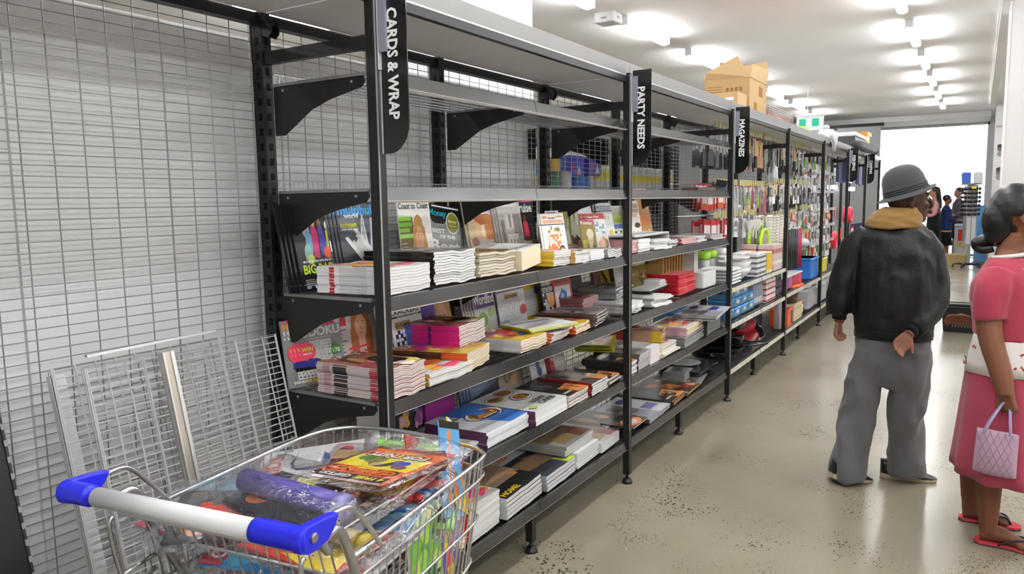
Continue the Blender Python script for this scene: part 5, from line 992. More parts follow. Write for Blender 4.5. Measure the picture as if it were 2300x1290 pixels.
# ------------------------------------------------------------------ people
def fuse(mb, name, fin, c, voxel, parent, sm=3, fold=0, fscale=(6,6,6), seed=0, shade=None):
    t = mb.build('tmp'); m1 = t.modifiers.new('r', 'REMESH'); m1.mode = 'VOXEL'; m1.voxel_size = voxel
    m2 = t.modifiers.new('s', 'SMOOTH'); m2.iterations = sm; m2.factor = .6
    dg = bpy.context.evaluated_depsgraph_get(); dg.update()
    me = bpy.data.meshes.new_from_object(t.evaluated_get(dg)); om = t.data; bpy.data.objects.remove(t); bpy.data.meshes.remove(om)
    for a in list(me.color_attributes): me.color_attributes.remove(a)
    if fold:
        off = Vector((seed*7.3, seed*3.1, 0)); ns = [v.normal.copy() for v in me.vertices]
        for v, nn in zip(me.vertices, ns):
            p = Vector((v.co.x*fscale[0], v.co.y*fscale[1], v.co.z*fscale[2]))+off
            q = noise.noise(p+Vector((noise.noise(p*.6), 0, noise.noise(p*.5+Vector((9,9,9)))))*1.2)
            v.co += nn*(1-abs(q)*2.2)*fold*.6+nn*noise.noise(p*2.3)*fold*.5
    ca = me.color_attributes.new('Col', 'FLOAT_COLOR', 'POINT'); base = hx(c)
    if shade: buf = [x for v in me.vertices for x in hx(shade(v.co))]
    else: buf = list(base)*len(me.vertices)
    ca.data.foreach_set('color', buf)
    me.name = name; me.materials.clear(); me.materials.append(FIN[fin]); me.polygons.foreach_set('use_smooth', [True]*len(me.polygons)); me.polygons.foreach_set('material_index', [0]*len(me.polygons))
    o = bpy.data.objects.new(name, me); col.objects.link(o)
    if parent is not None: o.parent = parent
    return o
def er(cx, cy, z, rx, ry, n=20, rot=0, tiltx=0, tilty=0, wob=0, wn=7, ph=0):
    P = []
    for k in range(n):
        a = 2*PI*k/n; w_ = 1+wob*math.sin(wn*a+ph); x, y = rx*w_*math.cos(a), ry*w_*math.sin(a)
        c, s = math.cos(rot), math.sin(rot); P.append((cx+x*c-y*s, cy+x*s+y*c, z+tiltx*x+tilty*y))
    return P
def limb(mb, pts, rs, n=12): mb.tube(smooth_path(pts, 5), [rs[min(int(i/5), len(rs)-1)]*(1-(i % 5)/5)+rs[min(int(i/5)+1, len(rs)-1)]*(i % 5)/5 for i in range((len(pts)-1)*5+1)], '#888', n)
def hand(mb, wr, d, nrm, side, curl=25, s=1.0, spread=4, thumb_out=35):
    """wr wrist, d pointing direction, nrm palm normal (fingers curl towards it), side = +1/-1 thumb side"""
    d = Vector(d).normalized(); nrm = Vector(nrm); nrm = (nrm-d*nrm.dot(d)).normalized(); sd = d.cross(nrm)*side; W = Vector(wr)
    for t in range(6):
        u = t/5; c = W+d*(.012+.078*u)*s; mbw = (.026+.014*min(1, u*1.6))*s
        if t < 5:
            c2 = W+d*(.012+.078*(t+1)/5)*s; 
            for q in (-.9,-.3,.3,.9): mb.tube([c+sd*mbw*q, c2+sd*mbw*q], .0125*s, '#888', 7)
    for i, (L, off) in enumerate(((.072,.030),(.082,.0105),(.076,-.0095),(.060,-.029))):
        p = W+d*.088*s+sd*off*s; dd = d+sd*math.tan(R(spread*(1.5-i)*.6)); dd.normalize(); P = [p-d*.02*s, p]; a = 0
        for k, f in enumerate((.45,.32,.25)):
            a += curl*(1+.25*i)*(.8 if k == 0 else 1); v = dd*math.cos(R(a))+nrm*math.sin(R(a)); p = p+v*L*f*s; P.append(p)
        mb.tube(P, [.0092*s,.009*s,.0085*s,.0078*s,.0065*s], '#888', 8)
    p = W+d*.022*s+sd*.024*s; P = [p]; 
    for k, f in enumerate((.036,.03,.025)):
        a = thumb_out-k*10; v = d*math.cos(R(a))+sd*math.sin(R(a))+nrm*.35*(k+1)*.4; v.normalize(); p = p+v*f*s; P.append(p)
    mb.tube(P, [.014*s,.0115*s,.0095*s,.0075*s], '#888', 8)
def head(mb, c, yaw, s=1.0, tilt=0, nosel=1.0):
    """yaw: direction the face looks, in the figure's xy plane"""
    M = Matrix.Translation(c) @ Matrix.Rotation(yaw, 4, 'Z') @ Matrix.Rotation(tilt, 4, 'Y') @ Matrix.Scale(s, 4)
    mb.ball((-.012,0,.025), (.096,.077,.095), '#888', 20, 14, M)
    mb.ball((.018,0,-.035), (.066,.060,.082), '#888', 18, 12, M); mb.ball((.045,0,-.088), (.030,.032,.024), '#888', 12, 8, M)
    mb.tube([(.078,0,.030), (.094,0,.006), (.1045,0,-.014), (.100,0,-.026), (.08,0,-.03)], [.008,.010*nosel,.0135*nosel,.012,.008], '#888', 8, M)
    for q in (-1, 1):
        mb.ball((.100,q*.012,-.020), (.009,.009,.008), '#888', 8, 6, M); mb.ball((.074,q*.030,.036), (.014,.022,.008), '#888', 10, 6, M); mb.ball((.062,q*.038,-.018), (.022,.02,.018), '#888', 10, 6, M)
        E = Matrix.Translation((-.008, q*.078, -.004)) @ Matrix.Rotation(q*.35, 4, 'Z') @ Matrix.Rotation(R(-8), 4, 'Y')
        mb.tube([(.0,0,-.028), (-.004,0,-.02), (.012*-1,0*q,.0), (-.012,0,.018), (-.002,0,.030), (.010,0,.024), (.012,0,.008)], [.006,.008,.007,.007,.0065,.006,.005], '#888', 6, M @ E); mb.ball((0,0,-.002), (.012,.006,.022), '#888', 8, 6, M @ E)
    mb.tube([(.091,-.024,-.052), (.099,0,-.049), (.091,.024,-.052)], [.005,.0075,.005], '#888', 8, M); mb.tube([(.088,-.020,-.061), (.097,0,-.062), (.088,.020,-.061)], [.005,.0085,.005], '#888', 8, M)
    return M
def facebits(M, parent, lip='#7a3d34', iris='#2a1a12', brow='#1a1512'):
    for q in (-1, 1):
        g = MB(); g.ball((.0755,q*.030,.017), (.0085,.0125,.0075), '#bdb0a6', 12, 8, M); g.ball((.0815,q*.030,.017), (.0035,.0058,.0058), iris, 10, 6, M); g.build('eye', 'skin', parent, True)
        g = MB(); g.tube([(.082,q*.016,.040), (.086,q*.030,.046), (.076,q*.046,.041)], [.003,.0042,.0025], brow, 6, M); g.build('eyebrow', 'hair', parent, True)
    g = MB(); g.tube([(.093,-.020,-.0555), (.1015,-.005,-.0525), (.1015,.005,-.0525), (.093,.020,-.0555)], .0045, lip, 8, M); g.tube([(.091,-.017,-.061), (.1015,0,-.064), (.091,.017,-.061)], .005, lip, 8, M); g.build('lips', 'skin', parent, True)
def shoe(mb, sole, heel, toe, z0=0, zh=0, w=.047, up='#151515', so='#b9ab92'):
    h, t = Vector((heel[0], heel[1], 0)), Vector((toe[0], toe[1], 0)); L = (t-h).length; d = (t-h)/L; sd = Vector((-d.y, d.x, 0))
    M = Matrix(((d.x, sd.x, 0, h.x), (d.y, sd.y, 0, h.y), (0, 0, 1, z0), (0, 0, 0, 1))) @ Matrix.Translation((L*.75, 0, 0)) @ Matrix.Rotation(math.atan2(zh, L*.75), 4, 'Y') @ Matrix.Translation((-L*.75, 0, 0))
    st = [(0,.55),(.06,.8),(.2,.86),(.4,.82),(.62,1.0),(.78,1.04),(.9,.86),(.97,.55),(1,.25)]
    def rg(zf, k, lim=1): return [[(x*L, q*w*ww*k, zf(x)) for x, ww in st] for q in (1,)]
    def outline(z, k): 
        A = [(x*L, w*ww*k, z(x)) for x, ww in st]; B = [(x*L, -w*ww*k, z(x)) for x, ww in st[::-1]]; return A+B
    sole.loft([outline(lambda x: .0+max(0, x-.85)*.05, .94), outline(lambda x: .006+max(0, x-.85)*.05, 1.03), outline(lambda x: .028-.012*x, 1.0)], so, M=M)
    top = lambda x: .028-.012*x
    hp = lambda x, f: top(x)+f*(.075 if x < .3 else (.075-.05*((x-.3)/.4) if x < .7 else .025*max(.1, 1-(x-.7)/.34)))
    mb.loft([outline(lambda x: top(x)-.004, .98), outline(lambda x: hp(x, .35), .97), outline(lambda x: hp(x, .7), .82), outline(lambda x: hp(x, .95), .5)], up, M=M)
    return M
# ---- the man in the hat
man = thing('person', 'person in grey felt hat, black jacket and grey trousers seen from behind, hands back', 'person', (2.62, -1.19, 0), R(5.3))
g = MB()
g.loft([er(0,-.03,.78,.10,.14), er(0,-.03,.95,.10,.13), er(0,-.02,1.15,.10,.14), er(0,-.015,1.30,.10,.15), er(0,-.02,1.37,.07,.10), er(0,-.035,1.41,.05,.055)], '#888')
limb(g, [(0,-.04,1.36), (.005,-.06,1.42), (.012,-.075,1.47)], [.055,.052,.052])
mh = head(g, (.018,-.085,1.512), R(-78), 1.0, R(-4))
limb(g, [(0,.05,.80), (0,.11,.45), (-.05,.17,.10), (-.06,.18,.06)], [.065,.055,.038,.036]); limb(g, [(0,-.11,.80), (.02,-.11,.45), (.09,-.11,.12), (.10,-.11,.07)], [.085,.058,.038,.036])
limb(g, [(0,.10,1.33), (-.01,.20,1.09), (-.01,.228,.90), (-.015,.232,.87)], [.045,.04,.028,.025]); limb(g, [(.03,-.13,1.32), (.06,-.185,1.06), (-.10,-.125,.88), (-.155,-.098,.845)], [.045,.04,.028,.025])
hand(g, (-.013,.232,.875), (-.05,.05,-1), (-.35,-.9,.1), 1, curl=52, s=.88, thumb_out=22)
hand(g, (-.15,-.10,.85), (-.25,.42,-.80), (-.9,-.1,.25), -1, curl=26, s=.88, thumb_out=42)
for (a, b2) in (((-.13,.225), (.0,.08)), ((.10,-.03), (.12,-.22))): limb(g, [(a[0], a[1], .05), ((a[0]+b2[0])/2, (a[1]+b2[1])/2, .045), (b2[0], b2[1], .03)], [.034,.034,.024])
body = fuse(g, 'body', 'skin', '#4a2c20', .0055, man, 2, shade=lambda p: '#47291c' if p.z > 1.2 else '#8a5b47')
facebits(mh, man, '#5a3028')
g = MB()
g.loft([er(-.005,-.032,.812,.135,.178), er(-.005,-.032,.835,.14,.18), er(-.01,-.03,.88,.145,.187), er(-.01,-.03,.98,.15,.192), er(-.01,-.027,1.12,.145,.19), er(-.005,-.02,1.25,.138,.19), er(0,-.018,1.33,.12,.178), er(.005,-.02,1.38,.10,.142), er(.01,-.03,1.42,.07,.09), er(.012,-.035,1.445,.06,.065)], '#888')
limb(g, [(0,.10,1.345), (-.005,.165,1.27), (-.015,.213,1.10), (-.02,.228,.99), (-.01,.229,.925)], [.066,.072,.068,.07,.062,.044])
limb(g, [(.02,-.13,1.335), (.035,-.175,1.25), (.055,-.212,1.08), (.02,-.195,.98), (-.09,-.135,.89), (-.12,-.115,.872)], [.07,.076,.074,.078,.064,.046,.042])
fuse(g, 'jacket', 'jacket', '#101010', .0085, man, 3, .013, (8,8,5), 1, shade=lambda p: '#161617')
g = MB(); g.loft([er(-.005,-.032,.797,.134,.176,28), er(-.005,-.032,.803,.146,.188,28), er(-.006,-.032,.838,.148,.190,28), er(-.006,-.032,.848,.138,.18,28)], '#141414'); g.build('jacket_waistband', 'cloth', man, True)
for P in ([(-.01,.229,.93), (-.012,.232,.885)], [(-.115,-.118,.877), (-.145,-.103,.853)]):
    g = MB(); g.tube([Vector(P[0]), Vector(P[0]).lerp(Vector(P[1]), .1), Vector(P[0]).lerp(Vector(P[1]), .9), Vector(P[1])], [.033,.038,.037,.033], '#141414', 14); g.build('cuff', 'cloth', man, True)
g = MB()
g.loft([er(-.002,-.032,.86,.118,.155), er(-.004,-.032,.80,.13,.172), er(-.008,-.03,.70,.13,.172), er(-.005,-.028,.60,.115,.165), er(-.0,-.03,.54,.09,.15)], '#888')
def leg(cs): g.loft([er(*q) for q in cs], '#888')
leg([(0,.055,.74,.115,.088), (0,.085,.58,.108,.092), (-.01,.112,.42,.10,.088), (-.03,.138,.26,.10,.084), (-.05,.158,.12,.102,.086), (-.055,.164,.055,.105,.089), (-.055,.164,.025,.102,.086)])
leg([(0,-.115,.74,.115,.09), (.01,-.115,.58,.108,.092), (.03,-.113,.42,.10,.085), (.06,-.115,.26,.10,.084), (.085,-.12,.12,.102,.088), (.095,-.122,.062,.105,.09), (.095,-.122,.042,.1,.086)])
fuse(g, 'trousers', 'cloth', '#6a6a6c', .0085, man, 3, .022, (7,8,4.2), 4)
g = MB(); s_ = MB(); shoe(g, s_, (-.13,.245), (.02,.045), 0, .035); g.build('shoe', 'plastic', man, True).name = 'shoe'; s_.build('shoe_sole', 'matt', man)
g = MB(); s_ = MB(); shoe(g, s_, (.10,.0), (.125,-.275), 0, .0); g.build('shoe', 'plastic', man, True); s_.build('shoe_sole', 'matt', man)
# hat
HM = Matrix.Translation((.012,-.066,1.562)) @ Matrix.Rotation(R(-78), 4, 'Z') @ Matrix.Rotation(R(-17), 4, 'Y')
g = MB(); n = 40
def hring(r, z, kx=1.12, ky=.95, up=0): return [(r*kx*math.cos(2*PI*k/n), r*ky*math.sin(2*PI*k/n), z+up*max(0, math.cos(2*PI*k/n))**2-up*.6*abs(math.sin(2*PI*k/n))**2) for k in range(n)]
g.loft([hring(.088,-.004), hring(.126,-.014,up=.012), hring(.129,-.011,up=.012), hring(.126,-.008,up=.012), hring(.098,.004), hring(.094,.012), hring(.0935,.045), hring(.090,.075), hring(.080,.105), hring(.062,.128), hring(.036,.142), hring(.006,.147)], '#47474a', M=HM)
h_ = g.build('felt_hat', 'cloth', man, True)
g = MB()
for k in range(3): g.tube([Vector(p) for p in [(q[0]*1.0, q[1]*1.0, q[2]) for q in hring(.0965-.001*k, .010+.011*k)]], .0048, '#39393b', 6, M=HM, loop=True)
g.build('hat_band', 'cloth', h_, True)
g = MB(); g.loft([er(0,-.02,1.385,.11,.125,24,0,.05,.0), er(-.005,-.012,1.41,.118,.135,24,0,.25,-.02), er(-.0,-.02,1.45,.108,.122,24,0,.1), er(.005,-.035,1.475,.09,.10,24), er(.01,-.045,1.49,.07,.08,24), er(.01,-.045,1.46,.062,.07,24)], '#888')
fuse(g, 'hood', 'cloth', '#8c6d3f', .007, man, 3, .008, (7,7,22), 6)
# ---- the woman in red
wb = math.atan2(-1.66+1.577, 2.14+1.77)
wo = thing('person', 'person in coral cardigan and long pink skirt with black tied hair holding a lilac bag', 'person', (2.14, -1.66, 0), wb)
g = MB()
g.loft([er(0,-.04,.78,.13,.10), er(0,-.045,.95,.12,.095), er(0,-.045,1.12,.13,.10), er(0,-.035,1.20,.13,.075), er(0,-.035,1.26,.08,.055), er(0,-.04,1.31,.05,.05)], '#888')
limb(g, [(0,-.035,1.25), (0,-.045,1.32), (0,-.06,1.38)], [.055,.052,.052])
wh = head(g, (0,-.085,1.455), R(-86), .98, R(2))
limb(g, [(-.12,-.0,1.215), (-.15,.02,1.08), (-.178,.012,.95), (-.20,-.03,.81), (-.213,-.052,.725), (-.215,-.055,.71)], [.05,.052,.048,.043,.034,.031])
limb(g, [(.12,-.0,1.215), (.17,-.0,1.08), (.18,.0,.97), (.13,.07,.955), (.12,.085,.955)], [.05,.052,.043,.032,.027,.026])
hand(g, (-.212,-.055,.735), (-.02,-.06,-1), (.75,-.6,-.1), -1, curl=58, s=.98, thumb_out=28)
hand(g, (.12,.075,.955), (-.15,.85,.22), (-.6,.1,-.6), 1, curl=20, s=.86, thumb_out=35, spread=6)
limb(g, [(.05,.0,.80), (.09,.04,.45), (.12,.055,.30), (.145,.055,.09), (.15,.05,.055)], [.07,.06,.055,.036,.034]); limb(g, [(-.06,-.02,.80), (-.07,-.02,.45), (-.08,-.015,.30), (-.088,-.02,.09), (-.088,-.025,.055)], [.07,.06,.055,.037,.035])
for (a, b2, z) in (((.15,.085), (.15,-.12), 0), ((-.088,.012), (-.10,-.19), 0)):
    limb(g, [(a[0], a[1], z+.042), (a[0], (a[1]*.6+b2[1]*.4), z+.05), (b2[0], b2[1]+.05, z+.03), (b2[0], b2[1]+.02, z+.026)], [.032,.036,.026,.016])
    for k in range(5): g.tube([(b2[0]-.034+.017*k, b2[1]+.055+.004*abs(k-1), z+.026), (b2[0]-.036+.018*k, b2[1]+.02+.010*k*.6, z+.025)], .0095-.0008*k, '#888', 7)
fuse(g, 'body', 'skin', '#80523a', .0055, wo, 2, shade=lambda p: '#80523a' if p.z > .35 else '#74462f')
facebits(wh, wo, '#8a4a40')
g = MB(); g.loft([er(0,-.048,.925,.165,.125), er(0,-.048,.96,.168,.128), er(0,-.045,1.03,.166,.133), er(0,-.045,1.10,.166,.145), er(0,-.042,1.155,.166,.138), er(0,-.035,1.205,.16,.105), er(0,-.035,1.25,.12,.08), er(0,-.04,1.275,.085,.068)], '#888')
limb(g, [(-.115,-.005,1.215), (-.15,.01,1.15), (-.165,.02,1.06), (-.168,.018,1.02)], [.062,.07,.066,.062,.06]); limb(g, [(.115,-.005,1.215), (.155,.0,1.15), (.175,.0,1.06), (.18,.0,1.02)], [.062,.068,.064,.06,.06])
fuse(g, 'cardigan', 'cloth', '#a83f52', .0085, wo, 3, .005, (9,9,4), 8)
g = MB()
for k in range(7): g.tube([(-.13+.028*k, -.075-.012*abs(k-3)+.02, 1.245-.004*abs(k-3)), (-.115+.028*k, -.08-.012*abs(k-3)+.01, 1.232)], .004, '#d8808c', 5)
g.build('yoke_embroidery', 'cloth', wo)
g = MB(); g.tube([(p[0], p[1], p[2]) for p in er(0,-.045,1.283,.073,.066,24,0,0,-.15)], .009, '#e9e2e0', 8, loop=True); g.build('blouse_collar', 'cloth', wo, True)
bl = [er(0,-.048,.97,.15,.115,32), er(0,-.048,.90,.166,.132,32,wob=.015), er(0,-.05,.82,.178,.150,32,wob=.03), er(0,-.052,.772,.184,.160,32,wob=.045)]
g = MB(); g.loft(bl, '#e8e2de'); bo = g.build('blouse', 'cloth', wo, True)
g = MB(); rr = random.Random(5)
for i in range(46):
    k = rr.randrange(32); t = rr.random()*2.9; a = int(t); t -= a; p = Vector(bl[a][k]).lerp(Vector(bl[a+1][k]), t); c0 = Vector((0,-.05,p.z)); o_ = (p-c0).normalized()
    for q in range(5):
        v = p+o_*.0015+Vector((rr.uniform(-.009,.009), rr.uniform(-.009,.009), rr.uniform(-.009,.009))); t1 = o_.cross(Vector((0,0,1))).normalized(); t2 = o_.cross(t1); cc_ = rr.choice(['#c03a40','#c03a40','#d86a6a','#6a8a4a']); g.poly([v+o_*.001+t1*.0055*math.cos(w_*PI/3)+t2*.0055*math.sin(w_*PI/3) for w_ in range(6)], cc_)
tag(g.build('flower_print', 'cloth', bo), kind='stuff')
sk = []
for i in range(12):
    t = i/11; z = .83-.52*t; sk.append(er(0,-.045-.012*t,z,.165+.075*t,.14+.055*t,48,0,0,.06*t,wob=.012+.05*t,wn=9,ph=.6+.3*t))
g = MB(); g.loft(sk, '#a9455a'); g.build('skirt', 'cloth', wo, True)
g = MB(); g.ball((.002,-.052,1.478), (.088,.104,.116), '#888', 20, 14); g.ball((.0,.0,1.435), (.078,.07,.10), '#888', 16, 10); g.ball((-.0,.012,1.375), (.06,.05,.055), '#888', 12, 8)
ho = fuse(g, 'hair', 'hair', '#0b0b0c', .006, wo, 3, .0022, (50,14,14), 2)
# keep the face clear of hair
me = ho.data
for v in me.vertices:
    if v.co.y < -.115 and v.co.z < 1.535: v.co.y += (-.115-v.co.y)*.9
    if v.co.z < 1.455 and v.co.y < -.04 and abs(v.co.x) > .04: v.co.x *= .72
g = MB(); g.tube(smooth_path([(0,.02,1.36), (0,.06,1.345), (0,.085,1.325), (0,.06,1.305), (0,.02,1.315)], 5), [.026]*10+[.02]*11, '#0b0b0c', 10); g.tube([(0,.06,1.35),(0,.10,1.345)], [.02,.006], '#0b0b0c', 8); g.build('hair_tail', 'hair', ho, True)
g = MB(); g.lathe([(.026,-.006),(.03,0),(.026,.006)], '#3a3a3e', 14, M=Matrix.Translation((0,.035,1.355)) @ Matrix.Rotation(R(80), 4, 'X')); g.build('hair_band', 'plastic', ho, True)
g = MB()
for q in (-1, 1):
    g.tube([(.055,q*.046,.012),(.092,q*.044,.016)], .0008, '#c8a050', 5, M=wh); g.tube([(.098+.0*k, q*.032+.02*math.cos(k*PI/5), .014+.016*math.sin(k*PI/5)) for k in range(10)], .0009, '#c8a050', 5, M=wh, loop=True); g.tube([(-.01,q*.078,.02),(.05,q*.074,.018),(.098,q*.052,.018)], .001, '#c8a050', 5, M=wh)
g.build('spectacles', 'steel', wo)
g = MB(); g.ball(wh @ Vector((.0,.079,-.03)), .0035, '#e0d8c0', 8, 6); g.ball(wh @ Vector((.0,-.079,-.03)), .0035, '#e0d8c0', 8, 6); g.build('earring', 'steel', wo, True)
g = MB(); g.lathe([(.008,-.002),(.0088,0),(.008,.002)], '#d0d0d0', 12, M=Matrix.Translation((-.222,-.075,.640)) @ Matrix.Rotation(R(60), 4, 'Y')); g.build('finger_ring', 'steel', wo)
for (a, b2) in (((.15,.10), (.15,-.15)), ((-.088,.03), (-.10,-.225))):
    d = Vector((b2[0]-a[0], b2[1]-a[1], 0)); L = d.length; d /= L; M = Matrix(((d.x,-d.y,0,a[0]),(d.y,d.x,0,a[1]),(0,0,1,0),(0,0,0,1)))
    st = [(0,.5),(.08,.85),(.3,.8),(.5,.72),(.75,1.05),(.9,.95),(1,.45)]; P = [(x*L, .042*w_) for x, w_ in st]+[(x*L, -.042*w_) for x, w_ in st[::-1]]
    g = MB(); g.prism(P, 0, .006, '#3a3a3a', M); g.prism(P, .006, .016, '#c0404a', M); o = g.build('flip_flop', 'matt', wo)
    h = MB()
    for q in (-1, 1): h.tube(smooth_path([(L*.84, .004*q, .016), (L*.74, .016*q, .052), (L*.5, .038*q, .04), (L*.36, .036*q, .014)], 4), .0048, '#26262a', 6, M=M)
    h.build('strap', 'plastic', o, True)
bag = thing('tote_bag', 'small quilted lilac tote bag hanging from the hand of the person in coral', 'bag', (2.14-.035, -1.66, 0), wb)
g = MB(); A = [(-.235,.045,.375),(-.175,.05,.375),(-.175,-.10,.36),(-.235,-.10,.36)]; n = 10; rings = []
for i in range(n+1):
    t = i/n; z = .372+.185*t; w_ = .034*math.sin(PI*min(1, .25+t*.7)); rings.append(er(-.205, -.028-.006*t, z, w_+.006, .079-.004*t, 28, 0, 0, .08, wob=.01, wn=12, ph=i*PI))
g.loft(rings, '#b496aa'); bgm = g.build('bag_body', 'cloth', bag, True)
g = MB()
for i in range(7):
    for s in (-1, 1):
        y0 = -.10+.026*i; P = []
        for k in range(9):
            t = k/8; y = y0+s*.085*(t-.5); 
            if -.094 < y < .036: 
                e = max(0, 1-((y+.03)/.079)**2)**.5; P.append((-.205-(.034*math.sin(PI*min(1, .25+t*.7))+.0065)*e-.0012, y, .372+.185*t+.08*(y+.028)))
        if len(P) > 2: g.tube(P, .0011, '#957a8e', 4)
tag(g.build('quilting', 'cloth', bgm), kind='stuff')
for x in (-.23, -.18):
    g = MB(); g.tube(smooth_path([(x,.012,.555), (x+(.0 if x < -.2 else 0),-.005,.60), (-.185,-.045,.672), (-.175,-.06,.675), (-.185,-.07,.665), (x,-.075,.60), (x,-.078,.55)], 5), .0055, '#a79fc0', 6); g.build('bag_handle', 'cloth', bag, True)
# ---- distant shoppers
def far_person(lab, x, y, face_deg, H, top, top_c, low_c, hem, hair_c, skin, long_hair=False, band=None, arms=((.1,.24,1.0),), vest=None):
    t = thing('person', lab, 'person', (x, y, 0), R(face_deg)); k = H/1.7; g = MB()     # faces local +x
    M = head(g, (.02*k, 0, 1.58*k), 0, .95*k); limb(g, [(0,0,1.35*k), (.005,0,1.45*k), (.01,0,1.52*k)], [.055*k,.05*k,.05*k])
    g.loft([er(0,0,.8*k,.09*k,.13*k), er(0,0,1.1*k,.08*k,.12*k), er(0,0,1.3*k,.09*k,.15*k), er(0,0,1.40*k,.06*k,.09*k)], '#888')
    for s in (-1, 1):
        limb(g, [(0,.09*s*k,.85*k), (.01,.09*s*k,.48*k), (-.03*s,.09*s*k,.09*k), (.10-.03*s,.09*s*k,.035*k)], [.062*k,.05*k,.035*k,.035*k])
        limb(g, [(0,.15*s*k,1.34*k), (.02*k,.19*s*k,1.12*k), (.20*k,.15*s*k,1.06*k), (.24*k,.14*s*k,1.07*k)], [.045*k,.04*k,.03*k,.026*k]); hand(g, (.24*k,.14*s*k,1.07*k), (1,-.1*s,.1), (0,-.5*s,-1), s, 25, .85*k)
    fuse(g, 'body', 'skin', skin, .011, t, 2); facebits(M, t)
    g = MB(); g.loft([er(0,0,top*k,.13*k,.17*k), er(0,0,1.1*k,.12*k,.16*k), er(0,0,1.32*k,.11*k,.17*k), er(0,0,1.41*k,.07*k,.10*k), er(0,0,1.44*k,.055*k,.06*k)], '#888')
    for s in (-1, 1): limb(g, [(0,.14*s*k,1.35*k), (.02*k,.185*s*k,1.12*k), (.16*k,.155*s*k,1.07*k)], [.058*k,.055*k,.045*k])
    tp = fuse(g, 'top_garment', 'cloth', top_c, .013, t, 3, .006, (6,6,8), 3)
    if vest:
        g = MB(); g.loft([er(0,0,(top+.02)*k,.145*k,.185*k), er(0,0,1.1*k,.135*k,.172*k), er(0,0,1.34*k,.12*k,.16*k), er(0,0,1.42*k,.075*k,.09*k)], vest); g.build('vest', 'cloth', t, True)
    g = MB(); g.loft([er(0,0,(top+.05)*k,.115*k,.155*k,30), er(0,0,(top-.1)*k,.135*k,.175*k,30), er(0,0,hem*k,.16*k,.20*k,30,wob=.05)], low_c); g.build('skirt' if long_hair else 'shorts', 'cloth', t, True)
    if band: g = MB(); g.loft([er(0,0,top*k,.135*k,.175*k,24), er(0,0,(top+.035)*k,.135*k,.175*k,24)], band); g.build('hem_band', 'cloth', t, True)
    g = MB(); g.ball((-.005*k,0,1.63*k), (.098*k,.084*k,.088*k), '#888', 16, 10)
    if long_hair: g.loft([er(-.05*k,0,1.64*k,.055*k,.085*k), er(-.075*k,0,1.5*k,.05*k,.10*k), er(-.10*k,0,1.36*k,.045*k,.10*k), er(-.12*k,0,1.22*k,.03*k,.07*k)], '#888')
    ho = fuse(g, 'hair', 'hair', hair_c, .010, t, 2)
    for v in ho.data.vertices:
        if v.co.x > .055*k and v.co.z < 1.66*k: v.co.x = .055*k
    for s in (-1, 1): u = MB(); w2 = MB(); shoe(u, w2, (-.08-.03*s,.09*s*k), (.16-.03*s,.09*s*k), 0, 0, .042); u.build('shoe', 'plastic', t, True)
    return t
far_person('person in navy jacket with an orange hem and black shorts near the far doors', 18.05, -.955, -65, 1.53, .78, '#1c2f63', '#141416', .44, '#151312', '#8a5e46', band='#d8862a')
far_person('person with long dark hair, brown vest and pink sleeves at the far checkout', 17.9, -.72, 100, 1.72, 1.12, '#c98a94', '#17171a', .50, '#1c1715', '#b08068', True, vest='#5a4a3a')
far_person('person with tied brown hair mostly hidden behind the sunglasses stand', 19.2, -1.17, 120, 1.70, .95, '#6a5a6a', '#3a3a44', .5, '#2e2019', '#b08a74')
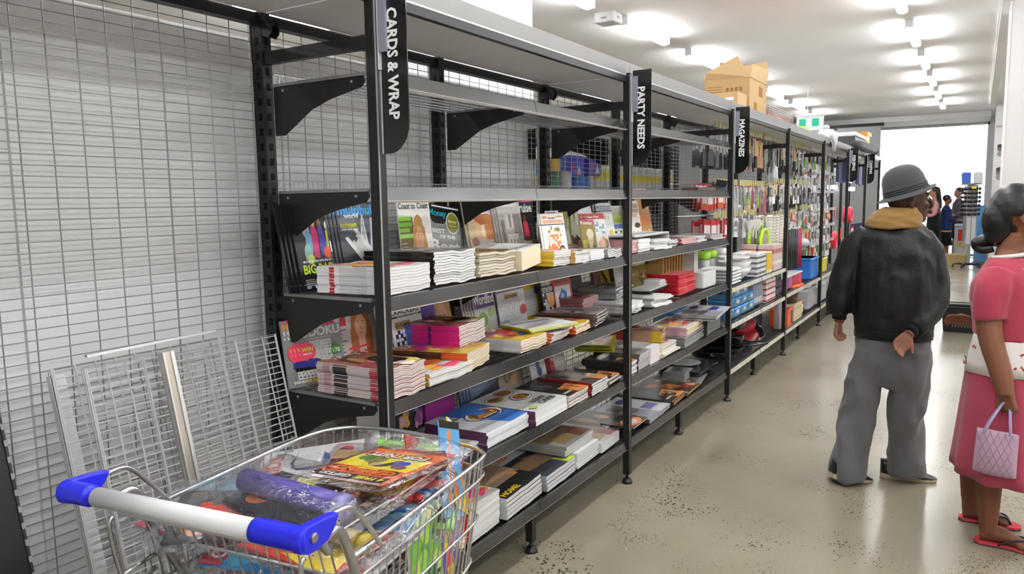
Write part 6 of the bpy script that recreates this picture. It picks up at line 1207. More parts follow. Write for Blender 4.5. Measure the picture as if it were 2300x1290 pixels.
# ------------------------------------------------------------------ hanging kitchen goods
rk = random.Random(11)
HP = {}
def proto(kind):
    """item hangs from local origin, front toward -y; returns the first object and its children"""
    if kind in HP: return HP[kind]
    name, c, c2, c3 = KINDS[kind]
    g = MB(); sub = []
    def card(w, h, ctop, cb, z0=0):
        k = MB(); k.box(-w/2, w/2, -.001, .001, z0-h, z0, cb); k.box(-w/2, w/2, -.0016, -.001, z0-h*.22, z0, ctop); k.box(-w*.35, w*.35, -.0016, -.001, z0-h*.5, z0-h*.4, '#8a8a8a'); k.box(-.008, .008, -.0018, -.001, z0-.016, z0-.006, '#333'); return k
    if name == 'turner':
        g.tube([(0,-.006,-.02),(0,-.006,-.17)], [.009,.006], c2, 7); g.prism([(-.012,-.17),(.012,-.17),(.038,-.20),(.040,-.30),(-.040,-.30),(-.038,-.20)], -.010, -.006, c, Matrix(((1,0,0,0),(0,0,1,0),(0,1,0,0),(0,0,0,1))))
        for q in (-.018, 0, .018): g.box(q-.003, q+.003, -.0075, -.0052, -.28, -.22, '#101010')
    elif name == 'ladle':
        g.tube([(0,-.006,-.02),(0,-.006,-.22)], [.007,.005], c2, 7); g.ball((0,-.02,-.25), (.034,.022,.034), c, 12, 8)
    elif name == 'spoon':
        g.tube([(0,-.006,-.02),(0,-.006,-.17)], [.006,.004], c2, 6); g.ball((0,-.008,-.205), (.022,.007,.036), c, 10, 6)
    elif name == 'whisk':
        g.tube([(0,-.006,-.02),(0,-.006,-.11)], .008, c, 7)
        for a in range(4):
            ca, sa = math.cos(a*PI/4), math.sin(a*PI/4); g.tube([(0,-.006,-.11),(.022*ca,-.006+.022*sa,-.18),(.012*ca,-.006+.012*sa,-.225),(0,-.006,-.235),(-.012*ca,-.006-.012*sa,-.225),(-.022*ca,-.006-.022*sa,-.18),(0,-.006,-.11)], .0012, c2, 4)
    elif name == 'knife':
        g.box(-.011, .011, -.012, -.004, -.30, -.17, c); g.prism([(-.012,-.17),(.012,-.17),(.010,-.03),(-.004,-.02)], -.009, -.007, c2, Matrix(((1,0,0,0),(0,0,1,0),(0,1,0,0),(0,0,0,1))))
    elif name == 'brush':
        g.box(-.016, .016, -.016, -.004, -.16, -.02, c2); g.rbox(-.026, .026, -.020, -.002, -.27, -.16, .006, c)
    elif name == 'peeler':
        g.rbox(-.016, .016, -.018, -.004, -.20, -.09, .012, c); g.box(-.014, .014, -.012, -.008, -.09, -.03, c2)
    elif name == 'tongs':
        for q in (-1, 1): g.tube([(0,-.008,-.02),(.016*q,-.008,-.14),(.010*q,-.008,-.27)], [.004,.006,.008], c, 6)
    elif name == 'packet':
        g.box(-.045, .045, -.014, -.004, -.20, -.03, c); g.box(-.035, .035, -.016, -.014, -.15, -.07, c2)
    elif name == 'blister':
        g.rbox(-.028, .028, -.024, -.002, -.13, -.04, .01, c); g.box(-.018, .018, -.026, -.022, -.11, -.06, c2)
    elif name == 'roll':
        g.tube([(0,-.03,-.02),(0,-.03,-.46)], .03, c, 12); g.tube([(0,-.03,-.02),(0,-.03,0)], [.02,.004], '#c9c9c9', 8)
    elif name == 'cloth_roll':
        g.rbox(-.05, .05, -.06, -.002, -.30, -.01, .025, c)
        for k in range(9): g.rbox(-.051, .051, -.061, -.001, -.03-.03*k, -.024-.03*k, .025, c2)
    elif name == 'sieve':
        g.tube([(0,-.01,-.01),(0,-.01,-.12)], .007, c, 6); g.tube([(.115*math.cos(k*PI/10),-.03+.0*k,-.22+.115*math.sin(k*PI/10)) for k in range(20)], .016, c, 6, loop=True); g.ball((0,.0,-.22), (.108,.06,.108), c2, 16, 10)
    elif name == 'funnel':
        g.lathe([(.004,-.22),(.008,-.15),(.06,-.08),(.062,-.06)], c, 14, caps=False); g.box(-.01,.01,-.002,.002,-.07,0,c2)
    elif name == 'bottle':
        g.lathe([(.01,-.02),(.012,-.06),(.045,-.09),(.05,-.2),(.045,-.24),(.02,-.26)], c, 14); g.ball((0,-.02,-.20), (.032,.034,.032), c2, 10, 8)
    elif name == 'float_ring':
        g.tube([(.10*math.cos(k*PI/10),-.02,-.12+.10*math.sin(k*PI/10)) for k in range(20)], .035, c, 8, loop=True)
    elif name == 'fabric':
        g.loft([er(0,-.03,z_,.24,.035,24,wob=.06,wn=11) for z_ in (-.36,-.2,-.02,0)], c)
    o = g.build(name, 'steel' if c3 == 'steel' else 'plastic', smooth=name in ('ladle','sieve','roll','bottle','funnel','float_ring'))
    if c3 == 'card': card(.062, .30, '#a82a34', '#cfc9c6').build('backing_card', 'paper', o)
    elif c3 == 'head': card(.07, .055, '#b02c36', '#dcd6d4').build('header_card', 'paper', o)
    elif c3 == 'white': card(.06, .22, '#dedede', '#e9e9e9').build('backing_card', 'paper', o)
    HP[kind] = [o, kidsof(o), False]; return HP[kind]
KINDS = {'turnerB': ('turner','#26262a','#c4c4c6',''), 'turnerK': ('turner','#1d1d1f','#2c2c2e','head'), 'ladleS': ('ladle','#b9b9bb','#a8a8aa','steel'), 'spoonS': ('spoon','#c8c8c8','#bdbdbd','steel'), 'spoonW': ('spoon','#e8e8e6','#e0e0de','head'),
 'spoonO': ('spoon','#d88a4a','#c87a3a','head'), 'whiskS': ('whisk','#8a8a8c','#c9c9c9','head'), 'knifeR': ('knife','#c8202a','#d8d8d8','card'), 'knifeK': ('knife','#161618','#d4d4d4','card'), 'brushW': ('brush','#b48a5a','#c9a476','head'), 'brushK': ('brush','#17171a','#c4a070','white'),
 'peelG': ('peeler','#86c41e','#d8d8d8','white'), 'tongsS': ('tongs','#c2c2c4','',''), 'tongsR': ('tongs','#b05a62','','head'), 'packO': ('packet','#b84a2a','#d8d0cc','head'), 'packR': ('packet','#b8242c','#e6dedc',''), 'packB': ('packet','#2c6aa8','#c9d4de',''),
 'blisG': ('blister','#6a6a6c','#a8a8aa','white'), 'blisW': ('blister','#d4d4d2','#7a7a7c','head'), 'blisK': ('blister','#232325','#8a8a8c','white'), 'packW': ('packet','#d2d0ce','#8e8e8e',''), 'blisO': ('blister','#d8642a','#e8e0d8','white'), 'blisN': ('blister','#7a7432','#c8c48a','white'),
 'rollK': ('roll','#17171a','',''), 'rollN': ('roll','#20224e','',''), 'rollR': ('roll','#a8283a','',''), 'clR': ('cloth_roll','#d8c4bc','#b87a70',''), 'clG': ('cloth_roll','#dedcd0','#8a9088',''), 'sieve': ('sieve','#b4e01e','#8c8878','head'), 'ladG': ('ladle','#22b022','#c0b4ac','head'),
 'orng': ('brush','#f04a12','#e8e4e0','head'), 'funW': ('funnel','#e2e2e0','#d0d0d0',''), 'bott': ('bottle','#b4b8ba','#6ec81e',''), 'plG': ('packet','#46962e','#8aba6a',''), 'ringP': ('float_ring','#e8304e','',''), 'blan': ('fabric','#1c2250','',''), 'blanR': ('packet','#b81e4a','#d84a6a',''), 'plO': ('packet','#e8642a','#f0a070',''), 'yel': ('blister','#e0b414','#e8d060','white')}
KN = {'turner': 'slotted turner', 'ladle': 'round ladle', 'spoon': 'long spoon', 'whisk': 'wire whisk', 'knife': 'carded kitchen knife', 'brush': 'pastry brush', 'peeler': 'green handled peeler', 'tongs': 'slim tongs', 'packet': 'flat packet', 'blister': 'blister packed gadget', 'roll': 'long rolled mat', 'cloth_roll': 'checked tea cloth roll', 'sieve': 'round lime sieve', 'funnel': 'white funnel', 'bottle': 'grey bottle with a lime ball', 'float_ring': 'round pink ring', 'fabric': 'navy blanket'}
def hang(kind, x, z, y, where):
    p = proto(kind); nm = KINDS[kind][0]; grp = where
    dom = {'B':'', 'K':'black', 'R':'red', 'W':'white', 'G':'green', 'O':'orange', 'S':'steel', 'N':'olive'}.get(kind[-1], '')
    if nm in ('roll','cloth_roll') : dom = {'K':'black','N':'navy','R':'red','G':'grey'}.get(kind[-1], '')
    if nm == 'peeler' or kind in ('blisG',): dom = 'grey' if kind == 'blisG' else ''
    lb = ' '.join((dom+' '+KN[nm]+' '+where).split())
    rz = R(rk.uniform(-22, 22)); z += rk.uniform(-.014, .004)
    if not p[2]:
        o = p[0]; o.location = (x, y, z); o.rotation_euler = (0, 0, rz); tag(o, lb, nm.replace('_', ' '), grp); p[2] = True; return o
    return dup(p[0], p[1], (x, y, z), (0, R(rk.uniform(-4, 4)), rz), lb, grp)
def mk_hook():
    g = MB(); g.tube([(0,.50,0),(0,.16,0),(0,.145,.012)], .0022, '#b0b0b0', 5); o = g.build('product_hook', 'wire')
    k = MB(); k.box(-.027, .027, .138, .1405, -.012, .036, '#a39c66'); k.build('price_tag', 'paper', o); return o
def mk_hook2():
    g = MB(); g.tube([(0,.50,0),(0,.16,0),(0,.145,.012)], .0022, '#b0b0b0', 5); o = g.build('product_hook', 'wire')
    k = MB(); k.box(-.027, .027, .138, .1405, -.008, .030, '#d4d4d2'); k.build('price_tag', 'paper', o); return o
def row(u, x0, x1, z, seq, where, step=.085, yf=.22, double=True, white=False):
    x = x0; i = 0
    while x < x1:
        if rk.random() < .9: putp('hookw' if white else 'hook', mk_hook2 if white else mk_hook, U[u], (x-SP*u, 0, z))
        k = seq[i % len(seq)] if rk.random() < .6 else rk.choice(seq)
        if k:
            hang(k, x, z, yf+rk.uniform(-.02, .02), where)
            if double: hang(k, x+.004, z, yf+.10, where)
        x += step*rk.uniform(.92, 1.1); i += 1
w1 = 'in the top hook row around the MAGAZINES sign'
row(2, 3.96, 4.9, 2.10, ['turnerB','turnerB','turnerB','turnerK'], w1, .10)
row(2, 4.93, 5.16, 2.10, ['knifeR','knifeR','spoonS'], w1, .07); row(2, 5.18, 5.45, 2.10, ['brushK','knifeK'], w1, .09); row(2, 5.45, 5.78, 2.10, ['brushW'], w1, .07)
w2 = 'in the middle hook row past the MAGAZINES sign'
row(2, 3.96, 4.55, 1.665, ['packO','packO','packR'], w2, .075); row(2, 4.55, 5.0, 1.665, ['tongsS','spoonS'], w2, .06); row(2, 5.02, 5.5, 1.665, ['ladleS','spoonS','whiskS','spoonO'], w2, .075); row(2, 5.5, 5.78, 1.665, ['peelG','tongsR'], w2, .09)
w3 = 'in the lower hook row past the MAGAZINES sign'
row(2, 3.96, 4.6, 1.41, ['packR'], w3, .07); row(2, 4.6, 4.95, 1.41, ['blisW','packW'], w3, .09); row(2, 4.98, 5.1, 1.41, ['packW'], w3, .08); row(2, 5.12, 5.26, 1.41, ['orng','funW'], w3, .08, .16)
hang('sieve', 5.52, 1.36, .16, w3); hang('sieve', 5.50, 1.36, .24, w3); hang('ladG', 5.76, 1.38, .18, w3); hang('funW', 5.36, 1.40, .17, w3); hang('ladG', 5.78, 1.38, .26, w3)
w4 = 'in the top hook row of the second kitchen bay'
row(3, 5.9, 6.2, 2.10, ['peelG','turnerK'], w4, .09); hang('bott', 6.3, 1.95, .24, w4); row(3, 6.4, 7.7, 2.10, ['turnerK','brushK','blisW','knifeK','packW','blisG'], w4, .095)
w5 = 'in the second hook row of the second kitchen bay'
row(3, 5.9, 7.72, 1.70, ['turnerK','turnerK','packW','blisW','yel','knifeK','blisW','spoonS','blisG'], w5, .09)
w6 = 'in the third hook row of the second kitchen bay'
row(3, 5.9, 6.5, 1.38, ['clR','clG'], w6, .12); row(3, 6.5, 6.9, 1.38, ['blisG','orng'], w6, .1); row(3, 6.95, 7.3, 1.42, ['packW','blisO'], w6, .08); row(3, 7.3, 7.74, 1.42, ['blisW','packW','blisG'], w6, .07)
w7 = 'hanging low in the second kitchen bay'
for i, k in enumerate(['rollK','rollK','rollK','rollN','rollR','rollR']): hang(k, 6.72+.105*i, 1.22, .18, w7)
row(3, 7.4, 7.74, 1.14, ['blisW','packW'], w7, .07)
row(3, 5.95, 6.6, 1.06, ['blisW','packW','plG'], w7, .12)
gmix = ['blisG','packW','spoonS','blisW','knifeK','tongsS','blisG','blisK','turnerB','packW']
for k, z in enumerate((2.10, 1.84, 1.60, 1.37, 1.16, .95)):
    sq = gmix[k:]+gmix[:k]
    if k == 0: sq = ['peelG','blisK','packW','blisG','tongsS']
    if k >= 3: sq = ['packW','blisW','blisG','plG','blisO','blisN','packR'][k-3:]+['blisG','packW']
    row(4, 7.86, 9.64, z, sq, 'in hook row %s before the FISHING sign' % ordn[k], .115 if k else .125, double=(k < 4), white=True)
w9 = 'hanging beyond the FISHING sign'
for x, z, k in ((10.1,2.12,'blan'),(10.6,2.12,'blan'),(11.2,2.12,'blan'),(12.2,2.10,'blan'),(12.8,2.10,'blan'),(10.0,1.45,'blanR'),(10.2,1.42,'blanR'),(10.9,1.40,'ringP'),(11.4,1.38,'ringP'),(10.6,1.1,'plO'),(11.2,1.05,'plG'),(10.1,1.15,'plG'),(11.8,1.1,'packR'),(12.3,1.1,'blan'),(9.95,1.05,'ringP')): hang(k, x, z, .2, w9)
# ------------------------------------------------------------------ goods on the kitchenware shelves
def item(name, lab, cat, loc, build, fin='plastic', grp=None, rz=0, smooth=False):
    g = MB(); build(g); return solo(g, name, fin, lab, cat, grp, loc, (0, 0, R(rz)), smooth)
Z1, Z2, Z3 = .874, .594, .2405
bowl = lambda r, h, c: (lambda g: g.lathe([(r*.45,0),(r*.5,.006),(r*.85,h*.55),(r,h),(r*.96,h),(r*.8,h*.55),(r*.4,.012)], c, 20))
for i in range(5):
    item('plate', ('white square plate behind the MAGAZINES post, %s from the top' % ORD[4-i]) if i < 4 else 'top white square plate of the stack behind the MAGAZINES post', 'plate', (4.14, .14, Z1+.026*i), lambda g: (g.rbox(-.12,.12,-.11,.11,0,.012,.02,'#e0e0de'), g.rbox(-.14,.14,-.13,.13,.012,.022,.02,'#ececea')), grp='white square plates')
for i in range(2): item('bowl', ('lower','upper')[i]+' large white bowl beside the plate stack', 'bowl', (4.52, .14, Z1+.05*i), bowl(.14, .10, '#e0e0de'), grp='large white bowls', smooth=True)
item('gravy_dish', 'white handled dish on top of the large white bowls', 'dish', (4.46, .13, Z1+.152), lambda g: (g.lathe([(.06,0),(.13,.03),(.135,.045),(.125,.045),(.05,.01)], '#d9d9d7', 18), g.tube([(-.12,0,.035),(-.2,0,.03),(-.25,0,.02)], [.02,.026,.012], '#e0e0de', 8)), smooth=True)
for i, (x, c) in enumerate(((4.2,'#9ed63a'),(4.38,'#a8dc44'),(4.66,'#e4e4e2'))):
    item('storage_jar', 'glass jar with %s lid on the upper kitchenware shelf' % ('lime green','pale lime','white')[i], 'jar', (x, .30, Z1), lambda g: (g.lathe([(.045,0),(.05,.01),(.05,.17),(.04,.19)], '#b9bcbc', 14), g.lathe([(.055,.19),(.056,.24),(.045,.25)], c, 14)), smooth=True)
for i in range(6):
    item('mug_box', 'patterned black and white mug pack on the upper kitchenware shelf', 'mug pack', (4.78+.11*(i % 3), .05+.13*(i//3), Z1+(.0)), lambda g: (g.rbox(-.05,.05,-.05,.05,0,.20,.01,'#d9d9d9'), [g.box(-.051,.051,-.051,.051,.02+.045*k,.038+.045*k,'#6a6a6c') for k in range(4)]), grp='patterned mug packs')
for i in range(4): item('carton', 'cream carton with yellow end on the upper kitchenware shelf', 'carton', (5.12+.10*(i % 2), .06+.15*(i//2), Z1), lambda g: (g.rbox(-.045,.045,-.06,.06,0,.19,.004,'#ddd4b4'), g.box(-.0455,.0455,-.0605,-.02,.03,.18,'#e0b81e')), grp='cream and yellow cartons')
for i in range(6): item('carton', 'pale pink striped box on the upper kitchenware shelf', 'carton', (5.38+.12*(i % 3), .07+.16*(i//3), Z1), lambda g: (g.rbox(-.055,.055,-.07,.07,0,.24,.004,'#cdb8b4'), g.box(-.0555,.0555,-.0705,.0705,.16,.2,'#b06a62'), g.box(-.056,.056,-.071,.071,.06,.09,'#e8e0dc')), grp='pale pink striped boxes')
def tub(g, w=.20, d=.16, h=.11, c='#7fb4d8', lid='#3f8fcf'):
    g.fin('tub'); g.rbox(-w/2*.92, w/2*.92, -d/2*.92, d/2*.92, 0, h, .02, c); g.fin('plastic'); g.rbox(-w/2, w/2, -d/2, d/2, h-.004, h+.018, .02, lid); g.box(-.04,.04,-d/2*.925,-d/2*.92,.03,.075,'#d0d4d8')
for i in range(3):
    for j in range(4):
        if i == 2 and j == 3: continue
        item('food_tub', 'clear blue lidded food tub in the %s column from the MAGAZINES post' % ordn[j], 'food tub', (4.08+.215*j, .12, Z2-.0+.0+.131*i*.62+.0), lambda g: tub(g, .205, .17, .062), grp='clear blue food tubs')
for j in range(3): item('food_tub', 'large pale blue tub standing deep on the fifth shelf by the MAGAZINES post', 'food tub', (3.60+.0*j, .30-.0*j, .587+.0), lambda g: tub(g, .36, .30, .13, '#8ab4cc'), grp=None) if j == 0 else None
for j in range(4): item('food_tub', 'tall clear tub with dark blue clip at the middle of the lower shelf', 'food tub', (4.92+.075*j, .16, Z2), lambda g: tub(g, .065, .22, .2, '#b9c0cc', '#4a5ac0'), grp='tall clear tubs')
for i in range(4):
    for j in range(5): item('tin_pack', 'red and white wrapped pack in the grid on the lower kitchen shelf', 'pack', (5.24+.075*j, .08, Z2+.052*i), lambda g: (g.rbox(-.036,.036,-.05,.05,0,.05,.006,'#d8d0ce'), g.box(-.0365,.0365,-.0505,-.02,.008,.022,'#b8303a')), grp='red and white packs')
for i in range(3):
    for j in range(3): item('tin_pack', 'black and grey pack right of the red and white grid', 'pack', (5.64+.07*j, .08, Z2+.075*i), lambda g: (g.rbox(-.033,.033,-.05,.05,0,.072,.004,'#5a5c60'), g.box(-.0335,.0335,-.0505,.0,.01,.03,'#1c1e26')), grp='black and grey packs')
def pan(g, r=.14, h=.05, c='#17171a', c2=None, hl=.2):
    g.lathe([(r*.8,0),(r*.86,.004),(r,h),(r*1.02,h+.003),(r*.97,h),(r*.82,.012)], c, 28); g.lathe([(0.001,.0125),(r*.82,.0125)], c2 or '#26262a', 28, caps=False); g.tube([(r,0,h*.8),(r+.05,0,h),(r+hl,0,h+.02)], [.008,.012,.011], '#1a1a1c', 8)
for i, (x, y, z, rx, ry, rz, r_, c2, lab) in enumerate(((4.25,.25,Z3+.02,0,0,200,.17,None,'black roasting pan at the left end of the pan shelf'),(4.62,.20,Z3+.15,-24,18,40,.19,'#3a3a3e','large black frying pan tilted on the stack of pans'),(5.12,.20,Z3+.07,-30,5,150,.17,'#8a1422','black pan holding a red handled red pan'),(4.55,.22,Z3+.08,-6,6,10,.18,None,'black frying pan beneath the tilted one'),(4.5,.22,Z3+.01,0,0,-60,.18,None,'lowest black pan of the stack'),(5.5,.28,Z3+.12,-60,0,90,.16,'#55555a','steel rimmed lid leaning at the right of the pans'))):
    g = MB(); pan(g, r_, .05, '#18181b', c2); o = g.build('frying_pan', 'acrylic', smooth=True); tag(o, lab, 'pan'); o.location = (x, y, z+.0); o.rotation_euler = (R(rx), R(ry), R(rz))
g = MB(); pan(g, .11, .035, '#b01a2a', '#c83a46', .12); o = g.build('red_pan', 'plastic', smooth=True); tag(o, 'small red pan lying inside the black one', 'pan'); o.location = (5.12, .185, Z3+.115); o.rotation_euler = (R(-30), R(5), R(60))
def rack(g):
    for i in range(6): g.tube([(-.1+.04*i,-.09,.01),(-.1+.04*i,-.09,.05),(-.1+.04*i,.0,.055),(-.1+.04*i,.09,.05)], .003, '#cfcfcf', 5)
    g.tube([(-.12,-.09,.05),(.12,-.09,.05),(.12,.09,.05),(-.12,.09,.05)], .003, '#cfcfcf', 5, loop=True)
item('steel_rack', 'small steel rack handles at the front of the pan shelf', 'rack', (4.72, .09, Z3), rack, 'wire')
item('roasting_tray', 'black roasting tray at the end of the bottom magazine shelf', 'tray', (3.64, .24, .2415), lambda g: (g.rbox(-.2,.2,-.16,.16,0,.06,.04,'#1b1b1d'), g.rbox(-.225,.225,-.18,.18,.055,.066,.04,'#2b2b2e')), 'acrylic')
item('white_dish', 'pale dish resting on the black roasting tray', 'dish', (3.62, .26, .308), lambda g: g.lathe([(.08,0),(.13,.02),(.125,.022),(.07,.006)], '#8f8f90', 18), grp=None, smooth=True)
for i in range(4): item('paper_stack', 'white paper cup pack behind the pans', 'pack', (5.3+.1*i, .34, Z3), lambda g: g.rbox(-.04,.04,-.04,.04,0,.17,.03,'#c4c4c6'), grp='paper cup packs')
# second bay shelves
item('blue_bin', 'bright blue plastic bin under the rolled mats', 'bin', (7.52, .14, .605), lambda g: (g.rbox(-.22,.22,-.12,.12,0,.24,.02,'#2c74cc'), g.rbox(-.235,.235,-.135,.135,.22,.24,.02,'#3a84dc')))
item('yellow_bin', 'small yellow plastic bin before the FISHING post', 'bin', (8.35, .14, .605), lambda g: (g.rbox(-.14,.14,-.1,.1,0,.18,.02,'#d8cc1e'), g.rbox(-.15,.15,-.11,.11,.165,.18,.02,'#e6da3a')))
for i, c in enumerate(('#8a4a7a','#9a5a8a','#b81e3a','#c8304a')): item('crate', '%s plastic crate on the shelf left of the blue bin' % ('plum','mauve','crimson','red')[i], 'crate', (6.12+.24*i, .18, .605), lambda g: (g.rbox(-.1,.1,-.13,.13,0,.13,.02,c), g.rbox(-.108,.108,-.138,.138,.12,.135,.02,'#c9c9c9')), grp=None)
for i in range(2): item('carton', ('lower','upper')[i]+' cream carton in the second kitchen bay base', 'carton', (6.62, .14, Z3+.09*i), lambda g: (g.rbox(-.20,.20,-.12,.12,0,.088,.004,'#cdbf9a'), g.box(-.201,.201,-.121,-.12,.035,.042,'#a8966e')), 'card', grp='cream cartons')
item('carton', 'orange box with a picture in the second kitchen bay base', 'carton', (6.18, .10, Z3), lambda g: (g.rbox(-.12,.12,-.09,.09,0,.17,.003,'#e8540e'), g.box(-.121,-.12,-.08,.08,.03,.16,'#e85a12'), g.box(.02,.121,-.091,-.09,.02,.15,'#3a2a26'), g.text('JS', -.07, .06, .0915, '#2a1a12', h=.06, w=.05, M=Matrix(((1,0,0,0),(0,0,-1,0),(0,1,0,.05),(0,0,0,1))))), 'coated_print')
item('basket', 'oval basket with orange padded handles above the cream cartons', 'basket', (6.62, .14, Z3+.181), lambda g: (g.loft([er(0,0,0,.16,.10,20), er(0,0,.10,.20,.12,20), er(0,0,.17,.21,.13,20)], '#4a3014'), g.tube([(-.2,-.06,.16),(-.17,-.11,.19),(-.05,-.135,.19)], .022, '#f0641e', 10), g.tube([(.06,-.135,.18),(.15,-.12,.18),(.2,-.05,.17)], .022, '#f0641e', 10)), smooth=True)
for i in range(4): item('bottle_pack', 'small striped bottle beside the cream cartons', 'bottle', (6.86, .06+.0*i, Z3+.045*i), lambda g: g.rbox(-.04,.04,-.04,.04,0,.043,.015,('#3a2a22','#d8c840','#e8e0d0','#b83a2a')[i]), grp='striped tubs')
for i in range(5): item('wrapped_bundle', 'clear wrapped grey bundle at the base before the fishing goods', 'bundle', (7.45+.42*i, .16, Z3), lambda g: (g.rbox(-.17,.17,-.13,.13,0,.24,.05,'#a9abac'), g.rbox(-.13,.13,-.11,.11,.24,.33,.05,'#c0c2c4')), grp='clear wrapped bundles')
for i in range(3): item('wrapped_bundle', 'white knotted bag on the shelf beside the blue bin', 'bag', (7.45+.16*i, .16, .956 if i == 0 else .245+.335), lambda g: g.ball((0,0,.06), (.08,.09,.06), '#c9cccf', 10, 8), grp='white knotted bags', smooth=True) if i == 0 else None
item('pale_bottle', 'tall pale translucent bottle at the second kitchen post base', 'bottle', (5.93, .08, Z3), lambda g: g.lathe([(.035,0),(.04,.01),(.036,.3),(.015,.36),(.016,.40)], '#b8aeb8', 12), smooth=True)
for i in range(14):
    c = rk.choice(['#8a8a8c','#c8c8c8','#d86a2a','#3a3a3c','#b0b0b0','#6a7a3a','#a83a3a'])
    item('carton', 'small mixed carton on the base deck past the FISHING sign', 'carton', (9.9+.26*i, .14, Z3), lambda g: g.rbox(-.11,.11,-.11,.11,0,.14+.12*((i*7) % 3)/2,.01,c), grp='mixed cartons at the run end')
# goods seen through the wire on the far side
for i, (x, z, w_, h_, c, lab) in enumerate(((2.30,1.601,.12,.20,'#c8b048','tan and blue canister'),(2.44,1.601,.13,.22,'#1f6b44','green canister with amber top'),(2.62,1.601,.1,.14,'#b8b8ba','grey striped tin'),(2.80,1.601,.18,.11,'#2a62b0','blue tub'),(2.72,1.712,.17,.13,'#5a5fd0','blue picture box with red figures'),(2.96,1.601,.1,.12,'#a8a8a4','grey printed tin'),(3.0,1.722,.20,.12,'#4a4cb8','blue picture box with a cone'),(3.12,1.601,.09,.21,'#dcd23a','yellow banded tub'),(3.24,1.601,.09,.21,'#e0d640','second yellow banded tub'),(3.38,1.601,.09,.20,'#d8cf3a','third yellow banded tub'))):
    def bb(g, w_=w_, h_=h_, c=c, i=i):
        if i in (4, 6):
            g.box(-w_/2,w_/2,-.05,.05,0,h_,c); g.prism([(-.03,.01),(.03,.01),(0,.07)], .0505, .052, '#e8d8c0', Matrix(((1,0,0,.03),(0,0,-1,0),(0,1,0,0),(0,0,0,1)))); g.box(-.02,.02,-.0515,-.0505,.0,.012,'#d83a3a'); g.ell(-.05,.06,.02,.02,.0508,'#d8483a',M=Matrix(((1,0,0,0),(0,0,-1,0),(0,1,0,0),(0,0,0,1))))
        else:
            g.lathe([(w_*.46,0),(w_*.5,.01),(w_*.5,h_*.92),(w_*.42,h_)], c, 16)
            if i in (7,8,9): g.lathe([(w_*.502,.0),(w_*.502,h_*.42)], '#c8c8c6', 16, caps=False); g.lathe([(w_*.503,h_*.75),(w_*.503,h_*.9)], '#e4e4e4', 16, caps=False)
            if i == 1: g.lathe([(w_*.503,h_*.6),(w_*.503,h_*.95)], '#d8a832', 16, caps=False)
            if i == 0: g.lathe([(w_*.503,h_*.5),(w_*.503,h_*.9)], '#3a94d8', 16, caps=False)
    item('picture_box' if i in (4,6) else 'canister', lab+' behind the wire below the top shelf', 'box' if i in (4,6) else 'canister', (x, .74, z), bb)
for i in range(9): item('canister', 'pale tub with yellow label on the far side past the second post', 'canister', (3.52+.13*i, .74, 1.601), lambda g: (g.lathe([(.045,0),(.05,.01),(.05,.19),(.04,.2)], '#c4c6c4', 14), g.lathe([(.051,.08),(.051,.13)], '#d8cc2e', 14, caps=False)), grp='pale yellow labelled tubs')
# things lying on the second level near the MAGAZINES post
g = MB()
for k in range(6): g.prism([(0,0),(.30,.02),(.36,.07),(.42,.06),(.36,.0),(.30,-.01)], .0+.018*k, .012+.018*k, '#222225', Matrix(((1,0,0,-.0),(0,0,1,0),(0,1,0,.004+.003*k),(0,0,0,1))))
g.box(-.35, .05, .0, .12, .0, .02, '#5a4a40')
solo(g, 'spatula_bundle', 'plastic', 'bundle of black spatulas lying on the second shelf by the MAGAZINES post', 'utensils', loc=(3.62, .05, 1.607))
# ------------------------------------------------------------------ on top of the canopy
def carton(g, x0, x1, y0, y1, z0, z1, flaps=True):
    g.box(x0, x1, y0, y1, z0, z1, '#ae9068'); 
    if flaps:
        g.add([(x0,y0,z1),(x0,y1,z1),(x0-.03,y1+.02,z1+.14),(x0-.03,y0,z1+.18)], [(0,1,2,3)], '#c79a5e'); g.add([(x0,y0,z1),(x1,y0,z1),(x1+.0,y0-.01,z1+.26),(x0+.02,y0-.01,z1+.26)], [(0,1,2,3)], '#c0935a')
t = thing('cardboard_box', 'large open cardboard box on the canopy with flaps up', 'box', (4.40, .01, 2.2))
g = MB(); g.box(0, .55, 0, .36, 0, .30, '#ae9068'); g.build('carton_body', 'card', t)
for vs in ([(0,0,.30),(0,.36,.30),(-.03,.34,.36),(.0,.10,.47)], [(0,0,.30),(.55,0,.30),(.55,-.015,.42),(.02,-.015,.40)], [(.55,0,.3),(.55,.36,.3),(.57,.30,.48),(.57,0,.50)], [(0,.36,.3),(.55,.36,.3),(.55,.38,.34),(.0,.38,.34)]):
    g = MB(); n_ = (Vector(vs[1])-Vector(vs[0])).cross(Vector(vs[2])-Vector(vs[0])).normalized()*.004; g.add([tuple(Vector(v)) for v in vs]+[tuple(Vector(v)+n_) for v in vs], [(0,1,2,3),(7,6,5,4),(0,4,5,1),(1,5,6,2),(2,6,7,3),(3,7,4,0)], '#b99d74'); g.build('flap', 'card', t)
g = MB(); MX = Matrix(((0,0,-1,0),(-1,0,0,0),(0,1,0,0),(0,0,0,1)))
for k in range(4): g.box(-.001,0,.06+.035*k,.08+.035*k,.20,.23,'#8a6236')
g.box(-.001,0,.02,.07,.05,.12,'#7a5630'); g.box(-.0015,-.001,.025,.044,.055,.115,'#ae9068'); g.box(-.0015,-.001,.047,.065,.055,.115,'#ae9068')
for k in range(3): g.box(-.001,0,.22,.34,.20+.02*k,.204+.02*k,'#7a5630')
g.box(.15,.24,-.001,0,.05,.12,'#8a6236'); g.box(.3,.42,-.001,0,.18,.26,'#8a6236'); g.build('carton_print', 'card', t)
t = thing('cardboard_box', 'smaller closed cardboard box in front of the large open one', 'box', (4.06, .01, 2.2))
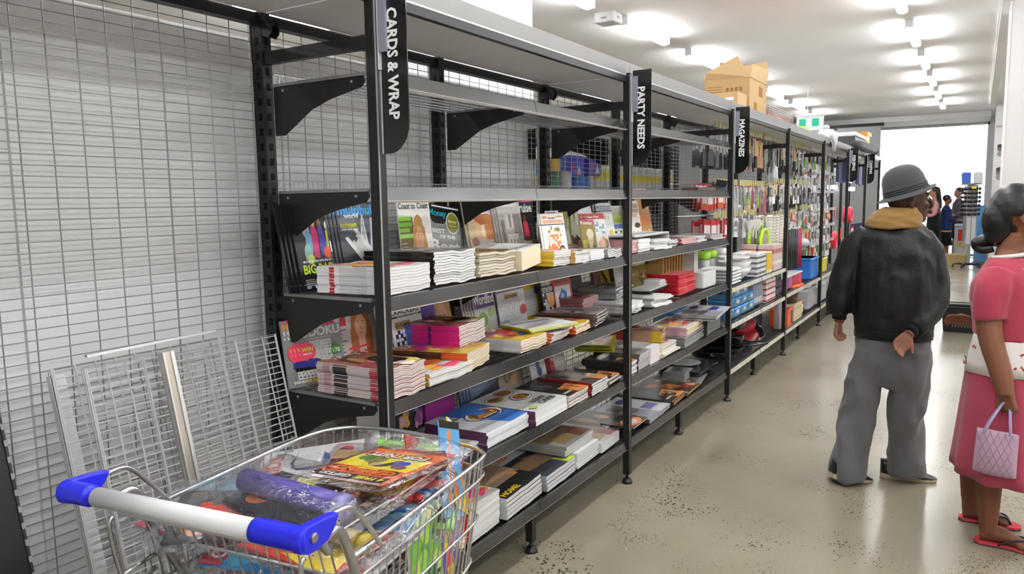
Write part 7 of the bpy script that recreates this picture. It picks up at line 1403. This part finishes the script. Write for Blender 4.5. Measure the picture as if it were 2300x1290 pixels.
g = MB(); g.box(0, .26, 0, .40, 0, .15, '#b4966c'); g.build('carton_body', 'card', t); g = MB(); g.box(-.0008,0,.03,.09,.05,.11,'#ececec'); [g.box(-.0012,-.0008,.035+.008*k,.039+.008*k,.055,.09,'#222') for k in range(6)]; g.box(-.001,.26,.18,.22,.1502,.1508,'#d8b07a'); g.build('shipping_label', 'paper', t)
def wbasket(g):
    for k in range(9):
        for (a, b2, c_, d_) in ((0,0,1.0,0),(0,.34,1.0,.34)): g.tube([(a, b2, .02*k), (c_, d_, .02*k)], .0022, '#c9c9c9', 4)
    for k in range(20):
        for y in (0,.34): g.tube([(k/19, y, 0), (k/19, y, .16)], .0022, '#c9c9c9', 4)
    for k in range(9): g.tube([(0,0,.02*k),(0,.34,.02*k)], .0022, '#c9c9c9', 4); g.tube([(1,0,.02*k),(1,.34,.02*k)], .0022, '#c9c9c9', 4)
t = thing('wire_basket', 'low wire basket on the canopy past the cardboard boxes', 'basket', (5.15, .03, 2.2)); g = MB(); wbasket(g); g.build('basket_wires', 'wire', t)
item('folded_mats', 'orange striped mats inside the low wire basket', 'mats', (5.2, .05, 2.202), lambda g: [g.box(0,.9,0,.3,.016*k,.014+.016*k,'#d8704a' if k % 2 else '#e0c8b8') for k in range(6)], 'cloth')
item('plastic_bag', 'crumpled clear bag beside the large cardboard box', 'bag', (5.05, .10, 2.2), lambda g: g.loft([er(0,0,0,.06,.05), er(0,0,.08,.09,.06,wob=.1), er(.01,0,.18,.05,.05,wob=.2), er(0,0,.28,.08,.06,wob=.3), er(.02,0,.33,.03,.02)], '#dfe2e6'), 'film', smooth=True)
item('paper_sheet', 'large white sheet lying on the canopy toward the far end', 'paper', (6.4, .02, 2.252), lambda g: [g.box(.4*k,.4*k+.4,0,.42,.004*(k % 2),.004*(k % 2)+.003,'#e8e8e8') for k in range(6)], 'paper')
item('white_bundle', 'white knotted plastic bundle hanging over the canopy edge', 'bag', (8.25, -.01, 2.25), lambda g: (g.loft([er(0,-.02,-.15,.05,.02,20,wob=.2), er(.02,-.02,-.06,.08,.03,20,wob=.2), er(.03,.02,.02,.20,.07,20,wob=.2), er(.1,.06,.06,.26,.12,20,wob=.15), er(.05,.08,.12,.10,.06,20,wob=.2)], '#c9c9c8'), g.ball((.06,.08,.145), (.06,.04,.035), '#bfbfbf')), 'plastic', smooth=True)
item('yellow_pad', 'small yellow pad lying on the canopy below the exit sign', 'pad', (6.9, .12, 2.25), lambda g: g.rbox(-.12,.12,-.08,.08,0,.05,.03,'#e8dc2a'))
t = thing('plastic_crate', 'dark plastic crate with a pale lid on the canopy near the FISHING sign', 'crate', (10.5, .02, 2.21)); g = MB(); g.loft([er(.45,.2,0,.40,.2,4,R(0))], '#333') if False else g.prism([(.04,0),(1.1,0),(1.2,.22),(-.04,.22)], 0, .38, '#4a4a4a', Matrix(((1,0,0,0),(0,0,1,0),(0,1,0,0),(0,0,0,1)))); g.build('crate_body', 'plastic', t); g = MB(); g.rbox(-.08,1.25,-.02,.40,.22,.28,.02,'#d8d8d6'); g.build('crate_lid', 'plastic', t)
g = MB(); [g.box(.66+.05*k,.68+.05*k,-.003,0,.06,.17,'#b8b098') for k in range(4)]; g.build('vent', 'plastic', t)
item('bag_roll', 'rolled dark grey bag sticking out over the canopy by the FISHING sign', 'bag', (9.9, -.03, 2.33-.0), lambda g: (g.tube([(0,0,0),(.5,-.02,.0),(1.4,-.03,.0),(2.1,-.04,0)], [.04,.065,.075,.06], '#4a4a4c', 14), g.ball((2.15,-.04,-.01), (.07,.07,.065), '#3a3a3c')), 'cloth', smooth=True).location.z = 2.29
item('orange_stand', 'orange plastic stand on the canopy behind the rolled bag', 'stand', (12.5, .12, 2.2), lambda g: (g.box(-.25,.28,-.06,.06,.36,.42,'#f0901e'), g.prism([(-.25,.36),(.1,.36),(.06,.0),(-.05,.0)], -.05, .05, '#f09a2a', Matrix(((1,0,0,0),(0,0,1,0),(0,1,0,0),(0,0,0,1))))), 'plastic')
# ------------------------------------------------------------------ far end of the aisle
st = thing('sunglasses_stand', 'grey wheeled stand crowded with sunglasses near the far doors', 'display stand', (16.9, -1.43, 0), R(14))
g = MB(); g.box(-.035, .035, -.035, .035, .06, .55, '#8e9092'); g.build('pole', 'steel', st)
g = MB(); g.prism([(-.12,-.10),(.12,-.10),(.12,.10),(-.12,.10)], .46, 1.74, '#8f9294'); [g.box(-.124,-.12,-.08,.08,.50+.0*k,1.7,'#b4b6b8') for k in range(1)]; g.box(-.128,-.124,-.004,.004,.48,1.7,'#5a5a5c'); g.build('column', 'plastic', st)
g = MB(); g.lathe([(.02,1.74),(.2,1.75),(.2,1.765),(.05,1.79)], '#6a6c70', 18); g.build('cap', 'plastic', st)
g = MB(); g.box(-.20,-.195,-.045,.045,1.66,1.71,'#e0c83a'); g.build('yellow_label', 'paper', st)
for k in range(5):
    a = 2*PI*k/5; g = MB(); g.tube([(0,0,.07),(.16*math.cos(a),.16*math.sin(a),.075),(.27*math.cos(a),.27*math.sin(a),.06)], [.03,.022,.016], '#1c1c1e', 8); o = g.build('foot', 'plastic', st); h = MB(); h.lathe([(.01,-.014),(.03,-.014),(.03,.014),(.01,.014)], '#222', 12, M=Matrix.Translation((.27*math.cos(a), .27*math.sin(a), .03)) @ Matrix.Rotation(R(90), 4, 'X')); h.build('caster', 'plastic', o)
for s, c, a in ((1,'#2f56b0',.10), (-1,'#c4c6c8',-.12)):
    g = MB(); g.prism([(-.08,0),(.08,0),(.10,.2),(.06,.24),(-.08,.23)], -.006, .006, c, Matrix.Translation((0, a, 1.77)) @ Matrix(((0,0,1,0),(1,0,0,0),(0,1,0,0),(0,0,0,1)))); g.build('header_panel', 'plastic', st)
SG = None
for lv in range(7):
    for k in range(5):
        a = R(110+35*k); x, y, z = .17*math.cos(a), .17*math.sin(a), 1.66-.088*lv
        if SG is None:
            g = MB()
            for q in (-1, 1): g.ball((0, q*.036, 0), (.010,.036,.034), '#121214', 10, 6); g.tube([(0,q*.072,.01),(.07,q*.076,.006),(.12,q*.07,-.01)], .005, '#222', 4)
            g.tube([(0,-.01,.006),(0,.01,.006)], .003, '#222', 4)
            SG = g.build('sunglasses', 'acrylic', smooth=True); o = SG
        else: o = SG.copy(); col.objects.link(o)
        tag(o, 'pair of dark sunglasses in the %s row down of the wheeled stand' % ordn[lv], 'sunglasses', 'sunglasses on the wheeled stand')
        o.matrix_world = Matrix.Translation((16.9, -1.43, 0)) @ Matrix.Rotation(R(14), 4, 'Z') @ Matrix.Translation((x, y, z)) @ Matrix.Rotation(a+PI, 4, 'Z')
for o in bpy.data.objects:
    if o.name.startswith('sunglasses') and o.type == 'MESH': 
        pass
t = thing('blue_display', 'tall light blue display board behind the sunglasses stand', 'display', (17.9, -1.645, 0)); g = MB(); g.rbox(-.03,.03,-.12,.12,0.02,1.30,.02,'#5a9ad0'); g.build('upper_board', 'plastic', t); g = MB(); g.box(-.1,.1,-.14,.14,0,.05,'#7a7a7c'); g.build('base', 'plastic', t)
t = thing('chest_freezer', 'white chest freezer with a red and yellow STRIKE sticker by the far checkout', 'freezer', (18.65, -1.30, 0)); g = MB(); g.rbox(-.18,.3,-.16,.17,.06,.80,.03,'#cfd1d3'); g.build('cabinet', 'plastic', t); g = MB(); g.rbox(-.2,.32,-.17,.18,.80,.86,.03,'#e4e6e8'); g.build('lid', 'plastic', t)
g = MB(); g.box(-.186,-.181,-.15,.10,.48,.74,'#d8281e'); g.box(-.186,-.181,-.15,.10,.40,.48,'#e8781e'); g.box(-.186,-.181,-.15,.10,.33,.40,'#e8c81e'); g.text('STR', -.09, .42, .187, '#f4f4f4', h=.05, w=.12, bold=.04, M=Matrix(((0,0,-1,0),(-1,0,0,0),(0,1,0,0),(0,0,0,1)))); g.build('sticker', 'coated_print', t)
item('cardboard_tray', 'long low cardboard tray on the floor in front of the far shoppers', 'box', (17.42, -.92, 0), lambda g: (g.box(-.12,.12,-.46,.46,0,.24,'#a08a5c'), g.box(-.125,.125,-.465,.465,.22,.245,'#b8a274')), 'card')
t = thing('shopping_basket', 'black plastic shopping basket standing on the aisle floor', 'basket', (8.1, -1.47, 0), R(-2))
g = MB(); g.loft([[(x*k, y*k2, z) for x, y in ((-.14,-.19),(.14,-.19),(.14,.19),(-.14,.19))] for z, k, k2 in ((0,.88,.88),(.02,.9,.9),(.26,1,1),(.28,1.06,1.05),(.29,1.06,1.05),(.29,.98,.98),(.02,.86,.86))], '#131315'); g.build('basket_body', 'plastic', t)
g = MB()
for k in range(12): g.box(-.138-.0,-.130,-.165+.03*k-.009,-.165+.03*k+.009,.20,.215,'#3a3a3c')
for k in range(7): g.box(-.137,-.126,-.10+.03*k-.004,-.10+.03*k+.004,.06,.09,'#8a8a8c')
g.build('slots', 'plastic', t)
for s in (-1, 1): g = MB(); g.tube([(.145*s,-.14,.27),(.12*s,-.13,.31),(.12*s,.13,.31),(.145*s,.14,.27)], .007, '#1c1c1e', 6); g.build('carry_handle', 'plastic', t)
for i, (z, h_) in enumerate(((2.46,.28),(1.98,.36),(2.95,.05))):
    t = thing('wall_poster', ('black and white portrait poster on the far right pillar','grey close up poster below the portrait one','narrow grey strip poster high on the far pillar')[i], 'poster', (17.19, -1.93, z))
    g = MB(); g.box(-.006, 0, -.13, .13, -h_/2, h_/2, '#d8d8d8'); g.build('board', 'paper', t); g = MB(); MP = Matrix(((0,0,-1,0),(-1,0,0,0),(0,1,0,0),(0,0,0,1)))
    if i < 2: g.ell(0, .03, .08, h_*.28, .0065, '#6e6e6e', M=MP); g.ell(.02, -.08, .10, h_*.22, .0068, '#8c8c8c', M=MP); g.ell(-.03, .08, .05, .04, .007, '#3a3a3a', M=MP); g.build('picture', 'paper', t)
    else: g.poly([(-.12,-.02,.0065),(.12,-.02,.0065),(.12,.02,.0065),(-.12,.02,.0065)], '#b0b0b0', MP); g.build('picture', 'paper', t)
# lamps showing between the far uprights
for i, (x, z) in enumerate(((10.4,1.66),(12.0,1.98),(12.3,1.64))):
    t = thing('display_lamp', 'bright white display lamp seen %s past the FISHING sign' % ('lowest and first','highest','last')[i], 'lamp', (x, .30, z)); MB().box(-.25,.25,-.03,.03,0,.05,'#fff').build('diffuser', 'tube_light', t); MB().box(-.26,.26,-.035,.035,.05,.07,'#bbb').build('housing', 'plastic', t); MB().tube([(0,0,.07),(0,0,2.16-z)], .005, '#999').build('hanger', 'plastic', t)
